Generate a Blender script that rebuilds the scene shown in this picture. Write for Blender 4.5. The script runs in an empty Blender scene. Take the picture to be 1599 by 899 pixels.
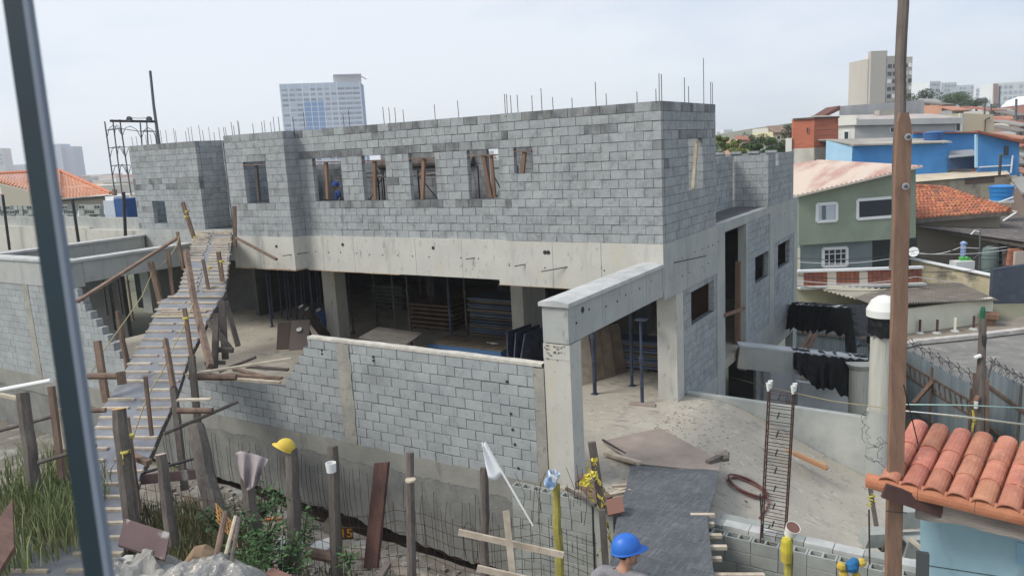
import bpy, bmesh, math, random
import numpy as np
from mathutils import Vector, Matrix
random.seed(7)
R = math.radians
sc = bpy.context.scene
COL = sc.collection

# ------------------------------------------------------------------ camera
# The camera stands at the world origin, in an upper-floor window; X runs along the
# front of the building, Y away from the street, Z up (the slab floor is at -5.95).
FPX, PITCH, ROLL, YAW = 1201.7, 0.17788, -0.05251, 0.56729
CX, CY = 799.5, 449.5
def _basis():
    cy, sy, cp, sp, cr, sr = math.cos(YAW), math.sin(YAW), math.cos(PITCH), math.sin(PITCH), math.cos(ROLL), math.sin(ROLL)
    fwd = np.array([-sy*cp, cy*cp, -sp]); right = np.array([cy, sy, 0.0]); up = np.cross(right, fwd)
    return cr*right + sr*up, -sr*right + cr*up, fwd
CR_, CU_, CF_ = _basis()
cam_d = bpy.data.cameras.new('camera'); cam = bpy.data.objects.new('camera', cam_d); COL.objects.link(cam)
cam_d.sensor_fit = 'HORIZONTAL'; cam_d.sensor_width = 36.0; cam_d.lens = FPX/1599*36
cam_d.clip_start = 0.05; cam_d.clip_end = 9000
cam_d.dof.use_dof = True; cam_d.dof.focus_distance = 16.0; cam_d.dof.aperture_fstop = 8.5
cam.matrix_world = Matrix(((CR_[0], CU_[0], -CF_[0], 0), (CR_[1], CU_[1], -CF_[1], 0), (CR_[2], CU_[2], -CF_[2], 0), (0, 0, 0, 1)))
sc.camera = cam

# ------------------------------------------------------------------ light, sky
SUN_EL, SUN_AZ = R(47), R(222)          # azimuth measured clockwise from +Y: the sun stands behind the camera's left
W = bpy.data.worlds.new('World'); sc.world = W; W.use_nodes = True
nt = W.node_tree; nt.nodes.clear(); N = nt.nodes; L = nt.links
sky = N.new('ShaderNodeTexSky'); sky.sky_type = 'NISHITA'; sky.sun_disc = False
sky.sun_elevation = SUN_EL; sky.sun_rotation = SUN_AZ; sky.dust_density = 3.0; sky.air_density = 1.0; sky.altitude = 700
hs = N.new('ShaderNodeHueSaturation'); hs.inputs['Saturation'].default_value = 0.75; hs.inputs['Value'].default_value = 1.0
L.new(sky.outputs[0], hs.inputs['Color'])
tc = N.new('ShaderNodeTexCoord'); mp = N.new('ShaderNodeMapping'); mp.inputs['Scale'].default_value = (1.0, 1.0, 3.2)
mp.inputs['Location'].default_value = (0.6, 0.2, 0.3)
L.new(tc.outputs['Generated'], mp.inputs['Vector'])
nz = N.new('ShaderNodeTexNoise'); nz.inputs['Scale'].default_value = 1.5; nz.inputs['Detail'].default_value = 7; nz.inputs['Roughness'].default_value = 0.5
L.new(mp.outputs[0], nz.inputs['Vector'])
cr = N.new('ShaderNodeValToRGB'); cr.color_ramp.elements[0].position = 0.36; cr.color_ramp.elements[1].position = 0.64
cr.color_ramp.elements[0].color = (4.2, 5.25, 7.0, 1); cr.color_ramp.elements[1].color = (7.5, 7.95, 8.6, 1)
dt = N.new('ShaderNodeVectorMath'); dt.operation = 'DOT_PRODUCT'; L.new(tc.outputs['Generated'], dt.inputs[0]); dt.inputs[1].default_value = (-.80, -.60, 0.0)   # brighter towards the sun's side
ma = N.new('ShaderNodeMath'); ma.operation = 'MULTIPLY_ADD'; L.new(dt.outputs['Value'], ma.inputs[0]); ma.inputs[1].default_value = .20
ma2 = N.new('ShaderNodeMath'); ma2.operation = 'ADD'; ma2.inputs[1].default_value = .10; L.new(nz.outputs['Fac'], ma2.inputs[0]); L.new(ma2.outputs[0], ma.inputs[2]); L.new(ma.outputs[0], cr.inputs['Fac'])
mx = N.new('ShaderNodeMix'); mx.data_type = 'RGBA'; mx.inputs[0].default_value = 0.86
L.new(hs.outputs[0], mx.inputs[6]); L.new(cr.outputs[0], mx.inputs[7])
bg = N.new('ShaderNodeBackground'); bg.inputs['Strength'].default_value = 0.1
L.new(mx.outputs[2], bg.inputs['Color'])
wo = N.new('ShaderNodeOutputWorld'); L.new(bg.outputs[0], wo.inputs['Surface'])
sd = bpy.data.lights.new('sun', 'SUN'); sd.energy = 2.2; sd.angle = R(22); sd.color = (1.0, 0.965, 0.90)
so = bpy.data.objects.new('sun', sd); COL.objects.link(so)
sdir = Vector((math.sin(SUN_AZ)*math.cos(SUN_EL), math.cos(SUN_AZ)*math.cos(SUN_EL), math.sin(SUN_EL)))
so.rotation_euler = sdir.to_track_quat('Z', 'Y').to_euler(); so.location = (0, 0, 40)
sc.view_settings.view_transform = 'Standard'; sc.view_settings.look = 'None'
sc.view_settings.exposure = 0.3; sc.view_settings.gamma = 1.0; sc.view_settings.use_curve_mapping = False
sc.cycles.max_bounces = 6; sc.cycles.diffuse_bounces = 4; sc.cycles.transparent_max_bounces = 8
sc.cycles.volume_bounces = 1; sc.cycles.use_denoising = True

# ------------------------------------------------------------------ measuring
def ray(x, y): return CR_*((x-CX)/FPX) - CU_*((y-CY)/FPX) + CF_
def P(x, y, d): return Vector(ray(x, y)*d)                         # the point seen there at depth d
def onX(x, y, X): r = ray(x, y); return Vector(r*(X/r[0]))
def onY(x, y, Y): r = ray(x, y); return Vector(r*(Y/r[1]))
def onZ(x, y, Z): r = ray(x, y); return Vector(r*(Z/r[2]))
HR = Vector((math.cos(YAW), math.sin(YAW), 0)); HF = Vector((-math.sin(YAW), math.cos(YAW), 0))
class Plane:                                                       # an upright wall plane through a point, turned by theta from square-on
    def __init__(s, A, theta):
        s.A = Vector(A); t = R(theta)
        s.t = HR*math.cos(t) + HF*math.sin(t); s.n = HF*math.cos(t) - HR*math.sin(t)   # n points away from the street
    def __call__(s, x, y):
        r = Vector(ray(x, y)); return r*(s.A.dot(s.n)/r.dot(s.n))
    def z(s, x, zz):                                               # on the plane, in the column of x, at height zz
        p = s(x, 449.5); return Vector((p.x, p.y, zz))

# ------------------------------------------------------------------ meshes
class MB:
    def __init__(s): s.v = []; s.f = []; s.mi = []; s.m = 0
    def add(s, vs, fs):
        b = len(s.v); s.v += [tuple(p) for p in vs]
        for f in fs: s.f.append(tuple(b+i for i in f)); s.mi.append(s.m)
        return s
    def box(s, x0, x1, y0, y1, z0, z1):
        x0, x1 = min(x0, x1), max(x0, x1); y0, y1 = min(y0, y1), max(y0, y1); z0, z1 = min(z0, z1), max(z0, z1)
        return s.add([(x0,y0,z0),(x1,y0,z0),(x1,y1,z0),(x0,y1,z0),(x0,y0,z1),(x1,y0,z1),(x1,y1,z1),(x0,y1,z1)],
              [(0,3,2,1),(4,5,6,7),(0,1,5,4),(1,2,6,5),(2,3,7,6),(3,0,4,7)])
    def obox(s, c, a, b, d):                                       # centre and three half-axes
        c, a, b, d = Vector(c), Vector(a), Vector(b), Vector(d)
        if a.cross(b).dot(d) < 0: a = -a
        return s.add([c-a-b-d, c+a-b-d, c+a+b-d, c-a+b-d, c-a-b+d, c+a-b+d, c+a+b+d, c-a+b+d],
              [(0,3,2,1),(4,5,6,7),(0,1,5,4),(1,2,6,5),(2,3,7,6),(3,0,4,7)])
    def bar(s, p, q, w, h, up=(0,0,1)):
        p, q = Vector(p), Vector(q); d = q-p
        if d.length < 1e-6: return s
        u = Vector(up); sd_ = d.cross(u)
        if sd_.length < 1e-5: sd_ = d.cross(Vector((0,1,0)))
        sd_.normalize(); u = sd_.cross(d).normalized()
        return s.obox((p+q)/2, d/2, sd_*w/2, u*h/2)
    def tube(s, p, q, r0, r1=None, n=8, caps=True):
        r1 = r0 if r1 is None else r1
        return s.path([p, q], [r0, r1], n, caps)
    def path(s, pts, r, n=6, caps=True):
        pts = [Vector(p) for p in pts]; k = len(pts)
        rs = list(r) if isinstance(r, (list, tuple)) else [r]*k
        vs = []; ref = None
        for i, p in enumerate(pts):
            d = (pts[min(i+1, k-1)] - pts[max(i-1, 0)]).normalized()
            if ref is None: ref = Vector((0,0,1)) if abs(d.z) < 0.9 else Vector((1,0,0))
            a = d.cross(ref).normalized(); b = d.cross(a).normalized(); ref = -b if False else ref
            for j in range(n):
                t = 2*math.pi*j/n; vs.append(p + (a*math.cos(t) + b*math.sin(t))*rs[i])
        fs = []
        for i in range(k-1):
            for j in range(n): j2 = (j+1) % n; fs.append((i*n+j, i*n+j2, (i+1)*n+j2, (i+1)*n+j))
        if caps: fs.append(tuple(range(n-1, -1, -1))); fs.append(tuple((k-1)*n+j for j in range(n)))
        return s.add(vs, fs)
    def lathe(s, c, prof, n=16, axis=None):
        c = Vector(c); az = Vector(axis or (0,0,1)).normalized(); ax = az.orthogonal().normalized(); ay = az.cross(ax)
        vs = []
        for r, z in prof:
            for j in range(n):
                t = 2*math.pi*j/n; vs.append(c + az*z + (ax*math.cos(t) + ay*math.sin(t))*r)
        fs = [(i*n+j, i*n+(j+1) % n, (i+1)*n+(j+1) % n, (i+1)*n+j) for i in range(len(prof)-1) for j in range(n)]
        if prof[0][0] > 1e-4: fs.append(tuple(range(n-1, -1, -1)))
        if prof[-1][0] > 1e-4: fs.append(tuple((len(prof)-1)*n+j for j in range(n)))
        return s.add(vs, fs)
    def prism(s, A, off):                                          # polygon A pushed along off
        A = [Vector(p) for p in A]; off = Vector(off); n = len(A)
        nn = sum(((A[i]-A[0]).cross(A[i+1]-A[0]) for i in range(1, n-1)), Vector())
        if nn.dot(off) > 0: A = A[::-1]
        return s.add(A + [p+off for p in A], [tuple(range(n)), tuple(range(2*n-1, n-1, -1))] + [(i, i+n, (i+1) % n + n, (i+1) % n) for i in range(n)])
    def grid(s, rows, thick=None):                                 # rows of points; thick closes it into a slab downwards
        nr, nc = len(rows), len(rows[0]); vs = [Vector(p) for r in rows for p in r]
        fs = [(i*nc+j, i*nc+j+1, (i+1)*nc+j+1, (i+1)*nc+j) for i in range(nr-1) for j in range(nc-1)]
        if thick is None: return s.add(vs, fs)
        off = Vector(thick); b = len(vs); vs2 = vs + [p+off for p in vs]
        fs2 = fs + [tuple(b+i for i in f[::-1]) for f in fs]
        edge = [j for j in range(nc)] + [i*nc+nc-1 for i in range(1, nr)] + [(nr-1)*nc+j for j in range(nc-2, -1, -1)] + [i*nc for i in range(nr-2, 0, -1)]
        for k in range(len(edge)):
            a, c = edge[k], edge[(k+1) % len(edge)]; fs2.append((a, a+b, c+b, c))
        return s.add(vs2, fs2)
    def quad(s, a, b, c, d): return s.add([a, b, c, d], [(0, 1, 2, 3)])
    def build(s, name, mat, parent=None, smooth=False, origin=None, fix=True):
        me = bpy.data.meshes.new(name)
        V = np.array(s.v, dtype=float) if s.v else np.zeros((0, 3))
        if parent is not None: o0 = wloc(parent)
        elif origin is not None: o0 = Vector(origin)
        else:
            lo, hi = V.min(0), V.max(0); o0 = Vector(((lo[0]+hi[0])/2, (lo[1]+hi[1])/2, lo[2]))
        me.from_pydata((V - np.array(o0)).tolist(), [], s.f)
        for m in (mat if isinstance(mat, (list, tuple)) else [mat]): me.materials.append(m)
        if any(s.mi): me.polygons.foreach_set('material_index', s.mi)
        if smooth: me.polygons.foreach_set('use_smooth', [True]*len(me.polygons))
        me.update()
        if fix:
            bm = bmesh.new(); bm.from_mesh(me); bmesh.ops.recalc_face_normals(bm, faces=bm.faces); bm.to_mesh(me); bm.free()
        o = bpy.data.objects.new(name, me); COL.objects.link(o)
        if parent is not None: o.parent = parent
        else: o.location = o0
        return o
def wloc(o):
    v = Vector(o.location)
    while o.parent is not None: o = o.parent; v += o.location
    return v
def thing(name, loc, label, cat, group=None):
    o = bpy.data.objects.new(name, None); COL.objects.link(o); o.empty_display_size = 0.2
    o.location = loc; o['label'] = label; o['category'] = cat
    if group: o['group'] = group
    return o
def tag(o, label, cat, group=None):
    o['label'] = label; o['category'] = cat
    if group: o['group'] = group
    return o
def part(name, parent, loc=None):
    o = bpy.data.objects.new(name, None); COL.objects.link(o); o.parent = parent
    o.location = (Vector(loc) - wloc(parent)) if loc is not None else (0, 0, 0)
    return o
def kind(o, k): o['kind'] = k; return o
def one(mb, name, mat, label, cat, group=None, smooth=False): return tag(mb.build(name, mat, smooth=smooth), label, cat, group)
def rnd(a, b): return random.uniform(a, b)

# ------------------------------------------------------------------ materials
def S(r, g, b, k=1.0, sat=0.86):
    m_ = .3*r+.59*g+.11*b; r, g, b = (m_+(c-m_)*sat for c in (r, g, b))
    f = lambda c: (c/12.92 if c <= 0.04045 else ((c+0.055)/1.055)**2.4)
    return (f(r/255)*k, f(g/255)*k, f(b/255)*k, 1)
def M(name, c1, c2=None, scale=6.0, rough=0.85, bump=0.0, bscale=None, rand=0.0, island=0.0, stain=None, stretch=(1,1,1), metal=0.0, hue=0.0, spec=0.3, alpha=None, fine=None, smooth=(0.35, 0.65), obj=False, trans=0.0):
    m = bpy.data.materials.new(name); m.use_nodes = True; t = m.node_tree; n = t.nodes; l = t.links; n.clear()
    out = n.new('ShaderNodeOutputMaterial'); b = n.new('ShaderNodeBsdfPrincipled'); l.new(b.outputs[0], out.inputs[0])
    b.inputs['Roughness'].default_value = rough; b.inputs['Metallic'].default_value = metal; b.inputs['Specular IOR Level'].default_value = spec
    if trans: b.inputs['Transmission Weight'].default_value = trans
    if alpha is not None: b.inputs['Alpha'].default_value = alpha
    if obj: g = n.new('ShaderNodeTexCoord'); pos = g.outputs['Object']
    else: g = n.new('ShaderNodeNewGeometry'); pos = g.outputs['Position']
    mp = n.new('ShaderNodeMapping'); mp.inputs['Scale'].default_value = stretch; l.new(pos, mp.inputs['Vector']); vec = mp.outputs[0]
    def noise(sc_, det=6, ro=0.6, v=vec):
        q = n.new('ShaderNodeTexNoise'); q.inputs['Scale'].default_value = sc_; q.inputs['Detail'].default_value = det; q.inputs['Roughness'].default_value = ro
        l.new(v, q.inputs['Vector']); return q.outputs['Fac']
    def mixc(f, A, B, typ='MIX'):
        q = n.new('ShaderNodeMix'); q.data_type = 'RGBA'; q.blend_type = typ
        for sck, val in ((q.inputs[0], f), (q.inputs[6], A), (q.inputs[7], B)):
            if hasattr(val, 'links') or hasattr(val, 'is_linked'): l.new(val, sck)
            else: sck.default_value = val
        return q.outputs[2]
    def ramp(f, a, b_):
        q = n.new('ShaderNodeMapRange'); q.inputs['From Min'].default_value = a; q.inputs['From Max'].default_value = b_; l.new(f, q.inputs['Value']); return q.outputs[0]
    col = c1
    if c2 is not None: col = mixc(ramp(noise(scale), *smooth), c1, c2)
    if fine: col = mixc(ramp(noise(fine[0], 3, 0.7), 0.3, 0.7), col, mixc(1.0, col, (fine[1],)*3+(1,), 'MULTIPLY') if not isinstance(col, tuple) else tuple(x*fine[1] for x in col[:3])+(1,))
    if stain:
        for (sc_, lo, hi, colr, st) in (stain if isinstance(stain, list) else [stain]):
            mp2 = n.new('ShaderNodeMapping'); mp2.inputs['Scale'].default_value = st; mp2.inputs['Location'].default_value = (rnd(0, 9), rnd(0, 9), rnd(0, 9)); l.new(pos, mp2.inputs['Vector'])
            col = mixc(ramp(noise(sc_, 5, 0.62, mp2.outputs[0]), lo, hi), col, colr)
    if rand or island:
        oi = n.new('ShaderNodeObjectInfo'); ge = n.new('ShaderNodeNewGeometry')
        ad = n.new('ShaderNodeMath'); ad.operation = 'ADD'; l.new(oi.outputs['Random'], ad.inputs[0])
        if island: l.new(ge.outputs['Random Per Island'], ad.inputs[1])
        else: ad.inputs[1].default_value = 0
        fr = n.new('ShaderNodeMath'); fr.operation = 'FRACT'; l.new(ad.outputs[0], fr.inputs[0])
        h = n.new('ShaderNodeHueSaturation'); k = max(rand, island)
        mr = n.new('ShaderNodeMapRange'); l.new(fr.outputs[0], mr.inputs['Value']); mr.inputs['To Min'].default_value = 1-k; mr.inputs['To Max'].default_value = 1+k
        l.new(mr.outputs[0], h.inputs['Value'])
        if hue:
            mu = n.new('ShaderNodeMath'); mu.operation = 'MULTIPLY'; l.new(fr.outputs[0], mu.inputs[0]); mu.inputs[1].default_value = 7.31
            f2 = n.new('ShaderNodeMath'); f2.operation = 'FRACT'; l.new(mu.outputs[0], f2.inputs[0])
            m3 = n.new('ShaderNodeMapRange'); l.new(f2.outputs[0], m3.inputs['Value']); m3.inputs['To Min'].default_value = 0.5-hue; m3.inputs['To Max'].default_value = 0.5+hue; l.new(m3.outputs[0], h.inputs['Hue'])
        if isinstance(col, tuple): h.inputs['Color'].default_value = col
        else: l.new(col, h.inputs['Color'])
        col = h.outputs[0]
    if isinstance(col, tuple): b.inputs['Base Color'].default_value = col
    else: l.new(col, b.inputs['Base Color'])
    if bump:
        bp = n.new('ShaderNodeBump'); bp.inputs['Strength'].default_value = min(1, bump); bp.inputs['Distance'].default_value = 0.02
        l.new(noise(bscale or scale*6, 5, 0.7), bp.inputs['Height']); l.new(bp.outputs[0], b.inputs['Normal'])
    return m
BLOCK = M('block_concrete', S(170,174,175), S(154,159,161), 3.0, 0.95, 0.5, 60, rand=0.07, island=0.07, hue=0.012, fine=(90, 0.86),
    stain=[(1.1, 0.54, 0.85, S(122,124,124), (1,1,0.7)), (2.3, 0.66, 0.82, S(160,158,138), (1,1,1)), (5.5, .52, .74, S(128,132,134), (1,1,.8)), (13, .56, .76, S(186,188,186), (1,1,1)), (1.6, .62, .8, S(104,106,108), (1.6,1.6,.25))])
BLOCKF = M('block_concrete_soft', S(170,175,175), S(157,162,163), 2.0, 0.95, 0.5, 60, rand=0.07, island=0.07, hue=0.01, fine=(90, 0.88),
    stain=[(0.9, 0.62, 0.9, S(122,126,122), (1,1,0.8)), (3.1, 0.68, 0.82, S(140,134,104), (1,1,0.5)), (6.5, .54, .76, S(134,140,142), (1,1,.8)), (15, .58, .76, S(184,188,188), (1,1,1)), (1.8, .64, .8, S(116,118,112), (1.8,1.8,.22))])
BLOCKD = M('block_concrete_weathered_shade', S(158,160,161), S(140,143,144), 2.2, 0.95, 0.5, 60, rand=0.10, fine=(90, 0.8),
    stain=[(2.6, 0.45, 0.62, S(104,106,108), (1,1,0.5)), (4, 0.6, 0.75, S(140,140,128), (1,1,1))])  # weathered courses; also walls behind the openings, with shade in the colour
MORTAR = M('mortar', S(104,108,110), S(86,90,92), 9, 0.95, 0.4, 60)
MORTARL = M('mortar_pale', S(150,150,142), S(120,122,120), 6, 0.95, 0.5, 40)
CONC = M('formed_concrete', S(200,197,186), S(188,186,178), 0.9, 0.85, 0.12, 40, fine=(50, 0.94),
    stain=[(1.6, 0.54, 0.8, S(196,186,156), (1,1,0.35)), (3.0, 0.56, 0.78, S(158,158,152), (1,1,0.2)), (8, .60, .74, S(146,144,136), (1,1,.5)), (2.2, .66, .76, S(176,152,122), (2,2,.15)), (22, .66, .72, S(120,118,112), (1,1,1))])
CONCG = M('formed_concrete_grey', S(178,180,174), S(163,166,163), 1.2, 0.85, 0.15, 40, fine=(50, 0.93),
    stain=[(1.8, 0.58, 0.8, S(188,176,150), (1,1,0.3)), (3.0, 0.56, 0.78, S(142,145,145), (1,1,0.2)), (8, .60, .74, S(136,138,136), (1,1,.5)), (22, .66, .72, S(116,116,112), (1,1,1))])
CONCTOP = M('cement_top', S(196,196,192), S(170,172,170), 3, 0.9, 0.3, 50)
FLOORM = M('dusty_concrete_floor', S(186,177,160), S(168,160,146), 0.8, 0.95, 0.35, 25, fine=(30, 0.9),
    stain=[(1.4, 0.56, 0.72, S(142,138,130), (1,1,1)), (5, 0.58, 0.7, S(190,184,172), (1,1,1)), (9, 0.62, 0.69, S(120,114,104), (1,1,1)), (2.5, .62, .7, S(126,122,116), (.4,2,1)), (34, .68, .72, S(104,98,90), (1,1,1))])
ROUGHC = M('rough_cast_concrete', S(142,142,136), S(118,120,117), 1.4, 0.95, 0.7, 14, fine=(22, 0.85), stain=[(2.0, 0.55, 0.75, S(104,106,106), (1,1,0.4))])
BANDC = M('grey_band_concrete', S(156,154,144), S(138,138,132), 1.6, 0.92, 0.4, 22, fine=(30, 0.9), stain=[(3, 0.6, 0.75, S(112,112,108), (1,1,0.25))])
DARKIN = M('inside_concrete_shade', S(104,104,102), S(84,85,86), 1.0, 0.95, 0.2, 20)  # concrete darkened in its colour to carry the shade of the interior
WOODG = M('weathered_timber', S(120,110,102), S(92,84,79), 5, 0.9, 0.5, 30, rand=0.18, hue=0.01, stretch=(1,1,0.22), fine=(40, 0.75))
WOODR = M('reddish_timber', S(142,116,98), S(110,90,78), 5, 0.85, 0.4, 30, rand=0.15, stretch=(1,1,0.25), fine=(40, 0.8))
WOODL = M('new_pine', S(198,184,164), S(172,156,134), 6, 0.8, 0.2, 40, rand=0.12, hue=0.01)
WOODP = M('pole_timber', S(150,116,94), S(122,94,78), 3, 0.8, 0.4, 24, stretch=(3,3,0.25), fine=(60, 0.82))
WOODK = M('old_pole_timber', S(122,110,102), S(92,84,80), 3, 0.85, 0.4, 24, stretch=(3,3,0.3), fine=(60, 0.8))
PLY = M('dark_film_plywood', S(110,114,118), S(92,96,102), 1.5, 0.6, 0.2, 30, fine=(14, 0.88), stain=[(3, 0.58, 0.8, S(140,142,142), (1,1,1))])
PLYB = M('dusty_brown_plywood', S(166,150,138), S(148,134,124), 1.5, 0.8, 0.2, 30, fine=(30, 0.9), stain=[(2, 0.55, 0.8, S(166,156,144), (1,1,1))])
STEEL = M('rusty_bar', S(92,66,56), S(70,52,46), 14, 0.85, 0.2)
STEELD = M('dark_bar', S(70,68,70), S(54,54,58), 14, 0.8, 0.1)
SCAF = M('scaffold_grey', S(96,104,110), S(76,84,92), 8, 0.6, 0.1, metal=0.2)
PROPB = M('blue_grey_steel', S(74,86,110), S(56,62,78), 5, 0.6, 0.1, metal=0.2, rand=0.15)
PROPR = M('brown_prop_steel', S(96,84,80), S(70,64,64), 5, 0.7, 0.1, rand=0.15)
HOLE = M('hole_shade_dark', S(58,58,58))  # dark colour stands for the shade inside holes
WHITEP = M('white_plastic', S(226,226,222), rough=0.5)
YELL = M('yellow_plastic', S(218,184,56), S(206,172,50), 9, rough=0.55, spec=0.4)
TAPE = M('yellow_black_tape', S(196,180,74), S(70,64,48), 14, 0.5, smooth=(0.55, 0.6))
ROPE = M('rope', S(176,164,120), S(140,130,100), 30, 0.9)
# ------------------------------------------------------------------ blocks and block walls
def _block_mesh(axis, seed, hollow=False):
    r = random.Random(seed); bm = bmesh.new(); bmesh.ops.create_cube(bm, size=1.0)
    sx, sy = (0.39, 0.14) if axis == 'x' else (0.14, 0.39)
    bmesh.ops.scale(bm, verts=bm.verts, vec=(sx, sy, 0.19))
    for v in bm.verts: v.co += Vector((r.uniform(-.002, .002), r.uniform(-.002, .002), r.uniform(-.002, .002)))
    bmesh.ops.bevel(bm, geom=bm.edges[:], offset=0.005, segments=1, affect='EDGES', profile=0.5)
    if seed % 3 == 0:
        for v in list(bm.verts):
            if v.co.z > 0.08 and r.random() < 0.3: v.co.z -= r.uniform(.002, .009)
    me = bpy.data.meshes.new('block'); bm.to_mesh(me); bm.free(); return me
BMESH = {a: [_block_mesh(a, k) for k in range(4)] for a in 'xy'}
def _variant(axis, k, mat, cache={}):
    key = (axis, k, mat.name)
    if key not in cache:
        me = BMESH[axis][k].copy(); me.materials.clear(); me.materials.append(mat); cache[key] = me
    return cache[key]
def block_wall(wall, axis, base, a0, a1, z0, n, sgn=-1, openings=(), singly=True, mat=None, topmat=None, th=0.14, phase=0.0, prof=None, dark=(), rowdark=0.5, name='block', corem=None, jit=0.003, seed=1):
    """wall: the object the pieces go under. prof(i) -> (a0, a1) of course i. singly: True, False or f(a, z)."""
    r = random.Random(seed); mat = mat or BLOCK; core = MB(); joined = MB(); joined_d = MB()
    o0 = wloc(wall)
    for i in range(n):
        zb = z0 + 0.2*i; lo, hi = prof(i) if prof else (a0, a1)
        segs = [(lo, hi)]
        for (p, q, zl, zh) in openings:
            if zb+0.1 > zl and zb+0.1 < zh:
                segs = [s2 for s in segs for s2 in ((s[0], min(s[1], p)), (max(s[0], q), s[1])) if s2[1]-s2[0] > 0.03]
        for (s0, s1) in segs:
            y0, y1 = (base+0.009, base+th-0.009) if sgn < 0 else (base-th+0.009, base-0.009)
            e = 0.012
            if axis == 'x': core.box(s0+e, s1-e, y0, y1, zb-0.001, zb+0.2)
            else: core.box(y0, y1, s0+e, s1-e, zb-0.001, zb+0.2)
            off = (i % 2)*0.2 + phase; k = math.floor((s0-off)/0.4); cuts = [s0]; j = off + (k+1)*0.4
            while j < s1-0.02:
                if j - cuts[-1] > 0.07: cuts.append(j)
                j += 0.4
            if s1 - cuts[-1] < 0.07 and len(cuts) > 1: cuts[-1] = s1
            else: cuts.append(s1)
            for c0, c1 in zip(cuts[:-1], cuts[1:]):
                ln = c1-c0-0.009+r.uniform(-.006, .003); cm = (c0+c1)/2; dj = r.uniform(-jit, jit)
                yc = (base + th/2 if sgn < 0 else base - th/2) + dj
                jz = r.gauss(0, .0022)*(jit > 0); pos = Vector((cm, yc, zb+0.1+jz)) if axis == 'x' else Vector((yc, cm, zb+0.1+jz))
                dk = topmat if (topmat and ((i == n-1 and r.random() < 0.75) or (i in dark and r.random() < rowdark) or r.random() < 0.015)) else None
                ind = singly(cm, zb) if callable(singly) else singly
                if ind:
                    me = _variant(axis, r.randrange(4), dk or mat)
                    o = bpy.data.objects.new(name, me); COL.objects.link(o); o.parent = wall; o.location = pos - o0
                    s = ln/0.39; o.scale = (s, th/.14, 1) if axis == 'x' else (th/.14, s, 1)
                    o.rotation_euler = (r.uniform(-.006, .006), r.gauss(0, .006)*(axis == 'x'), r.uniform(-.008, .008))
                else:
                    jb = joined_d if dk else joined
                    if axis == 'x': jb.box(c0+.0045, c1-.0045, yc-th/2, yc+th/2, zb+.005, zb+.195)
                    else: jb.box(yc-th/2, yc+th/2, c0+.0045, c1-.0045, zb+.005, zb+.195)
    core.build('mortar', corem or MORTAR, wall)
    if joined.v or joined_d.v:
        nv = len(joined.v); ms = [mat]
        if joined_d.v:
            joined.m = 1; joined.add(joined_d.v, joined_d.f); ms = [mat, topmat]
        kind(joined.build('blockwork', ms, wall), 'stuff')
def wall_part(parent, loc): return part('block_wall', parent, loc)

# ------------------------------------------------------------------ the unfinished building
ZF, ZS, XR = -5.95, -2.17, -6.03
BL = thing('unfinished_building', (-14, 20, ZF), 'large unfinished grey concrete block building with open ground storey and no roof', 'building')
# upper storey, front: right-hand wall with the small opening
w = wall_part(BL, (-8, 15.59, ZS))
OPR = [(-9.69, -9.18, -0.57, 0.03)]
block_wall(w, 'x', 15.59, -10.02, XR, ZS, 15, -1, OPR, True, topmat=BLOCKD, dark=(12,), rowdark=.3, phase=.17, seed=2)
# middle wall with four openings
w = wall_part(BL, (-13.5, 15.70, ZS))
OPM = [(-16.47, -15.38, -1.17, 0.03), (-14.60, -13.77, -1.17, 0.03), (-12.96, -12.12, -1.17, 0.03), (-11.11, -10.2, -1.17, 0.03)]
block_wall(w, 'x', 15.70, -17.0, -10.03, ZS, 15, -1, OPM, lambda a, z: a > -15.5, topmat=BLOCKD, dark=(4, 11), rowdark=.55, phase=.05, seed=3)
# bay on the left
w = wall_part(BL, (-18.3, 15.2, ZS))
OPB = [(-18.80, -17.83, -1.17, 0.03)]
block_wall(w, 'x', 15.20, -19.55, -17.0, ZS, 15, -1, OPB, False, topmat=BLOCKD, dark=(4, 11), seed=4)
w = wall_part(BL, (-17.0, 15.45, ZS)); block_wall(w, 'y', -17.0, 15.34, 15.69, ZS, 15, 1, (), False, topmat=BLOCKD, seed=5)
w = wall_part(BL, (-19.5, 16.5, ZS)); block_wall(w, 'y', -19.55, 15.34, 17.89, ZS, 15, -1, (), False, seed=6)
# recessed wall and the block that stands on the left
w = wall_part(BL, (-21, 17.9, ZS)); block_wall(w, 'x', 17.9, -23.1, -19.4, ZS, 15, -1, [(-22.6, -21.9, -2.2, -1.75)], False, topmat=BLOCKD, seed=7)
w = wall_part(BL, (-23.1, 17.4, ZS)); block_wall(w, 'y', -23.1, 16.95, 17.9, ZS, 15, 1, (), False, topmat=BLOCKD, mat=BLOCK, seed=8)
w = wall_part(BL, (-25, 16.8, ZS)); block_wall(w, 'x', 16.8, -26.95, -23.1, ZS, 15, -1, [(-25.95, -25.2, -1.97, -1.17)], False, topmat=BLOCKD, dark=(7, 8), rowdark=.6, seed=9)
w = wall_part(BL, (-26.9, 18, ZS)); block_wall(w, 'y', -26.95, 16.95, 20, ZS, 15, -1, (), False, seed=10)
# right-hand side of the upper storey
w = wall_part(BL, (XR, 17.5, ZS))
block_wall(w, 'y', XR, 15.74, 19.25, ZS, 15, 1, [(17.25, 18.25, -1.17, 0.03)], False, topmat=BLOCKD, dark=(11,), seed=11)
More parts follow.
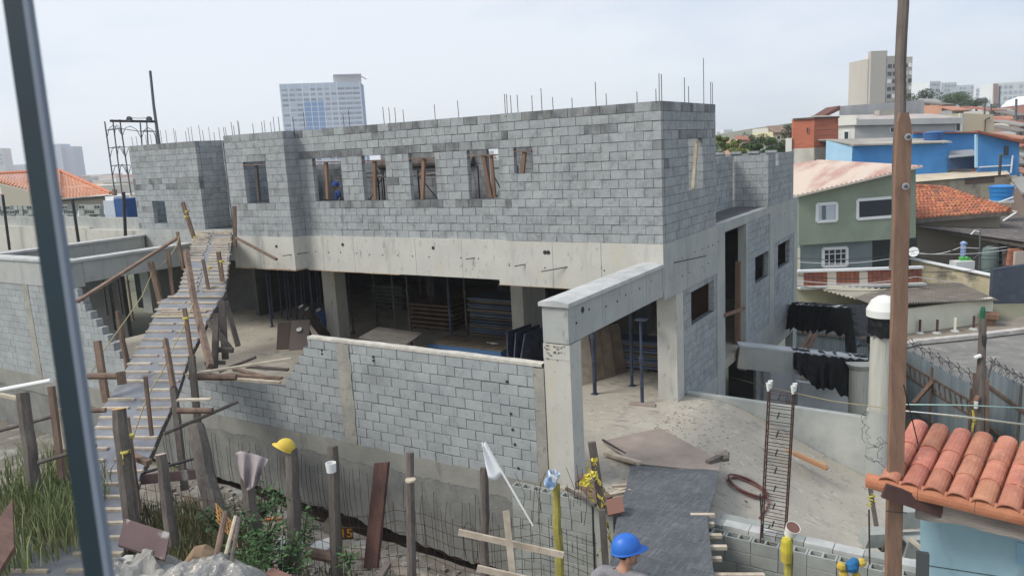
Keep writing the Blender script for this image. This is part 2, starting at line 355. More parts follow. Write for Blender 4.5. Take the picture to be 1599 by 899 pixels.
# walls seen through the openings; the darker block colour stands for their shade
w = wall_part(BL, (-8, 19.2, ZS)); block_wall(w, 'x', 19.11, -9.9, -6.18, ZS, 13, -1, [(-7.6, -6.9, -.77, .03)], False, seed=12)
w = wall_part(BL, (-19, 19, ZS)); block_wall(w, 'x', 19.0, -22.0, -16.9, ZS, 10, -1, (), False, mat=BLOCKD, seed=13)
w = wall_part(BL, (-14.7, 19, ZS)); block_wall(w, 'x', 19.0, -16.85, -12.75, ZS, 15, -1, (), False, mat=BLOCKD, seed=14)
w = wall_part(BL, (-11, 19, ZS)); block_wall(w, 'x', 19.0, -12.3, -10.0, ZS, 15, -1, (), False, mat=BLOCKD, seed=41)
# set-back walls at the rear right
w = wall_part(BL, (-7.1, 22, ZS)); block_wall(w, 'y', -7.09, 19.25, 24.36, ZS, 8, 1, (), False, seed=15)
w = wall_part(BL, (-6.5, 24.5, ZS)); block_wall(w, 'x', 24.5, -7.09, XR, ZS, 8, -1, (), False, seed=16)
w = wall_part(BL, (XR, 26, ZS)); block_wall(w, 'y', XR, 24.64, 27.95, ZS, 8, 1, [(25.4, 25.75, -1.0, -.5)], False, seed=17)
w = wall_part(BL, (-9, 27, ZS)); block_wall(w, 'x', 27.2, -16, -6.2, ZS, 8, -1, (), False, seed=18)
k = MB()
for i in range(8): x = -11+0.6*i; k.box(x, x+.38, 27.15, 27.3, ZS+1.601, ZS+1.68)
kind(k.build('loose_course', BLOCK, w), 'stuff')
# slab and beams: each formwork panel is cast with a fine joint
sl = MB(); sl.box(-19.55, XR-.012, 15.8, 28.68, -2.45, ZS-.004); sl.box(-26.9, -19.55, 17.2, 28.66, -2.45, ZS-.0045); sl.box(-26.88, -23.1, 16.79, 17.2, -2.451, ZS-.005)
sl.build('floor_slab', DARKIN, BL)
MB().box(-21.49, -19.61, 15.2, 17.88, -2.9, ZS-.006).build('landing_slab', CONCG, BL)
def panels(parent, axis, face, a0, a1, z0, z1, cuts, th, sgn, mat, holes=(), name='beam'):
    """a cast beam: butting panels with open joints, over a core"""
    mb = MB(); c = [a0]+sorted(cuts)+[a1]
    f0, f1 = (face, face+th) if sgn < 0 else (face-th, face)
    for p, q in zip(c[:-1], c[1:]):
        e = .005; d = rnd(-.003, .003)
        if axis == 'x': mb.box(p+(e if p > a0 else 0), q-(e if q < a1 else 0), f0+d if sgn < 0 else f0, f1 if sgn < 0 else f1+d, z0, z1)
        else: mb.box(f0+d if sgn < 0 else f0, f1 if sgn < 0 else f1+d, p+(e if p > a0 else 0), q-(e if q < a1 else 0), z0, z1)
    g = .02
    if axis == 'x': mb.box(a0+g, a1-g, f0+.018 if sgn < 0 else f0+.01, f1-.01 if sgn < 0 else f1-.018, z0+.01, z1-.01)
    else: mb.box(f0+.018 if sgn < 0 else f0+.01, f1-.01 if sgn < 0 else f1-.018, a0+g, a1-g, z0+.01, z1-.01)
    b = mb.build(name, mat, parent)
    if holes:  # dark discs on the face, the shade of the holes as colour
        hb = MB()
        for (a, z, r_) in holes:
            if axis == 'x': hb.lathe((a, face-.006*(1 if sgn < 0 else -1), z), [(r_, 0), (r_*.9, .02)], 7, (0, 1, 0))
            else: hb.lathe((face+.006, a, z), [(r_, 0), (r_*.9, -.02)], 7, (1, 0, 0))
        kind(hb.build('tie_hole_disc', HOLE, b), 'stuff')
    return b
hl = lambda a0, a1, zs, st=.52: [(a0+.2+st*i+rnd(-.05, .05), z+rnd(-.02, .02), .02) for i in range(int((a1-a0)/st)) for z in zs if rnd(0, 1) < .85]
panels(BL, 'x', 15.57, -10.27, XR, -3.25, ZS, [-8.75, -7.5], .22, -1, CONC, hl(-10.2, -6.2, (-2.78,))+[(-8.95, -2.42, .055), (-8.86, -2.42, .055)])
panels(BL, 'x', 15.62, -17.0, -10.27, -3.14, ZS+.01, [-16.3, -15.1, -12.9, -11.4], .22, -1, CONC, hl(-16.8, -10.4, (-2.62,))+[(-15.5, -2.38, .05), (-12.3, -2.40, .05)])
panels(BL, 'x', 15.17, -19.6, -16.99, -3.08, ZS+.02, [-18.3], .6, -1, CONC, [(-18.9, -2.4, .04), (-17.7, -2.42, .05)])
panels(BL, 'x', 16.75, -26.93, -21.5, -3.08, ZS-.003, [-24.9], .25, -1, CONCG, hl(-26.8, -23.2, (-2.5, -2.8), .6))
panels(BL, 'y', XR+.006, 15.6, 20.0, -3.40, ZS-.003, [15.95, 17.05, 18.3], .22, 1, CONCG, hl(16.1, 19.9, (-2.62, -3.05), .45))
panels(BL, 'y', XR+.004, 20.0, 22.1, -2.42, ZS-.001, [], .20, 1, CONCG)
panels(BL, 'y', XR+.006, 24.75, 28.7, -3.40, ZS-.002, [26.6], .22, 1, CONCG, hl(25, 28.6, (-2.6,), .7))
panels(BL, 'y', XR+.003, 22.1, 24.75, -2.40, ZS-.002, [], .20, 1, CONCG)
FBM = M('stained_form_board', S(150,118,96), S(196,180,150), 2)
for a_ in ((-10.3, -6.4, 15.56, 15.8, -3.262, -3.252), (-16.9, -13.5, 15.60, 15.85, -3.158, -3.142), (-19.6, -16.95, 15.13, 15.8, -3.11, -3.082)): MB().box(*a_).build('formwork_board', FBM, BL)
# columns, doorway posts, rear end
def column(x0, x1, y0, y1, z0, z1, mat=CONC): return MB().box(x0, x1, y0, y1, z0, z1).build('column', mat, BL)
column(-6.52, -6.05, 16.38, 16.84, -7.2, -3.398)
column(-6.26, XR+.012, 19.30, 19.98, -9.2, -3.398, CONCG); column(-6.26, XR+.008, 22.02, 22.18, ZF+.02, -2.405, CONCG)
column(-6.26, XR+.010, 24.75, 25.30, -9.2, -3.402, CONCG); column(-6.28, XR+.014, 28.12, 28.70, -9.4, -3.402, CONCG)
column(-18.95, -18.38, 18.0, 18.5, ZF, -3.25); MB().box(-18.9, -18.42, 18.05, 18.45, -3.25, -2.5).build('column_bars', STEEL, BL)
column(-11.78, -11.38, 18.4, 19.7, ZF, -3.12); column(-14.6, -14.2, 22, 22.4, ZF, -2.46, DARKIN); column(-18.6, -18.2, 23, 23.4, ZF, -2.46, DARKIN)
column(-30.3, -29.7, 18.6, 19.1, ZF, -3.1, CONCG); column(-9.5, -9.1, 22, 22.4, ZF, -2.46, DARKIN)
cb = MB()
for i in range(4): cb.box(-11.72+.1*i, -11.70+.1*i, 18.45, 18.47, -3.12, -2.5)
kind(cb.build('column_bars', STEEL, BL), 'stuff')
# lower side walls
w = wall_part(BL, (XR, 18, ZF)); block_wall(w, 'y', XR-.01, 16.84, 19.30, ZF-.2, 14, 1, [(17.35, 19.1, -4.35, -3.6)], False, mat=BLOCK, corem=MORTAR, seed=20)
w = wall_part(BL, (XR, 23.5, ZF)); block_wall(w, 'y', XR-.008, 22.18, 24.75, ZF, 18, 1, [(23.05, 24.6, -4.35, -3.6)], False, mat=BLOCK, corem=MORTAR, seed=21)
w = wall_part(BL, (XR, 26.5, ZF)); block_wall(w, 'y', XR-.006, 25.30, 28.12, ZF-.4, 15, 1, [(25.85, 27.5, -4.35, -3.6)], False, mat=BLOCK, corem=MORTAR, seed=22)
for a_ in ((XR-.2, XR+.002, 22.0, 24.75, -6.75, ZF), (XR-.2, XR, 25.3, 28.12, -6.95, -6.352), (XR-.2, XR+.001, 16.9, 19.3, -6.6, -6.152)): MB().box(*a_).build('plinth_beam', CONCG, BL)
fl = MB(); fl.box(-26.3, XR-.03, 11.45, 28.6, ZF-.25, ZF)
FLOOR = fl.build('concrete_floor', FLOORM, BL)
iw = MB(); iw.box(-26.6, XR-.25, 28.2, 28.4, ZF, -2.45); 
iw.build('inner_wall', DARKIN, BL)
for a_ in ((-24.7, -24.5, 19.8, 28.2, ZF, -2.45), (-34, -24.6, 20.6, 20.8, -6.4, -2.2)): MB().box(*a_).build('inner_wall', DARKIN, BL)  # the left side wall is added to keep daylight out of the storey
# portal beam that reaches out to the front corner column
PB = MB(); PB.box(-6.56, -6.045, 11.21, 11.62, ZF-.9, -3.33); PB.build('corner_column', CONC, BL)
pb = panels(BL, 'y', -6.05, 11.20, 15.56, -3.31, -2.66, [12.55, 13.9, 14.65], .50, 1, CONCG, [(11.5, -3.0, .025), (12.0, -2.86, .022), (12.7, -2.95, .022), (13.2, -2.95, .022), (13.6, -2.9, .02), (14.3, -2.9, .022), (14.9, -2.85, .02), (11.75, -2.82, .06)], 'portal_beam')
cp = MB(); cp.prism([(-6.595, 11.15, -2.665), (-6.005, 11.15, -2.665), (-6.005, 11.15, -2.595), (-6.3, 11.15, -2.555), (-6.595, 11.15, -2.595)], (0, 4.41, 0)); cp.build('coping', CONCTOP, BL)
sp = MB()
for i in range(26):
    x, z = rnd(-6.54, -6.1), rnd(-3.62, -3.36); sp.box(x, x+rnd(.01, .05), 11.196, 11.22, z, z+rnd(.01, .03))
kind(sp.build('chipped_patch', M('chipped', S(120,116,104)), BL), 'stuff')
MB().box(-6.563, -6.042, 11.203, 11.625, -3.60, -3.335).build('column_head', CONC, BL)
# loose bars sticking out of the beams
for p, q in (((-8.95, 15.35, -2.84), (-8.35, 15.58, -2.74)), ((-6.02, 16.2, -2.66), (-5.75, 17.6, -2.7)), ((-17.3, 15.0, -2.66), (-16.75, 15.5, -2.62)), ((-9.7, 15.4, -2.75), (-9.5, 15.58, -2.72)), ((-11.2, 15.5, -2.64), (-11.0, 15.63, -2.62))):
    MB().tube(p, q, .012, n=5).build('projecting_bar', STEELD, BL)
# starter bars above the walls
def bars(pts):
    for (x, y, z, h, lean) in pts: MB().tube((x, y, z-.05), (x+lean*h, y+rnd(-.03, .03)*h, z+h), .0085, n=5).build('starter_bar', STEELD, BL)
zt = ZS+3.0
for px, yt in ((717, 157), (680, 163), (631, 171), (618, 168), (609, 168), (600, 167)):
    p = onY(px, 190, 15.77); q = onY(px, yt, 15.77); bars([(p.x, 15.77, zt, q.z-zt, -.02)])
for px, yt in ((788.5, 147), (791.5, 147), (798, 149), (808.5, 148), (831, 149), (846, 138), (863.5, 152), (893.5, 153), (931, 128), (947, 146), (995, 143)):
    p = onY(px, 165, 15.66); q = onY(px, yt, 15.66); bars([(p.x, 15.66, zt, q.z-zt, 0)])
for px, yt in ((1024.5, 139), (1029.5, 115), (1033.5, 116), (1069, 121), (1075.5, 135), (1099, 91), (1110, 128), (1112.5, 129)):
    p = onX(px, 160, XR-.07); q = onX(px, yt, XR-.07); bars([(XR-.07, p.y, zt, q.z-zt, 0)])
for px, yt in ((252, 203), (260, 203), (273, 200), (275, 204), (291, 205), (296, 199), (300.5, 197), (313, 195), (318, 203), (328, 198), (335, 208), (343.5, 199), (351, 199), (354, 203), (364, 190), (375, 190), (206, 214), (213, 213), (221, 212), (228, 211), (236, 209), (243, 208), (367, 196), (374, 187), (397, 193), (411, 190), (415, 188), (425, 190), (430, 182), (438, 182), (461, 182), (478, 175), (548, 172), (539, 178)):
    Yb = 16.87 if px < 345 else (15.27 if px < 458 else 15.77)
    Yb += rnd(0, 2.5) if rnd(0, 1) < .4 else 0
    p = onY(px, 215, Yb); q = onY(px, yt, Yb); bars([(p.x, Yb, zt, max(.25, q.z-zt), -.03)])
# ------------------------------------------------------------------ ground
def smooth(a, b, x): t = min(1, max(0, (x-a)/(b-a))); return t*t*(3-2*t)
from mathutils import noise as mn
def nz2(x, y, f=1.0): return mn.noise(Vector((x*f, y*f, 3.7)))
FP0, FU, FN = Vector((-4.3, 8.5, 0)), Vector((.85, .527, 0)), Vector((-.527, .85, 0))   # the fence line along the street edge
def street_z(x): return -5.55 - .05*(max(-16, min(6, x))+4.3)
def yard_z(x, y):
    s = (Vector((x, y, 0))-FP0).dot(FN)
    k = smooth(-10.5, -13, x)
    fall = max(0.0, s+.45)*1.35*(1-k) + max(0.0, s+.2)*.62*k
    z = street_z(x) - fall
    lo = -8.05 + .25*smooth(-11, -16, x)
    z = max(z, lo) + .07*nz2(x, y, .9) + .03*nz2(x, y, 3.1)
    return z
def ground_z(x, y):
    p = Vector((x, y, 0)); D = p.dot(HF); h = p.dot(HR)
    if -31 < x < 1.5 and y < 11.4: near = yard_z(x, y)-.45
    else: near = street_z(x)-.45
    near = near + (-8.6-near)*smooth(10.2, 12.2, y)
    if y > 27: near -= .9*smooth(27, 29.5, y)
    if x > -3: near = near + (-9.25-near)*smooth(11, 15, y)
    lat = h/max(D, 1)
    slope = -.028 + .072*smooth(-.12, .42, lat)
    far = -9.25 + slope*max(0, min(D, 420)-52)
    k = smooth(40, 60, D)
    return near*(1-k) + far*k
GM = M('earth_and_scrub', S(128,124,104), S(108,112,88), .12, 1.0, .3, 3, stain=(.6, .55, .7, S(96,104,70), (1,1,1)))
mb = MB(); rows = []
radii = [1.2*1.062**i for i in range(126)]
for r_ in radii:
    rows.append([(r_*math.sin(t), r_*math.cos(t), ground_z(r_*math.sin(t), r_*math.cos(t))) for t in [2*math.pi*j/168 for j in range(169)]])
mb.grid(rows); kind(mb.build('ground', GM, origin=(0, 0, 0), smooth=True), 'structure')
YM = M('yard_earth', S(142,134,122), S(112,106,96), .8, 1.0, .8, 14, fine=(24, .8), stain=[(1.3, .5, .66, S(158,156,150), (1,1,1)), (.9, .62, .74, S(140,98,78), (1,1,1)), (.8, .6, .75, S(82,84,62), (1,1,1))])
mb = MB(); nx, ny = 150, 80
mb.grid([[(x, y, yard_z(x, y)) for x in np.linspace(-30, 1.4, nx)] for y in np.linspace(-3, 11.19, ny)])
kind(mb.build('yard_ground', YM, smooth=True), 'structure')

# ------------------------------------------------------------------ ramped apron between the portal and the round column
def apron_z(x, y): return ZF - 1.45*smooth(-5.6, -1.2, x)*(0.55+.45*smooth(11, 16.5, y)) + .015*nz2(x, y, 1.4)
mb = MB(); mb.grid([[(x, y, apron_z(x, y)+.004) for x in np.linspace(-6.6, 0.6, 48)] for y in np.linspace(11.16, 16.88, 40)], (0, 0, -.3))
kind(mb.build('concrete_apron', FLOORM, smooth=False), 'structure')
tag(MB().prism([(-6.02, 16.92, -7.9), (-1.95, 16.92, -7.9), (-1.95, 16.92, -5.95), (-4, 16.92, -5.91), (-6.02, 16.92, -5.88)], (0, .16, 0)).build('parapet_wall', M('parapet_plaster', S(186,188,180), S(160,164,160), 1.3, .9, .3, 16, stain=(1.2, .55, .75, S(132,136,134), (1,1,.5)))), 'low plastered concrete wall along far edge of the concrete apron', 'wall')
# chips and grit on the apron
mb = MB()
for i in range(260):
    x, y = rnd(-6.0, -2.4), rnd(11.8, 16.4)
    if rnd(0, 1) < .75: x, y = -5.9+abs(random.gauss(0, .8)), 14.6+random.gauss(0, .9)
    if x > -2 or y > 16.6 or y < 11.3: continue
    a = rnd(0, 3.1); l_ = rnd(.006, .035); z = apron_z(x, y)+.008
    mb.bar((x-l_*math.cos(a), y-l_*math.sin(a), z), (x+l_*math.cos(a), y+l_*math.sin(a), z+.004), rnd(.006, .018), .010)
kind(mb.build('loose_chips', M('chips', S(136,128,116), S(156,146,130), 20)), 'stuff')

# ------------------------------------------------------------------ low block wall in front of the open storey
Y0 = 11.2
FW = thing('front_wall', (-11, Y0, -8), 'long low grey block wall before the open ground storey, stepped down at its left end', 'wall')
def fprof(i):
    top = -5.97+.2*(i+1); L0 = -20.3
    if top > -4.85: L0 = -13.3 + (top+4.85)*.82
    return (L0, -6.58)
def fopen(): return [(-11.56, -11.2, -6.2, -3.5), (-6.78, -6.5, -6.2, -3.5)]
block_wall(FW, 'x', Y0, -20.3, -6.58, -5.97, 11, -1, fopen(), lambda a, z: a > -17.2, mat=BLOCKF, corem=MORTAR, prof=fprof, phase=.08, seed=31)
pm = M('grout_pilaster', S(170,166,152), S(148,146,138), 3, .95, .7, 25, stain=(5, .58, .7, S(120,114,104), (1,1,1)))
def wavy(mb, x0, x1, y0, y1, zt, zbf, n):                           # a wall strip whose lower edge wanders
    xs = np.linspace(x0, x1, n); F = [(x, y0, zt) for x in xs]; B = [(x, y0, zbf(x)) for x in xs]
    F2 = [(x, y1, zt) for x in xs]; B2 = [(x, y1, zbf(x)) for x in xs]
    return mb.grid([F, B]).grid([F2, F]).grid([B, B2]).grid([B2, F2])
mb = MB(); hw = [(-.006*rnd(0, 3)) for _ in range(12)]
zs = np.linspace(-5.97, -3.78, 16)
mb.grid([[(-11.575+rnd(-.015, .03), Y0-.012+rnd(-.006, .004), z) for _ in (0,)]+[(-11.38, Y0-.02, z)]+[(-11.19+rnd(-.03, .02), Y0-.012, z)] for z in zs], (0, .12, 0)); mb.build('pilaster', pm, FW)
MB().box(-6.78, -6.572, Y0-.004, Y0+.13, -5.97, -3.8).build('pilaster', pm, FW)
mb = MB(); xs = np.linspace(-12.4, -6.6, 36)
mb.grid([[(x, Y0-.012, -3.768) for x in xs], [(x, Y0-.012, -3.715+.012*nz2(x, 0, 3)) for x in xs], [(x, Y0+.15, -3.705+.012*nz2(x, 2, 3)) for x in xs], [(x, Y0+.15, -3.768) for x in xs]], None)
mb.build('coping', M('coping_cement', S(206,202,190), S(178,172,160), 5, .9, .4, 30), FW)
mb = MB(); wavy(mb, -20.3, -6.2, Y0-.009, Y0+.1, -5.965, lambda x: -6.32-.08*nz2(x, 1, 1.7)-.07*abs(nz2(x, 5, 4))-.05*abs(nz2(x, 8, 11))-.03*abs(nz2(x, 3, 23)), 420); mb.build('concrete_band', BANDC, FW)
mb = MB(); wavy(mb, -22.5, -6.1, Y0-.002, Y0+.2, -5.99, lambda x: -7.66-.12*nz2(x, 3, .8)-.1*nz2(x, 7, 2.5)-.06*abs(nz2(x, 9, 7))-.25*smooth(-12.5, -8, x), 200); mb.build('foundation_wall', ROUGHC, FW)
for i in range(90):
    x = -18.5+.135*i+rnd(-.03, .03)
    if rnd(0, 1) < .75: MB().path([(x, Y0-.03, -7.9), (x+rnd(-.02, .02), Y0-.05-rnd(0, .05), -7.1), (x+rnd(-.04, .04), Y0-.04, -6.55+rnd(-.25, .12))], .006, 4).build('wall_bar', STEEL, FW)
mb = MB(); mb.box(-22, -6.2, Y0+.25, Y0+.4, -9, -6.6); mb.build('footing', M('dark_earth_bank', S(66,60,54), S(48,44,40), 4, 1, .8, 20), FW)
mb = MB(); mb.grid([[(x, Y0-.9+.1*nz2(x, 4, .7), -8.0+.05*nz2(x, 1, 2)-.2*smooth(-12, -8, x)), (x, Y0-.86, -7.86-.2*smooth(-12, -8, x)), (x, Y0-.62, -7.84-.2*smooth(-12, -8, x)), (x, Y0-.58, -8.1)] for x in np.linspace(-20, -7.4, 70)]); mb.build('kerb_footing', M('footing_concrete', S(160,150,138), S(128,118,108), 2, .95, .6, 20), FW)
# dark discs on single blocks, standing for the shade inside small vents
mb = MB()
for (x, z) in ((-10.55, -3.98), (-12.0, -3.98), (-10.55, -4.06), (-12.0, -4.06), (-7.35, -4.12), (-7.3, -4.72), (-7.25, -5.3), (-7.2, -5.75), (-7.28, -5.02)): mb.lathe((x, Y0-.008, z), [(.03, 0), (.028, .02)], 7, (0, 1, 0))
kind(mb.build('core_hole_disc', HOLE, FW), 'stuff')
# ------------------------------------------------------------------ left boundary wall with its cast ring beam around a light well
LW = thing('left_boundary_wall', (-23, Y0, -8), 'grey boundary block wall at far left under a thick cast ring beam', 'wall')
def lprof(i):
    top = -5.95+.2*(i+1); return (-29.0, -21.25 + max(0, (-3.5-top))*1.12)
block_wall(LW, 'x', Y0, -29, -19, -5.95, 14, -1, [(-24.2, -23.9, -6, -3)], lambda a, z: False, mat=BLOCKF, corem=MORTARL, prof=lprof, seed=33, phase=.1)
for i in range(13):                                                 # stepped end, block by block
    top = -5.95+.2*(i+1); x = -21.25 + max(0, (-3.5-top))*1.12
    if top < -3.3: MB().box(x+.005, x+.2, Y0+.002, Y0+.19, top-.195, top-.004).build('block', BLOCK, LW)
MB().box(-24.2, -23.9, Y0-.012, Y0+.13, -5.95, -3.15).build('pilaster', pm, LW)
def rb(n_, *a, m=CONCG): MB().box(*a).build(n_, m, LW)
rb('ring_beam', -29.5, -21.55, Y0-.02, Y0+.40, -3.15, -2.45); rb('ring_beam', -21.95, -21.545, Y0+.41, 15.15, -3.05, -2.45)
rb('ring_beam', -26.9, -26.45, Y0+.41, 16.6, -3.05, -2.45)
rb('coping', -29.5, -21.5, Y0-.06, Y0+.44, -2.45, -2.385, m=CONCTOP); rb('coping', -21.99, -21.49, Y0+.445, 15.15, -2.45, -2.383, m=CONCTOP); rb('coping', -26.95, -26.4, Y0+.445, 16.5, -2.45, -2.384, m=CONCTOP)
mb = MB(); mb.lathe((-26.675, 16.5, -3.05), [(.23, 0), (.23, .6), (.275, .605), (.275, .667), (0, .67)], 18); mb.build('rounded_end', CONCG, LW)
mb = MB(); wavy(mb, -29.5, -20.0, Y0-.03, Y0+.1, -5.95, lambda x: -6.5-.1*nz2(x, 1, 1.5), 70); mb.build('concrete_band', BANDC, LW)
rb('foundation_wall', -29.5, -22.4, Y0+.0, Y0+.2, -8.2, -6.2, m=ROUGHC)
# ------------------------------------------------------------------ hollow block walls either side of the black ramp
def hollow_mesh(mat):
    mb = MB(); sx, sy, sz = .195, .095, .095; t = .03
    ys = [-sy, -sy+t, sy-t, sy]; xs = [-sx, -sx+t, -t/2, t/2, sx-t, sx]
    for i in range(5):
        for j in range(3):
            core = (j == 1 and i in (1, 3)); z = sz if not core else -sz*.6
            mb.quad((xs[i], ys[j], z), (xs[i+1], ys[j], z), (xs[i+1], ys[j+1], z), (xs[i], ys[j+1], z))
            if core:
                a, b, c, d = xs[i], xs[i+1], ys[j], ys[j+1]
                mb.quad((a,c,z),(b,c,z),(b,c,sz),(a,c,sz)); mb.quad((b,c,z),(b,d,z),(b,d,sz),(b,c,sz)); mb.quad((b,d,z),(a,d,z),(a,d,sz),(b,d,sz)); mb.quad((a,d,z),(a,c,z),(a,c,sz),(a,d,sz))
    mb.quad((-sx,-sy,-sz),(sx,-sy,-sz),(sx,-sy,sz),(-sx,-sy,sz)); mb.quad((sx,sy,-sz),(-sx,sy,-sz),(-sx,sy,sz),(sx,sy,sz))
    mb.quad((sx,-sy,-sz),(sx,sy,-sz),(sx,sy,sz),(sx,-sy,sz)); mb.quad((-sx,sy,-sz),(-sx,-sy,-sz),(-sx,-sy,sz),(-sx,sy,sz))
    o = mb.build('hollow_block', mat, origin=(0, 0, 0)); me = o.data; bpy.data.objects.remove(o); return me
BLOCKN = M('new_hollow_block', S(168,172,166), S(152,157,152), 3, .95, .5, 60, rand=.07, fine=(90, .88), stain=(2, .6, .8, S(132,136,130), (1,1,.5)))
HME = hollow_mesh(BLOCKN)
def hollow_wall(lab, x0, n, y, zt, courses):
    t = thing('hollow_block_wall', (x0+.2*n, y, zt-.2*courses), lab, 'wall')
    for i in range(n):
        o = bpy.data.objects.new('hollow_block', HME); COL.objects.link(o); o.parent = t
        o.location = Vector((x0+.4*i+.2, y+.095+rnd(-.006, .006), zt-.1)) - t.location; o.rotation_euler = (0, 0, rnd(-.01, .01))
    block_wall(t, 'x', y, x0, x0+.4*n, zt-.2*courses, courses-1, -1, (), True, mat=BLOCKN, corem=MORTARL, th=.19, phase=x0, jit=.005, seed=35)
    return t
HL_ = hollow_wall('short hollow block wall with open cores, left of the black ramp', -7.12, 4, 10.80, -5.90, 9)
MB().box(-5.505, -5.15, 10.83, 11.05, -8.0, -5.96).build('end_pier', CONCG, HL_)
HR2 = hollow_wall('hollow block wall with open cores, right of the black ramp', -3.66, 8, 10.72, -5.92, 6)
for i in range(9):                                                  # the filled course behind it
    mb = MB(); x = -3.75+.4*i; mb.box(x+.004, x+.394, 10.93+rnd(0, .01), 11.14, -6.2, -5.87+rnd(-.01, .01)); mb.build('filled_block', CONCTOP if i % 3 else BLOCKN, HR2)
MB().box(-3.5, -2.75, 11.15, 11.45, -6.3, -5.93).build('kerb_end', BLOCKN, HR2)
# ------------------------------------------------------------------ round column, wrapped beams, lower yard
RC = thing('round_column', (-1.86, 17.0, -7.8), 'round white concrete column with domed cap beside low apron wall', 'column')
cwm = M('white_column', S(192,190,178), S(172,171,162), 2.5, .85, .1, 20, stretch=(3,3,.2), stain=(2, .56, .75, S(150,148,138), (3,3,.3)))
mb = MB(); nseg = 40; pr_ = [(-7.8), (-3.95)]
vs = [];
mb.lathe((-1.86, 17.0, 0), [(.235, -7.8), (.235, -3.72)], 28); mb.build('shaft', cwm, RC, smooth=False)
mb = MB(); mb.lathe((-1.86, 17.0, 0), [(.325, -3.74), (.33, -3.60), (.315, -3.57), (.24, -3.42), (.13, -3.34), (.05, -3.315), (0, -3.31)], 72); mb.build('domed_cap', M('cap_white', S(222,222,216)), RC, smooth=False)
mb = MB(); mb.lathe((-1.86, 17.0, 0), [(.26, -7.8), (.26, -5.75)], 28); mb.build('base_collar', CONCG, RC)
bm_ = M('black_sheeting', S(24,26,29), S(18,20,23), 6, .6, .7, 9, spec=.3)
def drape(path, w_, dep_f, dep_b, name, lab, holes=0, seed=1):
    r = random.Random(seed); rows = []
    for i, (p, dr) in enumerate(path):
        q = path[min(i+1, len(path)-1)][0] - path[max(i-1, 0)][0]; sd_ = q.cross(Vector((0,0,1))).normalized()*w_/2
        df = dep_f*dr*(1+r.uniform(-.12, .12)); db = dep_b*dr; row = []
        for k_ in range(6): f_ = k_/5; row.append(p + sd_*(1.08+.06*r.uniform(-1, 1)+(.55*abs(math.sin(i*1.15+seed))+.3*math.sin(i*2.3)**2)*(1-f_)) + Vector((0, 0, -df*(1-f_)+.03*math.sin(i*2.1+k_))))
        for k_ in range(1, 5): f_ = k_/5; row.append(p + sd_*(1-2*f_) + Vector((0, 0, .055+.014*r.uniform(-1, 1))))
        for k_ in range(4): f_ = k_/3; row.append(p - sd_*(1.06+.06*r.uniform(-1, 1)) + Vector((0, 0, -db*f_)))
        rows.append(row)
    mb = MB(); nr, nc = len(rows), len(rows[0]); vs = [p for rw in rows for p in rw]; fs = []
    hs_ = [(r.uniform(2, nr-3), r.uniform(.5, 1.5)) for _ in range(holes)]
    for i in range(nr-1):
        for j in range(nc-1):
            if 5 <= j <= 8 and any(abs(i-h) < wd for h, wd in hs_): continue
            fs.append((i*nc+j, i*nc+j+1, (i+1)*nc+j+1, (i+1)*nc+j))
    mb.add(vs, fs); return one(mb, name, bm_, lab, 'plastic sheet', 'black plastic over the outer beams')
def lin(A, B, n): return [A+(B-A)*(i/(n-1)) for i in range(n)]
FBA, FBB = onX(1152, 538, -6.02), P(1352, 559, 21.2)
one(MB().bar(FBA+Vector((0,0,.02)), FBB+Vector((0,0,.02)), .44, .05), 'beam_topping', M('white_cement', S(196,198,200), S(172,174,176), 3), 'white cement topping along the nearer outer beam', 'topping', 'white cement toppings')
b = MB().bar(FBA+Vector((0,0,-.32)), FBB+Vector((0,0,-.32)), .42, .62); one(b, 'outer_beam', CONCG, 'nearer pale concrete beam from the doorway to a short round pier', 'beam')
RBA, RBB = P(1236, 474, 27.0), P(1346, 480, 24.0)
one(MB().bar(RBA+Vector((0,0,.0)), RBB+Vector((0,0,.0)), .42, .05), 'beam_topping', bpy.data.materials['white_cement'], 'white cement topping along the farther outer beam', 'topping', 'white cement toppings')
one(MB().bar(RBA+Vector((0,0,-.3)), RBB+Vector((0,0,-.3)), .4, .56), 'outer_beam', CONCG, 'farther concrete beam wrapped in black plastic behind the domed column', 'beam')
A_ = FBA+(FBB-FBA)*.43
drape([(p, .55+.5*smooth(0, .35, i/25)+.25*math.sin(i*.9)**2*(i > 14)) for i, p in enumerate(lin(A_, FBB, 26))], .46, .88, .5, 'plastic_sheet', 'black plastic sheet hanging over the nearer outer beam, torn on top', 6, 3)
drape([(p, 1) for p in lin(RBA+(RBB-RBA)*.05, RBB, 26)], .45, .85, .5, 'plastic_sheet', 'black plastic sheet wrapped round the farther outer beam', 5, 5)
drape([(p, 1.2) for p in lin(P(1342, 478, 24.0), P(1353, 545, 21.4), 14)], .45, .95, .9, 'plastic_sheet', 'black plastic sheet hanging between the two outer beams beside the domed column', 1, 7)
mb = MB(); rr = random.Random(4); prof_rows = []
for zi in range(5):
    prof_rows.append([(-1.86+(.275+.03*rr.random())*math.cos(t), 17.0+(.275+.03*rr.random())*math.sin(t), -3.75-.08*zi-(.10*rr.random() if zi == 4 else 0)) for t in np.linspace(0, 2*math.pi, 29)])
mb.grid(prof_rows); one(mb, 'plastic_sheet', bm_, 'black plastic collar tied round the column just below its domed cap', 'plastic sheet', 'black plastic over the outer beams')
pcol = P(1342, 600, 21.0)
one(MB().lathe((pcol.x, pcol.y, -9.3), [(.27, 0), (.27, 9.3-6.35), (.36, 9.3-6.2), (.36, 9.3-6.18)], 24), 'round_pier', cwm, 'short round concrete pier under the nearer wrapped beam', 'column')
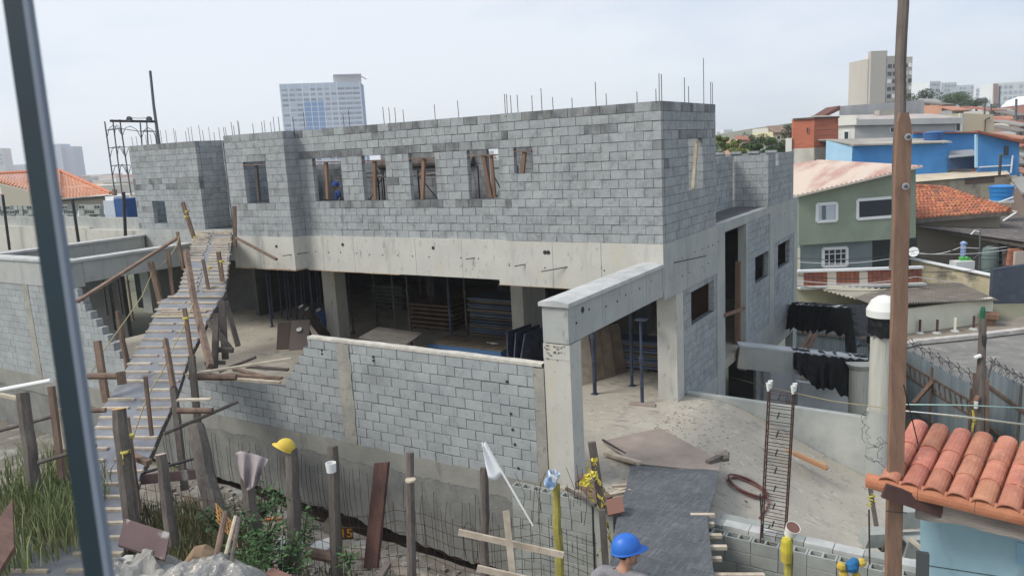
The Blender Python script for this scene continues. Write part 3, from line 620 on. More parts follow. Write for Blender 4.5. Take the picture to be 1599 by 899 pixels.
# retaining walls under the beams
def wallseg(fn, pts_top, zb, th, mat, name, lab, cat='wall'):
    A = [fn(*p) for p in pts_top]; B = [Vector((p.x, p.y, zb)) for p in A[::-1]]
    return one(MB().prism(A+B, fn.n*th), name, mat, lab, cat)
BGR = M('blue_grey_render', S(212,214,218), S(186,190,196), 1.5, .9, .2, 20, stain=(2, .55, .75, S(150,154,160), (1.5,1.5,.3)))
wallseg(Plane(P(1210, 600, 23.2), 4), [(1181, 566), (1250, 574)], -9.6, .2, BGR, 'retaining_wall', 'grey rendered wall below the outer beam beside the dark gap')
wallseg(Plane(P(1285, 600, 22.6), 4), [(1246, 596), (1330, 606)], -9.6, .2, BGR, 'retaining_wall', 'low pale retaining wall left of the short round pier')
wallseg(Plane(P(1300, 575, 27.5), 4), [(1236, 570), (1380, 576)], -9.6, .3, M('pale_bank', S(206,198,182), S(170,160,146), 3, 1, .8, 10), 'earth_bank', 'pale rubble bank behind the low retaining wall', 'bank')
one(MB().box(P(1199, 600, 23).x-.1, P(1199, 600, 23).x+.1, P(1199, 600, 23).y-.1, P(1199, 600, 23).y+.1, -9.5, -6.2), 'wall_pilaster', BGR, 'narrow pale pilaster on the wall under outer beam', 'pilaster')
mb = MB(); mb.box(-7.4, -6.3, 24.9, 25.0, -9.2, -7.0); one(mb, 'lower_wall', DARKIN, 'dark backing for the shaded void under the building beside the doorway', 'wall')  # dark sheet standing for the shade in the void
for (a, b_, d) in (((1250, 578), (1285, 560), 24), ((1285, 590), (1320, 572), 24)):
    one(MB().bar(P(*a, d), P(*b_, d-.4), .12, .12), 'loose_timber', WOODR, 'short dark timber lying %s under the torn plastic' % ('left' if a[0] < 1270 else 'right'), 'timber', 'timbers under the wrapped beam')
# ------------------------------------------------------------------ the timber walkway up to the slab
# stations: picture row, left and right edge, height
STN = [(363, 303, 362, -2.08), (380, 301, 361, -2.28), (420, 289, 356, -2.72), (455, 279, 351, -3.10), (464, 266, 348, -3.20), (468, 252, 344, -3.26), (490, 243, 330, -3.46), (520, 228, 315, -3.72), (560, 206, 294, -4.02), (600, 184, 281, -4.26), (635, 162, 268, -4.44), (671, 148, 251, -4.58), (705, 130, 237, -4.70), (737, 105, 220, -4.80), (790, 78, 205, -4.93), (840, 50, 196, -5.03), (899, 0, 186, -5.12), (960, -50, 180, -5.2)]
WK = thing('timber_walkway', onZ(230, 560, -8.0), 'long sloping plywood walkway with pine cleats rising to the upper slab', 'walkway')
rowsL = [(onZ(l, y, z), onZ(r, y, z)) for y, l, r, z in STN]
mb = MB(); mb.grid([[a + (b-a)*f for f in (0, .25, .5, .75, 1)] for a, b in rowsL], (0, 0, -.03)); mb.build('deck', M('walkway_plywood', S(138,140,146), S(118,121,129), 1.6, .75, .2, 24, fine=(18, .9), stain=[(2.4, .58, .75, S(150,146,142), (1,1,1)), (1.2, .62, .75, S(96,92,92), (1,1,1))]), WK)
for e in (0.02, .98):
    mb = MB(); mb.path([a + (b-a)*e + Vector((0, 0, -.09)) for a, b in rowsL], .045, 5); mb.build('bearer', WOODG, WK)
# cleats: paired pine strips, one half each side
def walk_at(t):
    n = len(rowsL)-1; i = min(n-1, int(t)); f = t-i
    return rowsL[i][0].lerp(rowsL[i+1][0], f), rowsL[i][1].lerp(rowsL[i+1][1], f)
acc, last = 0.0, walk_at(0); tt = 0.0; k_ = 0; r3 = random.Random(11); step = .30
while tt < len(rowsL)-1.02:
    tt += .01; cur = walk_at(tt); acc += ((cur[0]+cur[1])/2-(last[0]+last[1])/2).length; last = cur
    step = .26 if tt < 5 else .37
    if acc > step:
        acc = 0; a, b = cur; k_ += 1; d = b-a
        for (f0, f1) in ((-.02+r3.uniform(-.02, .03), .42+r3.uniform(-.06, .04)), (.55+r3.uniform(-.05, .03), 1.0+r3.uniform(-.03, .02))):
            if r3.random() < (.18 if tt < 5 else .06): continue
            sk = Vector((r3.uniform(-.03, .03), r3.uniform(-.03, .03), 0))
            p, q = a+d*f0+Vector((0,0,.018)), a+d*f1+Vector((0,0,.018))+sk
            MB().bar(p, q, r3.uniform(.055, .08), .04).build('cleat', WOODL, WK)
for f0, f1, t0 in ((.0, .6, 6.05), (.05, .75, 6.2), (.1, .9, 5.9), (.3, 1, 6.1)):
    a, b = walk_at(t0); MB().bar(a+(b-a)*f0+Vector((0,0,.02)), a+(b-a)*f1+Vector((0,0,.03)), .07, .03).build('cleat', WOODL, WK)
a, b = walk_at(.1)
for i in range(7):
    q = a+(b-a)*rnd(0, .9)+Vector((0, 0, .03)); MB().bar(q, q+(b-a)*rnd(.2, .4)+Vector((rnd(-.2, .2), rnd(-.1, .3), .03)), .07, .03).build('loose_lath', WOODL, WK)
# trestle under the walkway
for (p, q, r_) in (((346, 470, 17.9), (352, 560, 17.6), .07), ((338, 490, 17.4), (335, 578, 17.0), .06), ((325, 500, 17.6), (362, 548, 17.4), .05), ((332, 545, 17.2), (364, 547, 17.2), .05), ((320, 566, 17), (352, 566, 17.2), .04), ((352, 470, 18.2), (372, 540, 18.0), .05), ((318, 520, 17), (326, 575, 16.8), .05)):
    MB().bar(P(*p), P(*q), r_*2, r_*2).build('trestle_brace', WOODG, WK)
# handrail posts and fence posts: (top px, bottom px, depth top, depth bottom, radius, square?, material, label)
G1 = 'timber posts along the walkway'
def post(x0, y0, x1, y1, d, r_, lab, mat=WOODR, group=G1, square=True, d2=None, n=8, name='timber_post', cap=None):
    a, b = P(x0, y0, d), P(x1, y1, d2 or d)
    mb = MB()
    if square: mb.bar(b, a, r_*1.35, r_*1.2, (HF.x, HF.y, .1))
    else:
        k = 6; pts = [b+(a-b)*(i/k)+Vector((rnd(-.012, .012), rnd(-.012, .012), 0))*(0 < i < k) for i in range(k+1)]
        mb.path(pts, [r_*(1.1-.18*i/k)*rnd(.96, 1.04) for i in range(k+1)], n)
    if cap:
        t = thing(name, b, lab, 'post', group); mb.build('shaft', mat, t)
        MB().lathe(a, [(r_*.93, -.001), (r_*.93, .004)], n, a-b).build('sawn_top', cap, t); return a, b
    return one(mb, name, mat, lab, 'post', group, smooth=False) and (a, b)
D_ = lambda y: None
post(184, 486, 200, 577, 17.5, .06, 'short brown post at left edge of walkway beside the stepped block wall end', cap=WOODL, square=False)
post(235, 409, 253, 481, 20.3, .09, 'brown post in front of pale column under left ring beam', square=True)
post(262, 391, 271, 461, 20.8, .065, 'brown post tied with rope, left of walkway before the ring beam', square=True)
post(277, 362, 286, 421, 21.8, .055, 'dark thin post at upper left of walkway where the long rail ends')
post(285, 316, 303, 371, 23.2, .075, 'leaning post with yellow ties at top left end of the walkway')
post(291, 394, 303, 470, 19.0, .085, 'tall sawn-topped post standing in the middle of walkway, upper part', cap=WOODL, d2=17.0)
post(303, 470, 329, 572, 17.0, .085, 'long leaning post running down to right edge of the walkway', d2=14.8)
post(317, 405, 332, 486, 19.3, .05, 'slim post with yellow tie near the middle of walkway')
post(341, 393, 351, 465, 19.6, .07, 'post with yellow tie on upper right edge of walkway')
post(366, 322, 367, 386, 22.5, .07, 'upright post at top right end of walkway against the bay')
post(288, 481, 303, 582, 15.9, .055, 'post with a yellow tie on right edge, mid-height of walkway')
post(258, 530, 271, 605, 14.5, .06, 'right-hand walkway post above the crossed offcut boards', d2=13.6)
post(271, 605, 289, 765, 13.6, .075, 'tall dark prop going down into the trench below walkway', WOODG, d2=13.2)
post(227, 588, 237, 680, 13.0, .04, 'thin post standing on the lower walkway deck')
post(152, 532, 166, 628, 15.0, .085, 'thick brown post left of the walkway above cross timbers')
post(299, 555, 309, 662, 14.3, .08, 'dark upright prop under right edge of walkway', WOODG)
post(306, 664, 337, 806, 11.5, .13, 'thick leaning weathered trunk post at front of trench', WOODG, square=False, d2=11.0)
post(186, 638, 207, 825, 10.4, .10, 'stout sawn post with pale top by lower walkway', WOODG, square=False, cap=M('sawn_end', S(206,158,92)))
post(197, 652, 216, 800, 10.8, .055, 'reddish square post behind the stout sawn post')
post(251, 709, 270, 850, 10.2, .075, 'short post with sawn top in front of maroon panel trestle', cap=WOODL, square=False, mat=WOODG)
post(35, 613, 56, 780, 11.5, .10, 'weathered post with frayed top at far left in the grass', WOODG, square=False)
post(80, 603, 97, 745, 11.3, .06, 'rusty post carrying the white rail at far left', WOODR)
post(89, 640, 100, 700, 11.6, .05, 'pale plank upright beside rusty post at far left', WOODL)
# long rails, ropes and loose boards at the walkway
G2 = 'loose timbers and rails at the walkway'
def stick(p, q, w_, h_, mat, lab, cat='timber', group=G2, name='timber_rail', round_=False):
    mb = MB()
    if round_: mb.tube(P(*p), P(*q), w_/2, n=8)
    else: mb.bar(P(*p), P(*q), w_, h_)
    return one(mb, name, mat, lab, cat, group)
stick((120, 471, 17.5), (278, 371, 22), .10, .06, WOODR, 'long brown handrail board sloping up across the left ring beam')
stick((368, 371, 22), (432, 405, 19.5), .07, .05, WOODR, 'short brown stick leaning off the bay beam right of walkway')
stick((0, 609, 11.5), (80, 594, 11.3), .07, .07, WHITEP, 'white pipe rail at far left over the grass', 'pipe', round_=True)
stick((0, 616, 11.8), (40, 624, 11.7), .06, .05, WOODL, 'pale lath under the white pipe rail')
stick((138, 587, 14.6), (190, 587, 14.6), .13, .13, WOODR, 'round log crosspiece left of the walkway', round_=True)
stick((188, 580, 14.3), (191, 600, 14.3), .16, .1, WOODR, 'short sawn block at end of the log crosspiece')
stick((90, 641, 12.8), (165, 640, 12.8), .09, .09, WOODR, 'red-brown crossbar low at left of walkway', round_=True)
stick((290, 585, 14.6), (455, 560, 14.6), .07, .04, WOODL, 'long white-painted lath lying over the offcut pile')
stick((296, 588, 14.4), (369, 589, 14.4), .13, .13, WOODR, 'red-brown log end resting beside the long lath', round_=True)
stick((277, 624, 13.2), (329, 623, 13.2), .10, .03, WOODL, 'pale board sticking out right of the walkway')
stick((277, 641, 13.0), (332, 641, 13.0), .11, .09, WOODR, 'red-brown crossbar sticking out below the pale board', round_=True)
stick((256, 677, 12.9), (371, 627, 14.2), .07, .07, WOODG, 'thin dark diagonal brace against block wall', round_=True)
stick((0, 672, 12.3), (118, 640, 12.3), .06, .06, WOODG, 'grey crossrail over the grass at far left', round_=True)
stick((60, 722, 11.2), (150, 695, 11.2), .06, .06, WOODG, 'lower grey crossrail in the grass', round_=True)
stick((212, 741, 12.5), (312, 713, 12.5), .05, .05, STEELD, 'thin rusty bar crossing under the walkway', round_=True)
stick((207, 712, 11.0), (233, 722, 10.8), .09, .07, WOODR, 'short broken stick nailed to the lower post')
for i, (p, q, lab) in enumerate((((342, 580, 15.6), (400, 557, 15.8), 'dark offcut on top of the timber pile'), ((352, 585, 15.4), (440, 590, 15.0), 'long red board in the timber pile on low wall'), ((365, 576, 15.6), (435, 594, 15.0), 'orange-brown board in the timber pile on low wall'), ((385, 572, 15.6), (450, 577, 15.4), 'thin board at the back of the timber pile'), ((340, 590, 15.2), (438, 597, 14.9), 'pale plank along the front of the timber pile'))):
    stick(p, q, .09, .05, WOODL if i == 4 else (WOODG if i in (0, 3) else WOODR), lab, name='offcut_board')
def rope(pts, lab, mat=ROPE, r_=.013, cat='rope', name='rope', group=None, sag=0):
    return one(MB().path([P(*p) for p in pts], r_, 5), name, mat, lab, cat, group, smooth=True)
rope([(138, 590, 14.9), (160, 550, 16), (196, 500, 17.4), (222, 462, 19), (238, 425, 20.3), (262, 405, 20.8), (275, 385, 21.5), (281, 366, 21.8)], 'pale rope strung between posts along left of walkway')
rope([(205, 690, 12), (222, 640, 13), (236, 608, 13.2), (252, 582, 14), (262, 560, 14.6), (282, 520, 15.6), (298, 484, 16.5), (316, 430, 18.5)], 'pale rope strung along right posts of the walkway')
for i, (x, y, d) in enumerate(((291, 338, 23.0), (292, 330, 23.1), (305, 370, 22.8), (346, 408, 19.5), (328, 418, 19.2), (290, 497, 15.8), (196, 705, 10.35), (202, 680, 10.7))):
    c = P(x, y, d); mb = MB(); mb.lathe(c, [(.062, -.02), (.07, 0), (.062, .02)], 9); mb.path([c+Vector((.03, -.06, 0)), c+Vector((.06, -.08, -.07)), c+Vector((.05, -.08, -.14))], .008, 4)
    one(mb, 'yellow_tie', TAPE, ['yellow tie near top of the leaning post at walkway end', 'yellow tie above another on the leaning post', 'yellow tie at foot of the leaning post', 'yellow tie on upper right walkway post', 'yellow tie on slim mid walkway post', 'yellow tie on right mid-height walkway post', 'yellow band round the stout sawn post', 'yellow band on the reddish square post'][i], 'tie', 'yellow ties on the walkway posts')
# tilted maroon shuttering panels by the trestle
MAR = M('maroon_panel', S(112,88,86), S(96,76,76), 2, .7, .2, 20, stain=(1.6, .6, .68, S(160,156,150), (2,2,.3)))
def panel(px, d, th, mat, lab, name='shutter_panel', cat='panel', group=None):
    A = [P(x, y, dd) for (x, y), dd in zip(px, d)]
    if len(A) == 4: A[3] = A[0]+A[2]-A[1]
    n_ = (A[1]-A[0]).cross(A[2]-A[0]).normalized()
    return one(MB().prism(A, n_*th), name, mat, lab, cat, group)
panel([(195, 812), (185, 853), (258, 877), (294, 849)], [8.9, 8.6, 8.5, 8.9], .04, MAR, 'maroon shuttering panel smeared with cement beside the plastic heap')
panel([(205, 742), (205, 757), (312, 746), (310, 728)], [12.4, 12.4, 12.6, 12.6], .05, MAR, 'long maroon panel lying under the walkway trestle')
panel([(0, 815), (0, 899), (24, 860), (62, 800)], [8.2, 7.2, 7.6, 8.4], .05, M('maroon_boards', S(112,82,70), S(90,66,58), 3, .8, .4, 30, stretch=(1,6,1)), 'stack of reddish boards at the lower left beside the walkway')
# ------------------------------------------------------------------ street fence: posts, mesh, things hung on it
G3 = 'weathered posts of the street fence'
FD = 9.8
post(380, 705, 397, 830, 9.9, .08, 'fence post with grey cloth hanging over its top', WOODG, G3, False)
post(455, 700, 463, 892, FD, .085, 'fence post capped with a yellow hard hat', WOODG, G3, False)
post(519, 696, 527, 920, 9.9, .075, 'fence post with a white cup on its side', WOODG, G3, False)
post(640, 706, 643, 960, 9.7, .055, 'fence post with a light band near its top', WOODG, G3, False)
post(756, 730, 757, 960, 9.8, .06, 'plain grey brown fence post below the white flag', WOODG, G3, False)
yp = M('yellow_painted_post', S(168,158,66), S(124,114,58), 6, .8, .4, 30, stain=(3, .55, .68, S(96,84,60), (2,2,.5)))
post(868, 755, 876, 960, 9.6, .055, 'yellow painted fence post with a crushed can on top', yp, G3, False)
post(924, 690, 941, 800, 9.9, .075, 'fence post wrapped in yellow and black tape', WOODG, G3, True)
post(940, 795, 951, 960, 9.6, .06, 'square grey post below the taped fence post', WOODG, G3, True)
post(1232, 826, 1230, 960, 9.2, .055, 'yellow painted post with an upturned paint pot on top', yp, G3, False)
tag(panel([(588, 722), (571, 885), (592, 885), (604, 725)], [10.1, 10.1, 10.0, 10.0], .05, M('rusty_board', S(112,78,68), S(78,58,54), 4, .9, .5, 26, stretch=(2,2,.4), fine=(40, .7)), 'x'), 'wide rusty red plank leaning in the fence line', 'plank')
# wire mesh between posts
mesh = thing('wire_mesh_fence', P(640, 880, 9.9), 'rusty welded wire mesh strung along the weathered street fence posts', 'fence')
mA, mB_ = P(392, 740, 10.1), P(930, 790, 9.9)
fl_ = Vector((mB_.x-mA.x, mB_.y-mA.y, 0)); nW = 36
topz = lambda f: -4.33 + f*(-.62) + .10*math.sin(f*17)
for i in range(nW+1):
    f = i/nW; p = mA + fl_*f; zt_ = topz(f)+rnd(-.02, .12); dx = rnd(-.015, .015)
    MB().path([(p.x, p.y, zt_-1.95), (p.x+dx, p.y, zt_-1), (p.x+dx*2, p.y, zt_)], .0045, 4).build('vertical_wire', STEEL, mesh)
for j in range(12):
    pts = []
    for i in range(0, nW+1, 3):
        f = i/nW; p = mA + fl_*f; pts.append((p.x, p.y+.008, topz(f)-.05-.155*j + .015*math.sin(i*1.3+j)))
    MB().path(pts, .004, 4).build('horizontal_wire', STEEL, mesh)
for c, g in (((838, 800, 9.75), .22), ((905, 800, 9.75), .15)):
    for i in range(5):
        q = P(*c)+Vector((rnd(-g, g), rnd(-.05, .05), rnd(-.2, .1))); MB().path([q, q+Vector((rnd(-.05, .05), 0, .25)), q+Vector((rnd(-.12, .12), .03, .5))], .004, 4).build('loose_wire', STEEL, mesh)
lp = P(733, 850, 9.8); MB().path([lp+Vector((.20*math.cos(t)*.55, .02, .30*math.sin(t))) for t in np.linspace(-.9, 4.0, 16)], .006, 4).build('wire_loop', STEELD, mesh)
mesh2 = thing('wire_mesh_fence', P(240, 740, 10.6), 'older wire mesh behind the sawn posts at lower walkway', 'fence')
A2, B2 = P(205, 690, 10.7), P(400, 740, 10.5); f2 = Vector((B2.x-A2.x, B2.y-A2.y, 0))
for i in range(15):
    p = A2+f2*(i/14); MB().path([(p.x, p.y, -4.3-.3*i/14-1.5), (p.x+rnd(-.02, .02), p.y, -4.25-.3*i/14)], .004, 4).build('vertical_wire', STEEL, mesh2)
for j in range(8): MB().path([(A2.x, A2.y, -4.4-.17*j), (B2.x, B2.y, -4.7-.17*j)], .004, 4).build('horizontal_wire', STEEL, mesh2)
# boards of a rough barrier
G4 = 'pine boards of the rough barrier'
stick((716, 830, 9.3), (880, 866, 9.2), .03, .075, WOODL, 'upper long pine board across the fence before hollow block wall', group=G4, name='pine_board')
stick((745, 886, 9.0), (850, 910, 9.0), .03, .075, WOODL, 'lower pine board across the fence at bottom of picture', group=G4, name='pine_board')
stick((790, 797, 9.2), (802, 910, 9.1), .075, .03, WOODL, 'upright pine batten nailed across the two barrier boards', group=G4, name='pine_board')
# yellow hard hat on a post
def hat(c, s, yaw, tilt, mat, lab, strap=True, ridges=3, name='hard_hat', brim=True):
    c = Vector(c); t = thing(name, c, lab, 'hard hat'); Rm = Matrix.Rotation(yaw, 3, 'Z') @ Matrix.Rotation(tilt, 3, 'Y')
    mb = MB(); rows = []
    for i in range(13):
        ph = i/12*math.pi/2; row = []
        for j in range(41):
            th = 2*math.pi*j/40; x, y, z = math.cos(th)*math.cos(ph)*.138, math.sin(th)*math.cos(ph)*.112, math.sin(ph)*.125
            if ridges:
                for o_ in (0, -.042, .042): z += .012*math.exp(-((y-o_)/.010)**2)*max(0, math.sin(ph))*(1 if o_ == 0 or abs(x) < .10 else .4)
            row.append(c + Rm @ Vector((x, y, z))*s)
        rows.append(row)
    mb.grid(rows); mb.build('shell', mat, t, smooth=True)
    mb = MB(); rows = []
    for (k, zz) in ((1.0, .0), (1.0, -.006), (1.09, -.012), (1.1, -.018), (1.0, -.016)):
        row = []
        for j in range(41):
            th = 2*math.pi*j/40; fx = 1+.28*max(0, math.cos(th))**1.5*(k > 1.05)
            row.append(c + Rm @ Vector((math.cos(th)*.138*k*fx, math.sin(th)*.112*k, zz-.02*max(0, math.cos(th))**2*(k > 1.05)))*s)
        rows.append(row)
    mb.grid(rows); mb.build('brim', mat, t, smooth=True)
    if strap:
        mb = MB(); mb.bar(c+Rm @ Vector((-.09, .0, -.01))*s, c+Rm @ Vector((-.15, .02, -.09))*s, .035*s, .02*s); mb.build('strap', WHITEP, t)
    return t
hat(P(446, 698, FD-.02), .88, -2.5, -.55, YELL, 'yellow hard hat hung upside on a fence post')
# grey cloth over a post
cl = MB(); rows = []
tops = [(367, 707), (375, 704), (386, 706), (398, 709), (410, 713), (420, 717)]; bots = [(376, 744), (381, 752), (386, 768), (394, 762), (402, 757), (408, 736)]
def pl(a, f): q = f*(len(a)-1); i = min(len(a)-2, int(q)); return (a[i][0]+(a[i+1][0]-a[i][0])*(q-i), a[i][1]+(a[i+1][1]-a[i][1])*(q-i))
for i in range(13):
    f = i/12; row = []
    for j in range(37):
        g = j/36; t_, b_ = pl(tops, g), pl(bots, g); x, y = t_[0]+(b_[0]-t_[0])*f, t_[1]+(b_[1]-t_[1])*f
        d = 9.72+.045*math.sin(g*15+f*2.2)*(.25+f)+.02*math.sin(g*31+f*4)*f+(.10*max(0, .12-f)); row.append(P(x, y, d))
    rows.append(row)
cl.grid(rows, tuple(HF*.008)); one(cl, 'cloth', M('grey_mauve_cloth', S(168,154,154), S(146,134,136), 5, .95, .3, 60), 'grey mauve cloth draped over a fence post left of the yellow hard hat', 'cloth', smooth=True)
c = P(517, 729, 9.75); one(MB().lathe(c, [(.06, -.06), (.068, .06), (.060, .06), (.05, -.045), (0, -.045)], 16), 'cup', WHITEP, 'white plastic cup hooked on the fence post under its stub', 'cup')
c = P(641, 749, 9.62); one(MB().lathe(c, [(.066, -.012), (.066, .012), (.05, .013)], 14), 'post_band', WOODL, 'pale band near top of a fence post', 'band')
# number plate 15 on a small board
def text_mesh(txt, size, mat, parent, loc, xdir, updir, name='number', depth=.004):
    cu = bpy.data.curves.new('t', 'FONT'); cu.body = txt; cu.size = size; cu.extrude = depth; cu.align_x = 'CENTER'; cu.align_y = 'CENTER'; cu.offset = .0015*size*8
    ob = bpy.data.objects.new('t', cu); COL.objects.link(ob); dg = bpy.context.evaluated_depsgraph_get()
    me = bpy.data.meshes.new_from_object(ob.evaluated_get(dg)); bpy.data.objects.remove(ob)
    me.name = name; X = Vector(xdir).normalized(); U = Vector(updir).normalized(); Z = X.cross(U)
    Mx = Matrix((X, U, Z)).transposed(); 
    for v in me.vertices: v.co = Mx @ v.co + Vector(loc) - wloc(parent)
    me.materials.clear(); me.materials.append(mat); o = bpy.data.objects.new(name, me); COL.objects.link(o); o.parent = parent; return o
c = P(541, 832, 10.2); t = thing('number_board', c, 'small dark board painted with a yellow 15 in the trench', 'sign')
mb = MB(); mb.obox(c, HR*.085, HF*.008, (0, 0, .085)); mb.build('board', M('board_brown', S(92,72,56)), t)
text_mesh('15', .17, M('paint_orange', S(226,150,36)), t, c-HF*.012+Vector((0, 0, 0)), HR, (0, 0, 1), 'number')
# white plastic flag on a stick
fa, fb = P(757, 690, 9.5), P(832, 820, 9.4)
t = thing('white_flag', fb, 'white plastic bag tied as flag to a slanting white stick above the fence', 'flag')
MB().tube(fb, fa, .011, .016, 7).build('stick', WHITEP, t)
rows = []
for i in range(9):
    f = i/8; p = fa+(fb-fa)*(.01+.40*f); w_ = .045+.15*f
    rows.append([p - HR*(w_*g)+HF*(-.03*math.sin(g*6+f*4)) + Vector((0, 0, -.05*g*f+.01*math.sin(g*9))) for g in np.linspace(-.12, 1, 8)])
mb = MB(); mb.grid(rows, tuple(HF*.006)); mb.build('bag', M('white_bag', S(226,228,230), rough=.5), t, smooth=True)
# crushed can, tape, paint pot
c = P(862, 748, 9.5); mb = MB()
mb.lathe(c, [(.078, -.10), (.084, -.04), (.074, 0), (.085, .06), (.080, .10), (.075, .10), (.06, -.07)], 5, (.35, .1, 1)); t = thing('crushed_can', c, 'crushed blue and white can on top of the yellow fence post', 'can'); mb.build('can', M('can_blue_white', S(214,222,230), S(110,146,190), 9, .5, smooth=(.5, .55)), t)
tp = thing('barrier_tape', P(930, 760, 9.7), 'yellow and black tape knotted round the fence post by the ramp', 'tape')
for s_ in range(3):
    pts = []
    for i in range(26):
        f = i/25; ang = f*14+s_*2; base_ = P(928+16*f-8*math.sin(f*5+s_), 715+150*f, 9.72)
        pts.append(base_+HR*(.05*math.sin(ang))+HF*(-.06+.03*math.cos(ang)))
    rows = [[p+Vector((0, 0, .022*math.sin(i*1.3))), p+HR*(.03*math.cos(i*1.7))+Vector((0, 0, -.03))] for i, p in enumerate(pts)]
    MB().grid(rows).build('ribbon', M('tape_strip', S(196,176,70), S(66,58,40), 24, .5, smooth=(.5, .55)), tp)
for i, (x, y, r_) in enumerate(((913, 752, .07), (918, 742, .05), (926, 738, .045), (928, 717, .04))):
    c = P(x, y, 9.6); mb = MB(); rows = [[c+HR*(r_*math.cos(t_)*(k/3))*rnd(.8, 1.2)+Vector((0, 0, r_*math.sin(t_)*(k/3)*rnd(.8, 1.1)))-HF*(.04*rnd(0, 1)) for t_ in np.linspace(0, 2*math.pi, 10)] for k in range(4)]
    mb.grid(rows); mb.build('yellow_rag', M('yellow_rag', S(226,208,74), rough=.6), tp)
c = P(1236, 828, 9.1); mb = MB(); ax = (.35, -.35, .9)
t = thing('paint_pot', c, 'white paint pot stained brown, tilted on the yellow post', 'pot')
mb.lathe(c, [(.065, -.08), (.085, .07), (.080, .07), (.06, -.06), (0, -.06)], 18, ax); mb.m = 0; mb.build('pot', WHITEP, t, smooth=False)
MB().lathe(c, [(.078, .066), (.06, -.04), (0, -.045)], 18, ax).build('inside', M('brown_inside', S(120,82,72)), t)
c = P(1228, 856, 9.1); mb = MB(); mb.lathe(c, [(.062, -.16), (.07, -.02), (.062, .10), (.05, .13)], 12); one(mb, 'yellow_wrap', M('yellow_wrap', S(210,196,40), S(180,160,60), 6, .6), 'yellow cloth wrapped round post under the paint pot', 'wrap')
# rubbish, rubble and planks near the fence
def heap(c, rx, ry, h, mat, lab, name, cat, seed=1, n=26, rough_=.35, smooth_=False):
    r = random.Random(seed); rows = []
    for i in range(n):
        row = []
        for j in range(n):
            u, v = i/(n-1)*2-1, j/(n-1)*2-1; d = max(0, 1-(u*u+v*v)); z = h*d**.7*(1+rough_*mn.noise(Vector((u*2.6+seed, v*2.6, 1))))+h*d**.5*rough_*(.75*(.5-abs(mn.noise(Vector((u*3.2+seed+v, v*3.2-u, 2)))))+.32*(.4-abs(mn.noise(Vector((u*8+seed, v*7+u*3, 5)))))+.10*abs(mn.noise(Vector((u*20+seed, v*18, 5)))))
            row.append(Vector(c)+HR*(u*rx)+HF*(v*ry)+Vector((0, 0, z)))
        rows.append(row)
    return one(MB().grid(rows), name, mat, lab, cat, smooth=smooth_)
PLAS = M('clear_plastic', S(158,154,148), S(128,124,117), 2.4, .26, .5, 7, spec=.6, stain=(3, .55, .65, S(150,138,122), (1,1,1)))
heap(P(318, 925, 8.2)+Vector((0, 0, -.22)), .80, .6, .50, PLAS, 'heap of crumpled clear plastic sheeting at bottom left of the fence', 'plastic_heap', 'plastic sheet', 3, 70, .28, False)
heap(P(318, 890, 9.3)+Vector((0, 0, -.3)), .35, .3, .6, M('cardboard', S(158,130,102)), 'piece of brown card behind the plastic heap', 'cardboard', 'cardboard', 8, 8, .2)
heap(P(215, 905, 8.6)+Vector((0, 0, -.3)), .75, .6, .40, M('rubble_pale', S(176,172,164), S(146,142,136), 4, 1, .9, 12), 'pale heap of cement rubble at bottom left beside walkway', 'rubble_heap', 'rubble', 5, 40, .8)
for (p, q, w_, mat, lab) in (((330, 905, 8.2), (352, 800, 8.9), .07, WOODR, 'thick orange-brown stake leaning over the plastic heap'), ((343, 905, 8.2), (368, 806, 8.9), .05, WOODL, 'pale stake leaning over the plastic heap'), ((356, 905, 8.1), (374, 808, 8.9), .05, WOODG, 'dark stake leaning over the plastic heap')):
    stick(p, q, w_, w_, mat, lab, group='stakes leaning over the plastic heap', name='stake', round_=True)
t = thing('orange_mesh', P(350, 810, 9.2), 'scrap of orange safety mesh behind the leaning stakes', 'mesh'); om = M('orange_mesh', S(196,142,78))
for i in range(7): MB().bar(P(337+5*i, 785+6*i, 9.2), P(341+5*i, 812+7*i, 9.1), .012, .012).build('mesh_strand', om, t)
for i in range(5): MB().bar(P(337, 786+6*i, 9.2), P(370, 825+6*i, 9.15), .012, .012).build('mesh_strand', om, t)
stick((395, 812, 11.5), (438, 810, 11.2), .06, .04, M('orange_timber', S(190,112,62)), 'thin orange batten in the trench by the shrubs', group='timbers in the trench')
stick((480, 862, 10.0), (534, 872, 9.9), .15, .15, WOODR, 'short rusty log lying by the fence foot', group='timbers in the trench', round_=True, name='log')
stick((420, 893, 9.2), (470, 915, 9.0), .14, .06, M('red_offcut', S(150,110,96)), 'reddish board offcut at bottom edge by the shrubs', group='timbers in the trench')
stick((400, 899, 9.2), (440, 925, 9.0), .14, .06, M('red_offcut2', S(140,104,92)), 'second reddish offcut beside the first at bottom edge', group='timbers in the trench')
stick((590, 905, 9.6), (606, 880, 9.9), .09, .06, WOODG, 'small grey timber end at the plank foot', group='timbers in the trench')
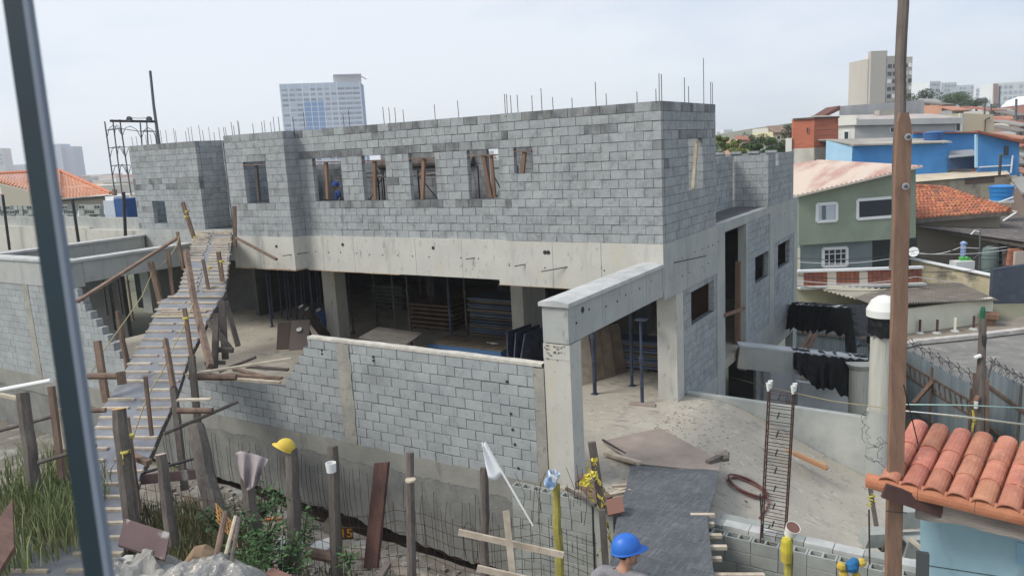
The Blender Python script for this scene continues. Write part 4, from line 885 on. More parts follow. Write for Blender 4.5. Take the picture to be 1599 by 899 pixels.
for i, (q, lab, m_, r_) in enumerate((((212, 868, 8.7), 'pale broken slab on the rubble at bottom left, nearest the walkway', CONCTOP, .3), ((240, 884, 8.5), 'broken grey slab lying by the maroon panel', CONCG, 1.1), ((268, 893, 8.4), 'pale broken board beside the plastic heap', WOODL, 2.0), ((450, 842, 10.3), 'flat grey slab lying behind the shrubs', CONCG, .6), ((500, 846, 10.4), 'flat pale slab between two fence posts', CONCTOP, 1.7), ((575, 905, 9.6), 'pale slab lying by the foot of the rusty plank', CONCTOP, .2))):
    c = P(*q); c.z = max(c.z-.05, yard_z(c.x, c.y)+.05); u1 = Vector((math.cos(r_), math.sin(r_), rnd(-.12, .12)))*rnd(.16, .26); u2 = Vector((-math.sin(r_), math.cos(r_), rnd(-.2, .2)))*rnd(.1, .18)
    one(MB().prism([c-u1-u2, c+u1*.8-u2*1.1, c+u1*1.1+u2*.2, c+u1*.4+u2, c-u1*.9+u2*.8], (0, 0, -.05)), 'broken_board' if 'board' in lab else 'concrete_chunk', m_, lab, 'board' if 'board' in lab else 'concrete chunk', 'broken pieces lying in the yard')
# loose stones
mb = MB(); r6 = random.Random(9); sm = 0
for i in range(1500):
    x, y = r6.uniform(-17, -4.5), r6.uniform(6, 11)
    s_ = (Vector((x, y, 0))-FP0).dot(FN)
    if s_ < -.2: continue
    a = r6.uniform(.015, .06)*(1.8 if r6.random() < .06 else 1); c = Vector((x, y, yard_z(x, y)+a*.3)); vv = [c+Vector((r6.uniform(.6, 1.2)*sx*a, r6.uniform(.6, 1.2)*sy*a, r6.uniform(.5, 1)*sz*a*.7)) for sx in (-1, 1) for sy in (-1, 1) for sz in (-1, 1)]
    mb.add(vv, [(0,1,3,2),(4,6,7,5),(0,4,5,1),(2,3,7,6),(0,2,6,4),(1,5,7,3)])
kind(mb.build('rubble', M('rubble_mix', S(166,162,154), S(130,118,108), 5, 1, .5, 20, island=.3, hue=.02)), 'stuff')
# ------------------------------------------------------------------ black ramp, brown sheets, bits on the apron
rl = [((985, 726), (1121, 734), -5.80), ((978, 760), (1117, 766), -5.72), ((969, 790), (1107, 795), -5.62), ((962, 815), (1105, 815), -5.56), ((955, 850), (1109, 848), -5.52), ((950, 900), (1115, 900), -5.48), ((944, 960), (1120, 960), -5.44)]
rw = [(onZ(*a, z), onZ(*b, z)) for a, b, z in rl]
RMP = thing('black_ramp', onZ(1035, 880, -5.9), 'black film-faced plywood ramp leading up onto the apron beside the man', 'ramp')
RPM = M('ramp_film', S(98,101,105), S(82,86,91), 1.2, .55, .25, 20, fine=(16, .85), stain=[(9, .48, .8, S(124,127,130), (3.5,.35,1)), (9, .5, .8, S(122,125,128), (.35,3.5,1)), (1.3, .55, .75, S(84,88,93), (1,1,1)), (26, .70, .74, S(166,166,162), (1,1,1))])
MB().grid([[a+(b-a)*f+Vector((0, 0, .012*math.sin(f*9+i))) for f in np.linspace(0, 1, 7)] for i, (a, b) in enumerate(rw)], (0, 0, -.025)).build('sheet', RPM, RMP)
for i, (x, y, z, w_) in enumerate(((1108, 803, -5.62, 8), (1108, 817, -5.66, 7), (1113, 835, -5.62, 14), (1117, 853, -5.6, 18), (1115, 871, -5.6, 12), (1140, 897, -5.6, 54))):
    a, b = onZ(x-30, y+1, z), onZ(x+w_, y+1, z); MB().bar(a, b, .07, .05).build('bearer_end', WOODL, RMP)
A_ = [onZ(x, y, z) for (x, y, z) in ((941, 688, -5.92), (1010, 672, -5.92), (1032, 668, -5.92), (1128, 720, -5.86), (1122, 736, -5.80), (990, 722, -5.80))]
one(MB().prism(A_, (0, 0, -.02)), 'plywood_sheet', PLYB, 'dusty brown plywood sheet lying on the apron at head of the black ramp', 'plywood sheet')
G5 = 'loose timber on the apron'
def lie(p, q, w_, h_, mat, lab, name='plank', cat='plank', z=None, group=G5):
    a = onZ(p[0], p[1], p[2] if len(p) > 2 else ZF+.04); b = onZ(q[0], q[1], q[2] if len(q) > 2 else ZF+.04)
    return one(MB().bar(a, b, w_, h_), name, mat, lab, cat, group)
lie((945, 707, -5.88), (1000, 723, -5.80), .10, .06, WOODL, 'pine plank at left edge of the brown plywood sheet')
lie((941, 686, -5.88), (977, 708, -5.86), .03, .03, STEELD, 'thin dark rod along left edge of the brown plywood sheet', 'rod', 'rod')
lie((1105, 722, -5.80), (1136, 708, -5.80), .09, .08, WOODG, 'grey offcut at right corner of the brown plywood sheet')
one(MB().lathe(onZ(1128, 712, -5.82), [(.10, -.12), (.11, .1), (.02, .13)], 10, (1, .5, .2)), 'paper_sack', M('sack', S(150,140,130), S(120,112,104), 9, .9, .5), 'small crumpled sack at right corner of plywood sheet', 'sack')
for i, (p, q, lab, m_, w_) in enumerate((((898, 748, -5.85), (945, 792, -5.75), 'reddish plank leaning from column foot across the hollow blocks', WOODR, .12), ((884, 762, -5.8), (930, 788, -5.75), 'dark stick crossing the open cores of the hollow blocks', WOODG, .05), ((906, 742, -5.6), (952, 778, -5.7), 'brown board leaning at foot of the corner column', WOODR, .12), ((945, 774, -5.75), (985, 766, -5.72), 'pale plank bridging to the left edge of the ramp', WOODL, .07), ((956, 759, -5.82), (984, 757, -5.80), 'thin pale strip on the ramp edge, highest of its bundle', WOODL, .05), ((960, 764, -5.81), (982, 764, -5.8), 'middle pale strip of the bundle at ramp edge', WOODL, .05), ((958, 769, -5.80), (984, 761, -5.79), 'tilted pale strip in the bundle at ramp edge', WOODL, .04), ((1228, 702, -6.4), (1290, 727, -6.55), 'long orange plank lying on the sloping apron by the parapet', M('orange_plank', S(190,146,104)), .09), ((1240, 708, -6.4), (1292, 732, -6.56), 'second orange plank lying close beside the first', M('orange_plank2', S(170,122,86)), .09))):
    lie(p, q, w_, .05, m_, lab)
tag(panel([(946, 782), (950, 806), (976, 800), (968, 776)], [12.0, 11.7, 11.7, 12.0], .03, M('red_board_bit', S(128,88,76)), 'x', 'board_scrap'), 'red-brown board scrap wedged at left edge of the ramp', 'board')
# coil of hose
HZ = apron_z(-3.2, 12.2)+.03
hc = onZ(1168, 766, HZ); mb = MB(); pts = []
for i in range(70):
    t = i/69*3*2*math.pi; r_ = .30+.02*math.sin(i*.7)+.02*(i/69); q_ = hc+Vector((r_*1.1*math.cos(t), r_*.95*math.sin(t), 0)); q_.z = apron_z(q_.x, q_.y)+.02+.0012*i+.008*math.sin(i); pts.append(q_)
pts += [Vector((hc.x+a_, hc.y+b_, apron_z(hc.x+a_, hc.y+b_)+.03)) for a_, b_ in ((.42, -.15), (.45, -.5), (.44, -.9))]
mb.path(pts, .017, 6); one(mb, 'hose_coil', M('red_hose', S(128,84,78), rough=.6), 'coil of dull red hose lying on the apron by the bar cage', 'hose', smooth=True)
lie((1139, 766, HZ+.02), (1166, 784, HZ+.02), .03, .03, STEELD, 'black hose tail beside the red coil', 'hose_tail', 'hose')
# column cage of bars standing on the hollow block wall
cb_, ct_ = onY(1207, 848, 10.9), onY(1208, 607, 10.9)
CG = thing('bar_cage', cb_, 'tall rusty column cage of bars and ties standing on the hollow block wall', 'bar cage')
hgt = ct_.z-cb_.z; cw, cd = .34, .12
cnr = [Vector((cb_.x+sx*cw/2, cb_.y+sy*cd/2, cb_.z)) for sx, sy in ((-1, -1), (1, -1), (1, 1), (-1, 1))]
lean = Vector((.10, 0, 0))
for c in cnr: MB().path([c, c+Vector((0, 0, hgt*.5))+lean*.5, c+lean+Vector((0, 0, hgt))], .011, 6).build('upright_bar', STEEL, CG)
for i in range(22):
    f = (i+.4)/22; o_ = lean*f+Vector((0, 0, hgt*f+rnd(-.02, .02)))
    MB().path([cnr[k % 4]+o_ for k in range(5)], .006, 4).build('stirrup', STEEL, CG)
for c in cnr: MB().lathe(c+lean+Vector((0, 0, hgt)), [(.018, -.02), (.035, .10), (.03, .10), (.012, -.01)], 9).build('bar_cap', WHITEP, CG)
mb = MB()
for i in range(8): mb.bar(cb_+lean*.1*i+Vector((0, -.07, .3+.28*i)), cb_+lean*.1*i+Vector((.03, -.07, .3+.28*i+.1)), .02, .02)
kind(mb.build('tie_wire', STEELD, CG), 'stuff')
one(MB().path([onY(1190, 845, 10.9), onY(1189, 700, 11.2), onY(1188, 770, 10.9)][:1]+[onY(1187, 770, 11.0)], .012, 5), 'thin_bar', STEELD, 'single thin bar standing left of the bar cage', 'bar')
# ------------------------------------------------------------------ inside the open storey
G6 = 'steel shoring props under the slab'
def prop(xb, yb, zt_, lab, mat=PROPB, zb=ZF, r_=.028, head=True, plate=True, X=None):
    b = onZ(xb, yb, zb); t = thing('shoring_prop', b, lab, 'prop', G6); h = zt_-zb
    MB().tube(b, b+Vector((0, 0, h*.55)), r_*1.25, n=8).build('outer_tube', mat, t); MB().tube(b+Vector((0, 0, h*.55)), b+Vector((0, 0, h)), r_*.9, n=8).build('inner_tube', mat, t)
    MB().lathe(b+Vector((0, 0, h*.55)), [(r_*1.8, -.05), (r_*1.8, .03)], 8).build('collar', mat, t)
    if plate: MB().box(b.x-.08, b.x+.08, b.y-.08, b.y+.08, b.z, b.z+.012).build('base_plate', mat, t)
    if head: MB().box(b.x-.09, b.x+.09, b.y-.09, b.y+.09, b.z+h-.012, b.z+h).build('head_plate', mat, t)
    return t
for (x, y, zt_, lab, m_, r_) in ((929, 615, -3.32, 'blue-grey prop nearest the corner column, right of the portal opening', PROPB, .04), (987, 602, -2.46, 'blue-grey prop before the right stack of panels', PROPB, .034), (620, 535, -2.46, 'grey prop in front of the pallet stack', PROPR, .034), (643, 545, -2.46, 'prop at left side of the pallet stack', PROPR, .03), (706, 545, -2.46, 'prop left of the tall blue panel stack, third from the right', PROPB, .034), (731, 546, -2.46, 'dark prop next to the blue platform', PROPR, .03), (552, 520, -2.46, 'prop right of the pale round-headed pier', PROPR, .03), (590, 512, -2.46, 'dim prop deep inside behind the lying boards', PROPR, .03), (676, 512, -2.46, 'dim prop behind the pallet stack', PROPR, .03), (491, 500, -2.46, 'dim prop behind the brown panels at left', PROPB, .03), (425, 510, -2.46, 'dim prop at left of the open storey', PROPB, .03), (660, 500, -2.46, 'faint prop deep inside at centre', PROPR, .03)):
    prop(x, y, zt_, lab, m_, r_=r_)
pr1 = prop(1003, 630, -3.95, 'freestanding short prop with mushroom head on a board', PROPB, r_=.035)
b = onZ(1003, 632, ZF); one(MB().obox(b+Vector((0, 0, .02)), (.30, .04, 0), (-.03, .10, 0), (0, 0, .02)), 'prop_board', PLYB, 'brown board under the freestanding prop', 'board')
MB().box(b.x-.13, b.x+.13, b.y-.03, b.y+.22, -3.96, -3.945).build('wide_head', PROPB, pr1)
for (x, y, lab, m_) in ((180, 515, 'dark prop nearest the stepped wall under the left ring beam', STEELD), (180, 497, 'slim prop second from left under the ring beam', PROPR), (191, 490, 'slim prop third from left under the ring beam', PROPR), (208, 500, 'thick tan prop under the left ring beam', WOODR), (265, 467, 'blue prop right of the pale column under the ring beam', PROPB), (277, 452, 'blue prop behind the walkway under the ring beam', PROPB), (168, 492, 'brown prop at far left under the ring beam', PROPR)):
    prop(x, y, -3.05, lab, m_, r_=.035)
# stacks
PAN = M('panel_edge', S(98,112,134), S(76,84,98), 1.0, .7, .1, 20, rand=.35, hue=.02); PANW = M('panel_wood_edge', S(140,122,102), S(104,92,80), 2, .8, .2, 20, rand=.25)
def stack(name, lab, x0, x1, y0, y1, n, th, mat, mat2=None, gap=.012, jitter=.05, z0=ZF, base=.08):
    t = thing(name, ((x0+x1)/2, (y0+y1)/2, z0), lab, 'stack')
    for xx in (x0+.1, (x0+x1)/2, x1-.1): MB().box(xx-.05, xx+.05, y0+.05, y1-.05, z0, z0+base).build('bearer', WOODG, t)
    z = z0+base
    for i in range(n):
        d1, d2 = rnd(-jitter, jitter), rnd(-jitter, jitter); MB().box(x0+d1, x1+d1, y0+d2, y1+d2, z+.002, z+th).build('panel', (mat2 if mat2 and i % 3 == 1 else mat), t); z += th+gap
    return t
stack('panel_stack', 'tall stack of blue-edged shuttering panels behind the low wall', -14.1, -11.95, 19.5, 20.9, 15, .075, PAN, PANW, .014)
stack('panel_stack', 'long stack of blue-grey shuttering panels left of the side column', -8.9, -6.4, 18.3, 19.0, 9, .07, PAN, PANW, .015)
stack('pallet_stack', 'dim stack of wooden pallets behind the low wall at centre', -17.2, -15.3, 20.2, 21.4, 6, .08, M('pallet_wood', S(132,108,88), S(100,84,72), 3), None, .07)
stack('pallet_stack', 'farther dim stack of crates deep in the open storey', -21.0, -19.4, 22.5, 23.6, 6, .12, DARKIN, None, .03)
t = thing('blue_platform', (-12.9, 17.6, ZF), 'low platform with bright blue edge and brown board top', 'platform')
MB().box(-14.1, -11.5, 17.3, 18.5, ZF, ZF+.42).build('body', M('bright_blue', S(72,112,158), rough=.5), t); MB().box(-14.05, -11.5, 17.36, 18.5, ZF+.42, ZF+.45).build('top_board', PANW, t)
mb = MB(); c = Vector((-12.2, 17.8, ZF+.47))
for i in range(4): mb.grid([[c+Vector((.13*u+.09*i-.15, .10*v, .04*rnd(0, 1))) for u in (0, .5, 1)] for v in (0, .5, 1)])
one(mb, 'crumpled_paper', WHITEP, 'crumpled white paper on the blue platform', 'paper')
panel([(690, 555), (560, 532), (640, 525), (700, 520)][:0] or [(560, 528), (634, 539), (660, 521), (592, 515)], [21.5, 21.0, 22.6, 23], .03, M('flat_board_ply', S(104,99,92), S(122,116,108), 3), 'plywood board lying flat behind the low wall', 'flat_board', 'board')
# leaning things
def leaner(px_b, px_t, dpt, w_, th, mat, lab, name, cat, group=None):
    b = onZ(*px_b, ZF); t_ = P(*px_t, (b.dot(Vector(CF_)))+dpt); ax = (t_-b)
    return one(MB().obox((b+t_)/2, ax/2, HR*w_/2, ax.cross(HR).normalized()*th/2), name, mat, lab, cat, group)
leaner((450, 545), (452, 503), .3, .75, .05, M('dark_brown_panel', S(96,82,76)), 'dark brown panel standing at left of the open storey', 'standing_panel', 'panel', 'standing panels inside')
leaner((466, 546), (470, 500), .35, .60, .05, M('grey_brown_panel', S(120,108,102)), 'grey-brown panel standing right of the dark brown one', 'standing_panel', 'panel', 'standing panels inside')
for i, (pb, pt, m_, lab) in enumerate((((508, 528), (470, 478), PROPR, 'grey tube leaning left of the pale column, leftmost of three'), ((514, 528), (479, 482), PROPR, 'grey tube leaning left of pale column, middle of three'), ((521, 524), (497, 484), M('blue_tube', S(50,84,140), rough=.5), 'blue tube leaning against the pale column'), ((480, 536), (467, 514), PROPR, 'short dark tube end by the brown panels, left'), ((486, 532), (478, 515), PROPR, 'short dark tube end by the brown panels, right'))):
    b = onZ(*pb, ZF); d = b.dot(Vector(CF_)); a = P(*pt, d-.6); t = thing('leaning_tube', b, lab, 'tube', 'tubes leaning inside'); MB().tube(b, a, .11, n=12).build('tube', m_, t); MB().lathe(a, [(.09, .0), (.095, .006)], 10, a-b).build('end_cap', WHITEP, t)
for i in range(4):
    b = Vector((-8.75+.13*i, 16.55+.36*i, ZF)); ax = Vector((-.28, .25, 1.25)); one(MB().obox(b+ax/2, ax/2, Vector((.35, .65, 0))*.72, Vector((.9, -.45, .2)).normalized()*.022), 'leaning_sheet', WOODL if i == 0 else PANW, ['leaning wooden sheet nearest the portal, with pale edge', 'second leaning wooden sheet of four', 'third leaning wooden sheet of four', 'rearmost leaning wooden sheet of four'][i], 'sheet', 'wooden sheets leaning inside the portal')
for i in range(3):
    b = Vector((-10.9+.16*i, 17.3, ZF)); ax = Vector((.12*(i-1), .25, 1.1)); one(MB().obox(b+ax/2, ax/2, Vector((.05, .55, 0)), Vector((.02, 0, 0))), 'dark_sheet', PROPB, ['dark sheet standing left of the corner column, leftmost', 'dark sheet standing left of corner column, middle', 'dark sheet standing left of the corner column, rightmost'][i], 'sheet', 'dark sheets by the corner column')
for i in range(14):                                                 # a dim rack of leaning bars and forms at the left inside
    b = Vector((-23.5+.28*i, 19.6+.2*(i % 3), ZF)); a = b+Vector((-.5, .5, 2.3-.05*i)); one(MB().bar(b, a, .06, .04), 'leaning_form', PROPB, 'dim blue-grey form bar leaning in the shade at left, %s from the walkway' % ['nearest', 'second', 'third', 'fourth', 'fifth', 'sixth', 'seventh', 'eighth', 'ninth', 'tenth', 'eleventh', 'twelfth', 'thirteenth', 'farthest'][i], 'form bar', 'form bars leaning in the shade')
# timber props in the window openings
G7 = 'timber props in the window openings'
def wprop(xt, yt, xb, yb, Y, lab, w_=.09, mat=None):
    a, b = onY(xt, yt, Y), onY(xb, yb, Y); one(MB().bar(b, a, w_, w_*.8, (0, 1, 0)), 'window_prop', mat or WOODP, lab, 'timber prop', G7)
wprop(400, 258, 405, 314, 15.3, 'timber prop in the bay opening, leftmost of all', mat=WOODG); wprop(509, 254, 512, 311, 15.78, 'timber prop in the second opening from left'); wprop(585, 252, 586, 311, 15.78, 'timber prop in the third opening from left')
wprop(662, 247, 660, 311, 15.78, 'timber prop in the fourth opening from left'); wprop(755, 242, 767, 309, 15.76, 'left of two leaning props in the widest opening'); wprop(767, 242, 773, 309, 15.78, 'right of two leaning props in the widest opening', .07)
wprop(819, 238, 816, 272, 15.66, 'short timber prop in the small square opening')
a, b = onX(1088, 221, XR-.08), onX(1082, 295, XR-.08); one(MB().bar(b, a, .07, .07, (1, 0, 0)), 'window_prop', WOODL, 'pale timber prop in the side wall opening', 'timber prop', G7)
a, b = onX(1084, 221, XR-.1), onX(1097, 219, XR-.1)
for (x0, x1, y_, Y) in ((380, 419, 256, 15.27), (488, 536, 251.5, 15.77), (565, 605, 249.5, 15.77), (638, 681, 245.5, 15.77), (731, 783, 240.5, 15.77), (803, 831, 235, 15.66)):
    one(MB().bar(onY(x0, y_, Y)+Vector((0, 0, -.035)), onY(x1, y_-1, Y)+Vector((0, 0, -.035)), .13, .03), 'lintel_board', WOODR, 'board under the lintel of the opening %s' % {380: 'in the bay', 488: 'second from left', 565: 'third from left', 638: 'fourth from left', 731: 'with two leaning props', 803: 'that is small and square'}[x0], 'board', 'boards under the lintels')
# scaffold frames seen through the openings
sc2 = thing('inner_scaffold', (-14.3, 17.5, ZS), 'dark steel scaffold inside the upper storey, seen through the openings', 'scaffold')
for x in (-16.4, -15.2, -13.9, -12.6, -11.4, -10.6):
    for y in (17.2, 18.3): MB().tube((x, y, ZS), (x, y, ZS+1.75), .024, n=6).build('standard', STEELD, sc2)
for x0, x1 in ((-16.4, -15.2), (-13.9, -12.6), (-11.4, -10.6)):
    for z in (.7, 1.7): MB().tube((x0, 17.2, ZS+z), (x1, 17.2, ZS+z), .02, n=6).build('ledger', STEELD, sc2)
    MB().tube((x0, 17.2, ZS+.2), (x1, 17.2, ZS+1.6), .016, n=6).build('brace', STEELD, sc2); MB().tube((x1, 17.2, ZS+.2), (x0, 17.2, ZS+1.6), .016, n=6).build('brace', STEELD, sc2)
MB().box(-17, -13.4, 17.1, 18.4, ZS+1.55, ZS+1.6).build('board', WOODG, sc2)
one(MB().tube((-16.9, 19, -.28), (-13.2, 19, -.28), .14, n=10), 'inner_beam', WOODG, 'dark log beam seen through the left openings', 'beam')
# doorway: post and crossbar
a, b = onX(1153, 408, -6.25), onX(1152, 535, -6.25); one(MB().bar(b, a, .16, .14, (1, 0, 0)), 'doorway_post', WOODP, 'timber post standing in the tall side doorway', 'post')
a, b = onX(1131, 492, -6.0), onX(1162, 481, -6.0); one(MB().bar(a, b, .08, .08), 'doorway_bar', WOODP, 'timber crossbar fixed across the tall side doorway', 'bar')
mb = MB(); mb.box(-7.2, -6.28, 20.0, 20.1, -5.9, -2.45); one(mb, 'doorway_lining', M('brown_shuttering', S(96,76,66)), 'brown shuttering inside the tall side doorway', 'shuttering')
# ------------------------------------------------------------------ people
SKIN = M('skin', S(186,138,112), S(170,120,96), 9, .55, .1, 60); HAIR = M('dark_hair', S(44,36,32), rough=.8)
def skinmesh(name, verts, edges, radii, mat, parent, sub=2, root=0):
    me = bpy.data.meshes.new(name); me.from_pydata([tuple(v) for v in verts], edges, []); o = bpy.data.objects.new(name, me); COL.objects.link(o)
    m = o.modifiers.new('s', 'SKIN'); m.use_smooth_shade = True; m.branch_smoothing = .6
    for i, sv in enumerate(me.skin_vertices[0].data):
        r_ = radii[i]; sv.radius = r_ if isinstance(r_, tuple) else (r_, r_); sv.use_root = (i == root)
    s = o.modifiers.new('u', 'SUBSURF'); s.levels = sub; s.render_levels = sub
    dg = bpy.context.evaluated_depsgraph_get(); m2 = bpy.data.meshes.new_from_object(o.evaluated_get(dg)); bpy.data.objects.remove(o)
    m2.name = name; m2.materials.clear(); m2.materials.append(mat); m2.polygons.foreach_set('use_smooth', [True]*len(m2.polygons))
    o = bpy.data.objects.new(name, m2); COL.objects.link(o); o.parent = parent; return o
def person(base, yaw, lab, shirt, trousers, hatmat, H=1.75, armout=False, head=0.0):
    t = thing('person', base, lab, 'person'); k = H/1.75; Rz = Matrix.Rotation(yaw, 3, 'Z'); Rh = Rz @ Matrix.Rotation(head, 3, 'Z')
    T = lambda p: (Rh if p[2] > 1.56 else Rz) @ (Vector(p)*k)                                # local: faces +X, left is +Y
    # body: pelvis, spine, neck, head, arms with hands, legs
    V = [(0,0,.95), (.01,0,1.12), (.0,0,1.30), (-.01,0,1.45), (.02,0,1.54), (.045,0,1.595), (.05,0,1.65), (.04,0,1.715)]
    Rr = [(.15,.12), (.145,.115), (.15,.11), (.09,.07), (.058,.056), (.074,.064), (.094,.08), (.084,.074)]
    E = [(i, i+1) for i in range(7)]
    def chain(root, pts, rs):
        p = root
        for q, r_ in zip(pts, rs): V.append(q); Rr.append(r_); E.append((p, len(V)-1)); p = len(V)-1
        return p
    for s in (1, -1):
        ex = .30 if armout else .24
        e = chain(3, [(-.01, .17*s, 1.45), (-.02, .235*s, 1.40), (-.04+.02*armout, (ex+.07)*s, 1.16), (.12, (ex+.04)*s, .95)], [.050, .050, .040, .030])
        h = chain(e, [(.19, (ex+.015)*s, .88)], [(.034, .018)])
        for f_ in range(4): chain(h, [(.235+.004*(f_ == 1), (ex-.02+.020*f_)*s, .855-.004*f_), (.262, (ex-.02+.019*f_)*s, .825)], [.010, .008])
        chain(e, [(.17, (ex-.035)*s, .885), (.20, (ex-.05)*s, .865)], [.011, .009])
        chain(0, [(0, .095*s, .86), (.01, .10*s, .50), (-.01, .10*s, .10), (.10, .11*s, .04)], [.088, .058, .042, .036])
    body = skinmesh('body', [T(p) for p in V], E, [(a*k, b*k) if isinstance(r, tuple) else r*k for r in Rr for a, b in [(r if isinstance(r, tuple) else (r, r))]], SKIN, t)
    # face: brow, nose, lips, chin, ears and eyes modelled onto the same head
    o0 = wloc(t)
    def blob(c, r, name, mat, sq=(1, 1, 1)):
        mb = MB(); rows = [[o0 + T((c[0]+r*sq[0]*math.cos(a)*math.sin(b), c[1]+r*sq[1]*math.sin(a)*math.sin(b), c[2]+r*sq[2]*math.cos(b))) for a in np.linspace(0, 2*math.pi, 13)] for b in np.linspace(.02, math.pi-.02, 8)]
        mb.grid(rows); return mb.build(name, mat, t, smooth=True)
    blob((.142, 0, 1.648), .022, 'nose', SKIN, (1.25, .8, 1.3)); blob((.120, 0, 1.605), .022, 'lips', M('lips', S(160,104,90)), (.7, 1.1, .5)); blob((.104, 0, 1.578), .036, 'chin', M('stubble', S(132,102,86)), (.9, 1.1, .8))
    blob((.065, 0, 1.592), .070, 'jaw', M('stubble2', S(150,114,96)), (.9, .95, .62))
    for s in (1, -1):
        blob((.035, .090*s, 1.640), .032, 'ear', SKIN, (.75, .4, 1.15)); blob((.125, .034*s, 1.668), .012, 'eye', M('eye', S(60,48,44)), (.6, 1, .8))
    mb = MB(); rows = [[o0 + T((.028+.108*math.cos(a)*math.sin(b)*(.9 if math.cos(a) > 0 else 1), .093*math.sin(a)*math.sin(b), 1.70+.098*math.cos(b)*(1.0))) for a in np.linspace(1.25, 2*math.pi-1.25, 21)] for b in np.linspace(.05, 2.3, 11)]
    mb.grid(rows); mb.build('hair', HAIR, t, smooth=True)
    # clothes
    Vs = [(0,0,.92), (.01,0,1.12), (0,0,1.32), (-.01,0,1.455), (.005,0,1.50)]; Rs = [(.165,.135), (.16,.13), (.182,.137), (.135,.105), (.078,.078)]; Es = [(0,1), (1,2), (2,3), (3,4)]
    for s in (1, -1):
        i0 = len(Vs); ex = .30 if armout else .24; Vs += [(-.01, .18*s, 1.455), (-.02, .245*s, 1.40), (-.035, (ex+.06)*s, 1.20)]; Rs += [.082, .080, .072]; Es += [(3, i0), (i0, i0+1), (i0+1, i0+2)]
    skinmesh('shirt', [T(p) for p in Vs], Es, [(a*k, b*k) for r in Rs for a, b in [(r if isinstance(r, tuple) else (r, r))]], shirt, t)
    Vt = [(0,0,.97), (0,0,.90)]; Rt = [(.155,.13), (.158,.135)]; Et = [(0,1)]
    for s in (1, -1):
        i0 = len(Vt); Vt += [(0, .098*s, .82), (.01, .10*s, .5), (-.01, .10*s, .12)]; Rt += [.10, .075, .062]; Et += [(1, i0), (i0, i0+1), (i0+1, i0+2)]
    skinmesh('trousers', [T(p) for p in Vt], Et, [(a*k, b*k) for r in Rt for a, b in [(r if isinstance(r, tuple) else (r, r))]], trousers, t)
    for s in (1, -1): blob((.06, .105*s, .045), .06, 'boot', HAIR, (2.2, .9, .8))
    # helmet as a child: shell, brim
    Rm = Rh @ Matrix.Rotation(R(-9), 3, 'Y'); c = o0 + T((.035, 0, 1.722)); s_ = 1.13*k
    mb = MB(); rows = []
    for i in range(14):
        ph = i/13*math.pi/2; row = []
        for j in range(45):
            th = 2*math.pi*j/44; x, y, z = math.cos(th)*math.cos(ph)**.85*.128, math.sin(th)*math.cos(ph)**.85*.104, math.sin(ph)*.122
            z += .007*math.exp(-(y/.014)**2)*math.sin(ph) + .005*(math.exp(-((y-.04)/.008)**2)+math.exp(-((y+.04)/.008)**2))*math.sin(ph)
            row.append(c + Rm @ Vector((x, y, z))*s_)
        rows.append(row)
    mb.grid(rows)
    shell = mb.build('helmet', hatmat, t, smooth=True)
    mb = MB(); rows = []
    for (q, zz) in ((.99, .002), (1.0, -.010), (1.07, -.016), (1.075, -.021), (.98, -.018)):
        row = []
        for j in range(45):
            th = 2*math.pi*j/44; fx = 1+.34*max(0, math.cos(th))**2.2*(q > 1.05); row.append(c + Rm @ Vector((math.cos(th)*.128*q*fx, math.sin(th)*.104*q, zz-.018*max(0, math.cos(th))**2*(q > 1.05)))*s_)
        rows.append(row)
    mb.grid(rows); mb.build('helmet_brim', hatmat, shell, smooth=True)
    mb = MB(); mb.lathe(c+Vector((0, 0, -.014)), [(.100*k, -.022), (.106*k, .0)], 24); mb.build('head_band', WHITEP, shell)
    return t
BLUEP = M('blue_helmet', S(30,100,204), S(40,112,214), 12, rough=.42, spec=.45)
hm = P(975, 848, 7.4)
yaw = YAW + R(62)
person((hm.x-.02, hm.y, hm.z-1.775), yaw, 'man in grey T-shirt and blue hard hat seen from behind, turned right', M('grey_tshirt', S(146,144,146), S(124,122,126), 5, .95, .9, 16), M('dark_trousers', S(62,66,76)), BLUEP, 1.75, True, R(-62))
wm = onY(526, 292, 17.9)
person((wm.x, wm.y, ZS+.02), YAW+R(200), 'worker in blue shirt inside the second opening from left', M('blue_shirt', S(40,72,140)), M('navy_trousers', S(44,50,66)), M('blue_helmet_dark', S(40,80,160)), 1.35, False)
# ------------------------------------------------------------------ the timber pole with bolts in front of the shed
PD = 7.2
def pxw(px): return px*PD/FPX
PL = thing('timber_pole', P(1397, 905, PD), 'tall brown timber pole spliced with two bolts, beside the tiled shed', 'pole')
a, b = P(1411, -40, PD+.12), P(1398, 420, PD+.12); mb = MB(); k = 10
mb.path([a+(b-a)*(i/k)+Vector((.006*math.sin(i*1.7), 0, 0)) for i in range(k+1)], pxw(8.6), 10); mb.build('upper_pole', WOODK, PL)
top, bot = P(1411, 176, PD), P(1393, 960, PD); ax = (bot-top); w_ = pxw(12.2); rows = []
nrow = 40
for i in range(nrow+1):
    f = i/nrow; p = top+ax*f; wob = .004*math.sin(i*.9); ww = w_*(1 if f > .03 else [.55, .9][min(i, 1)]); dd = .022
    rows.append([p-HR*(ww-.004)+HR*wob-HF*dd, p+HR*(ww-.004)+HR*wob-HF*dd, p+HR*ww-HF*(dd-.006), p+HR*ww+HF*dd, p-HR*ww+HF*dd, p-HR*ww-HF*(dd-.006), p-HR*(ww-.004)+HR*wob-HF*dd])
MB().grid(rows).add(rows[0][:6], [(0,1,2,3,4,5)]).build('lower_timber', WOODP, PL)
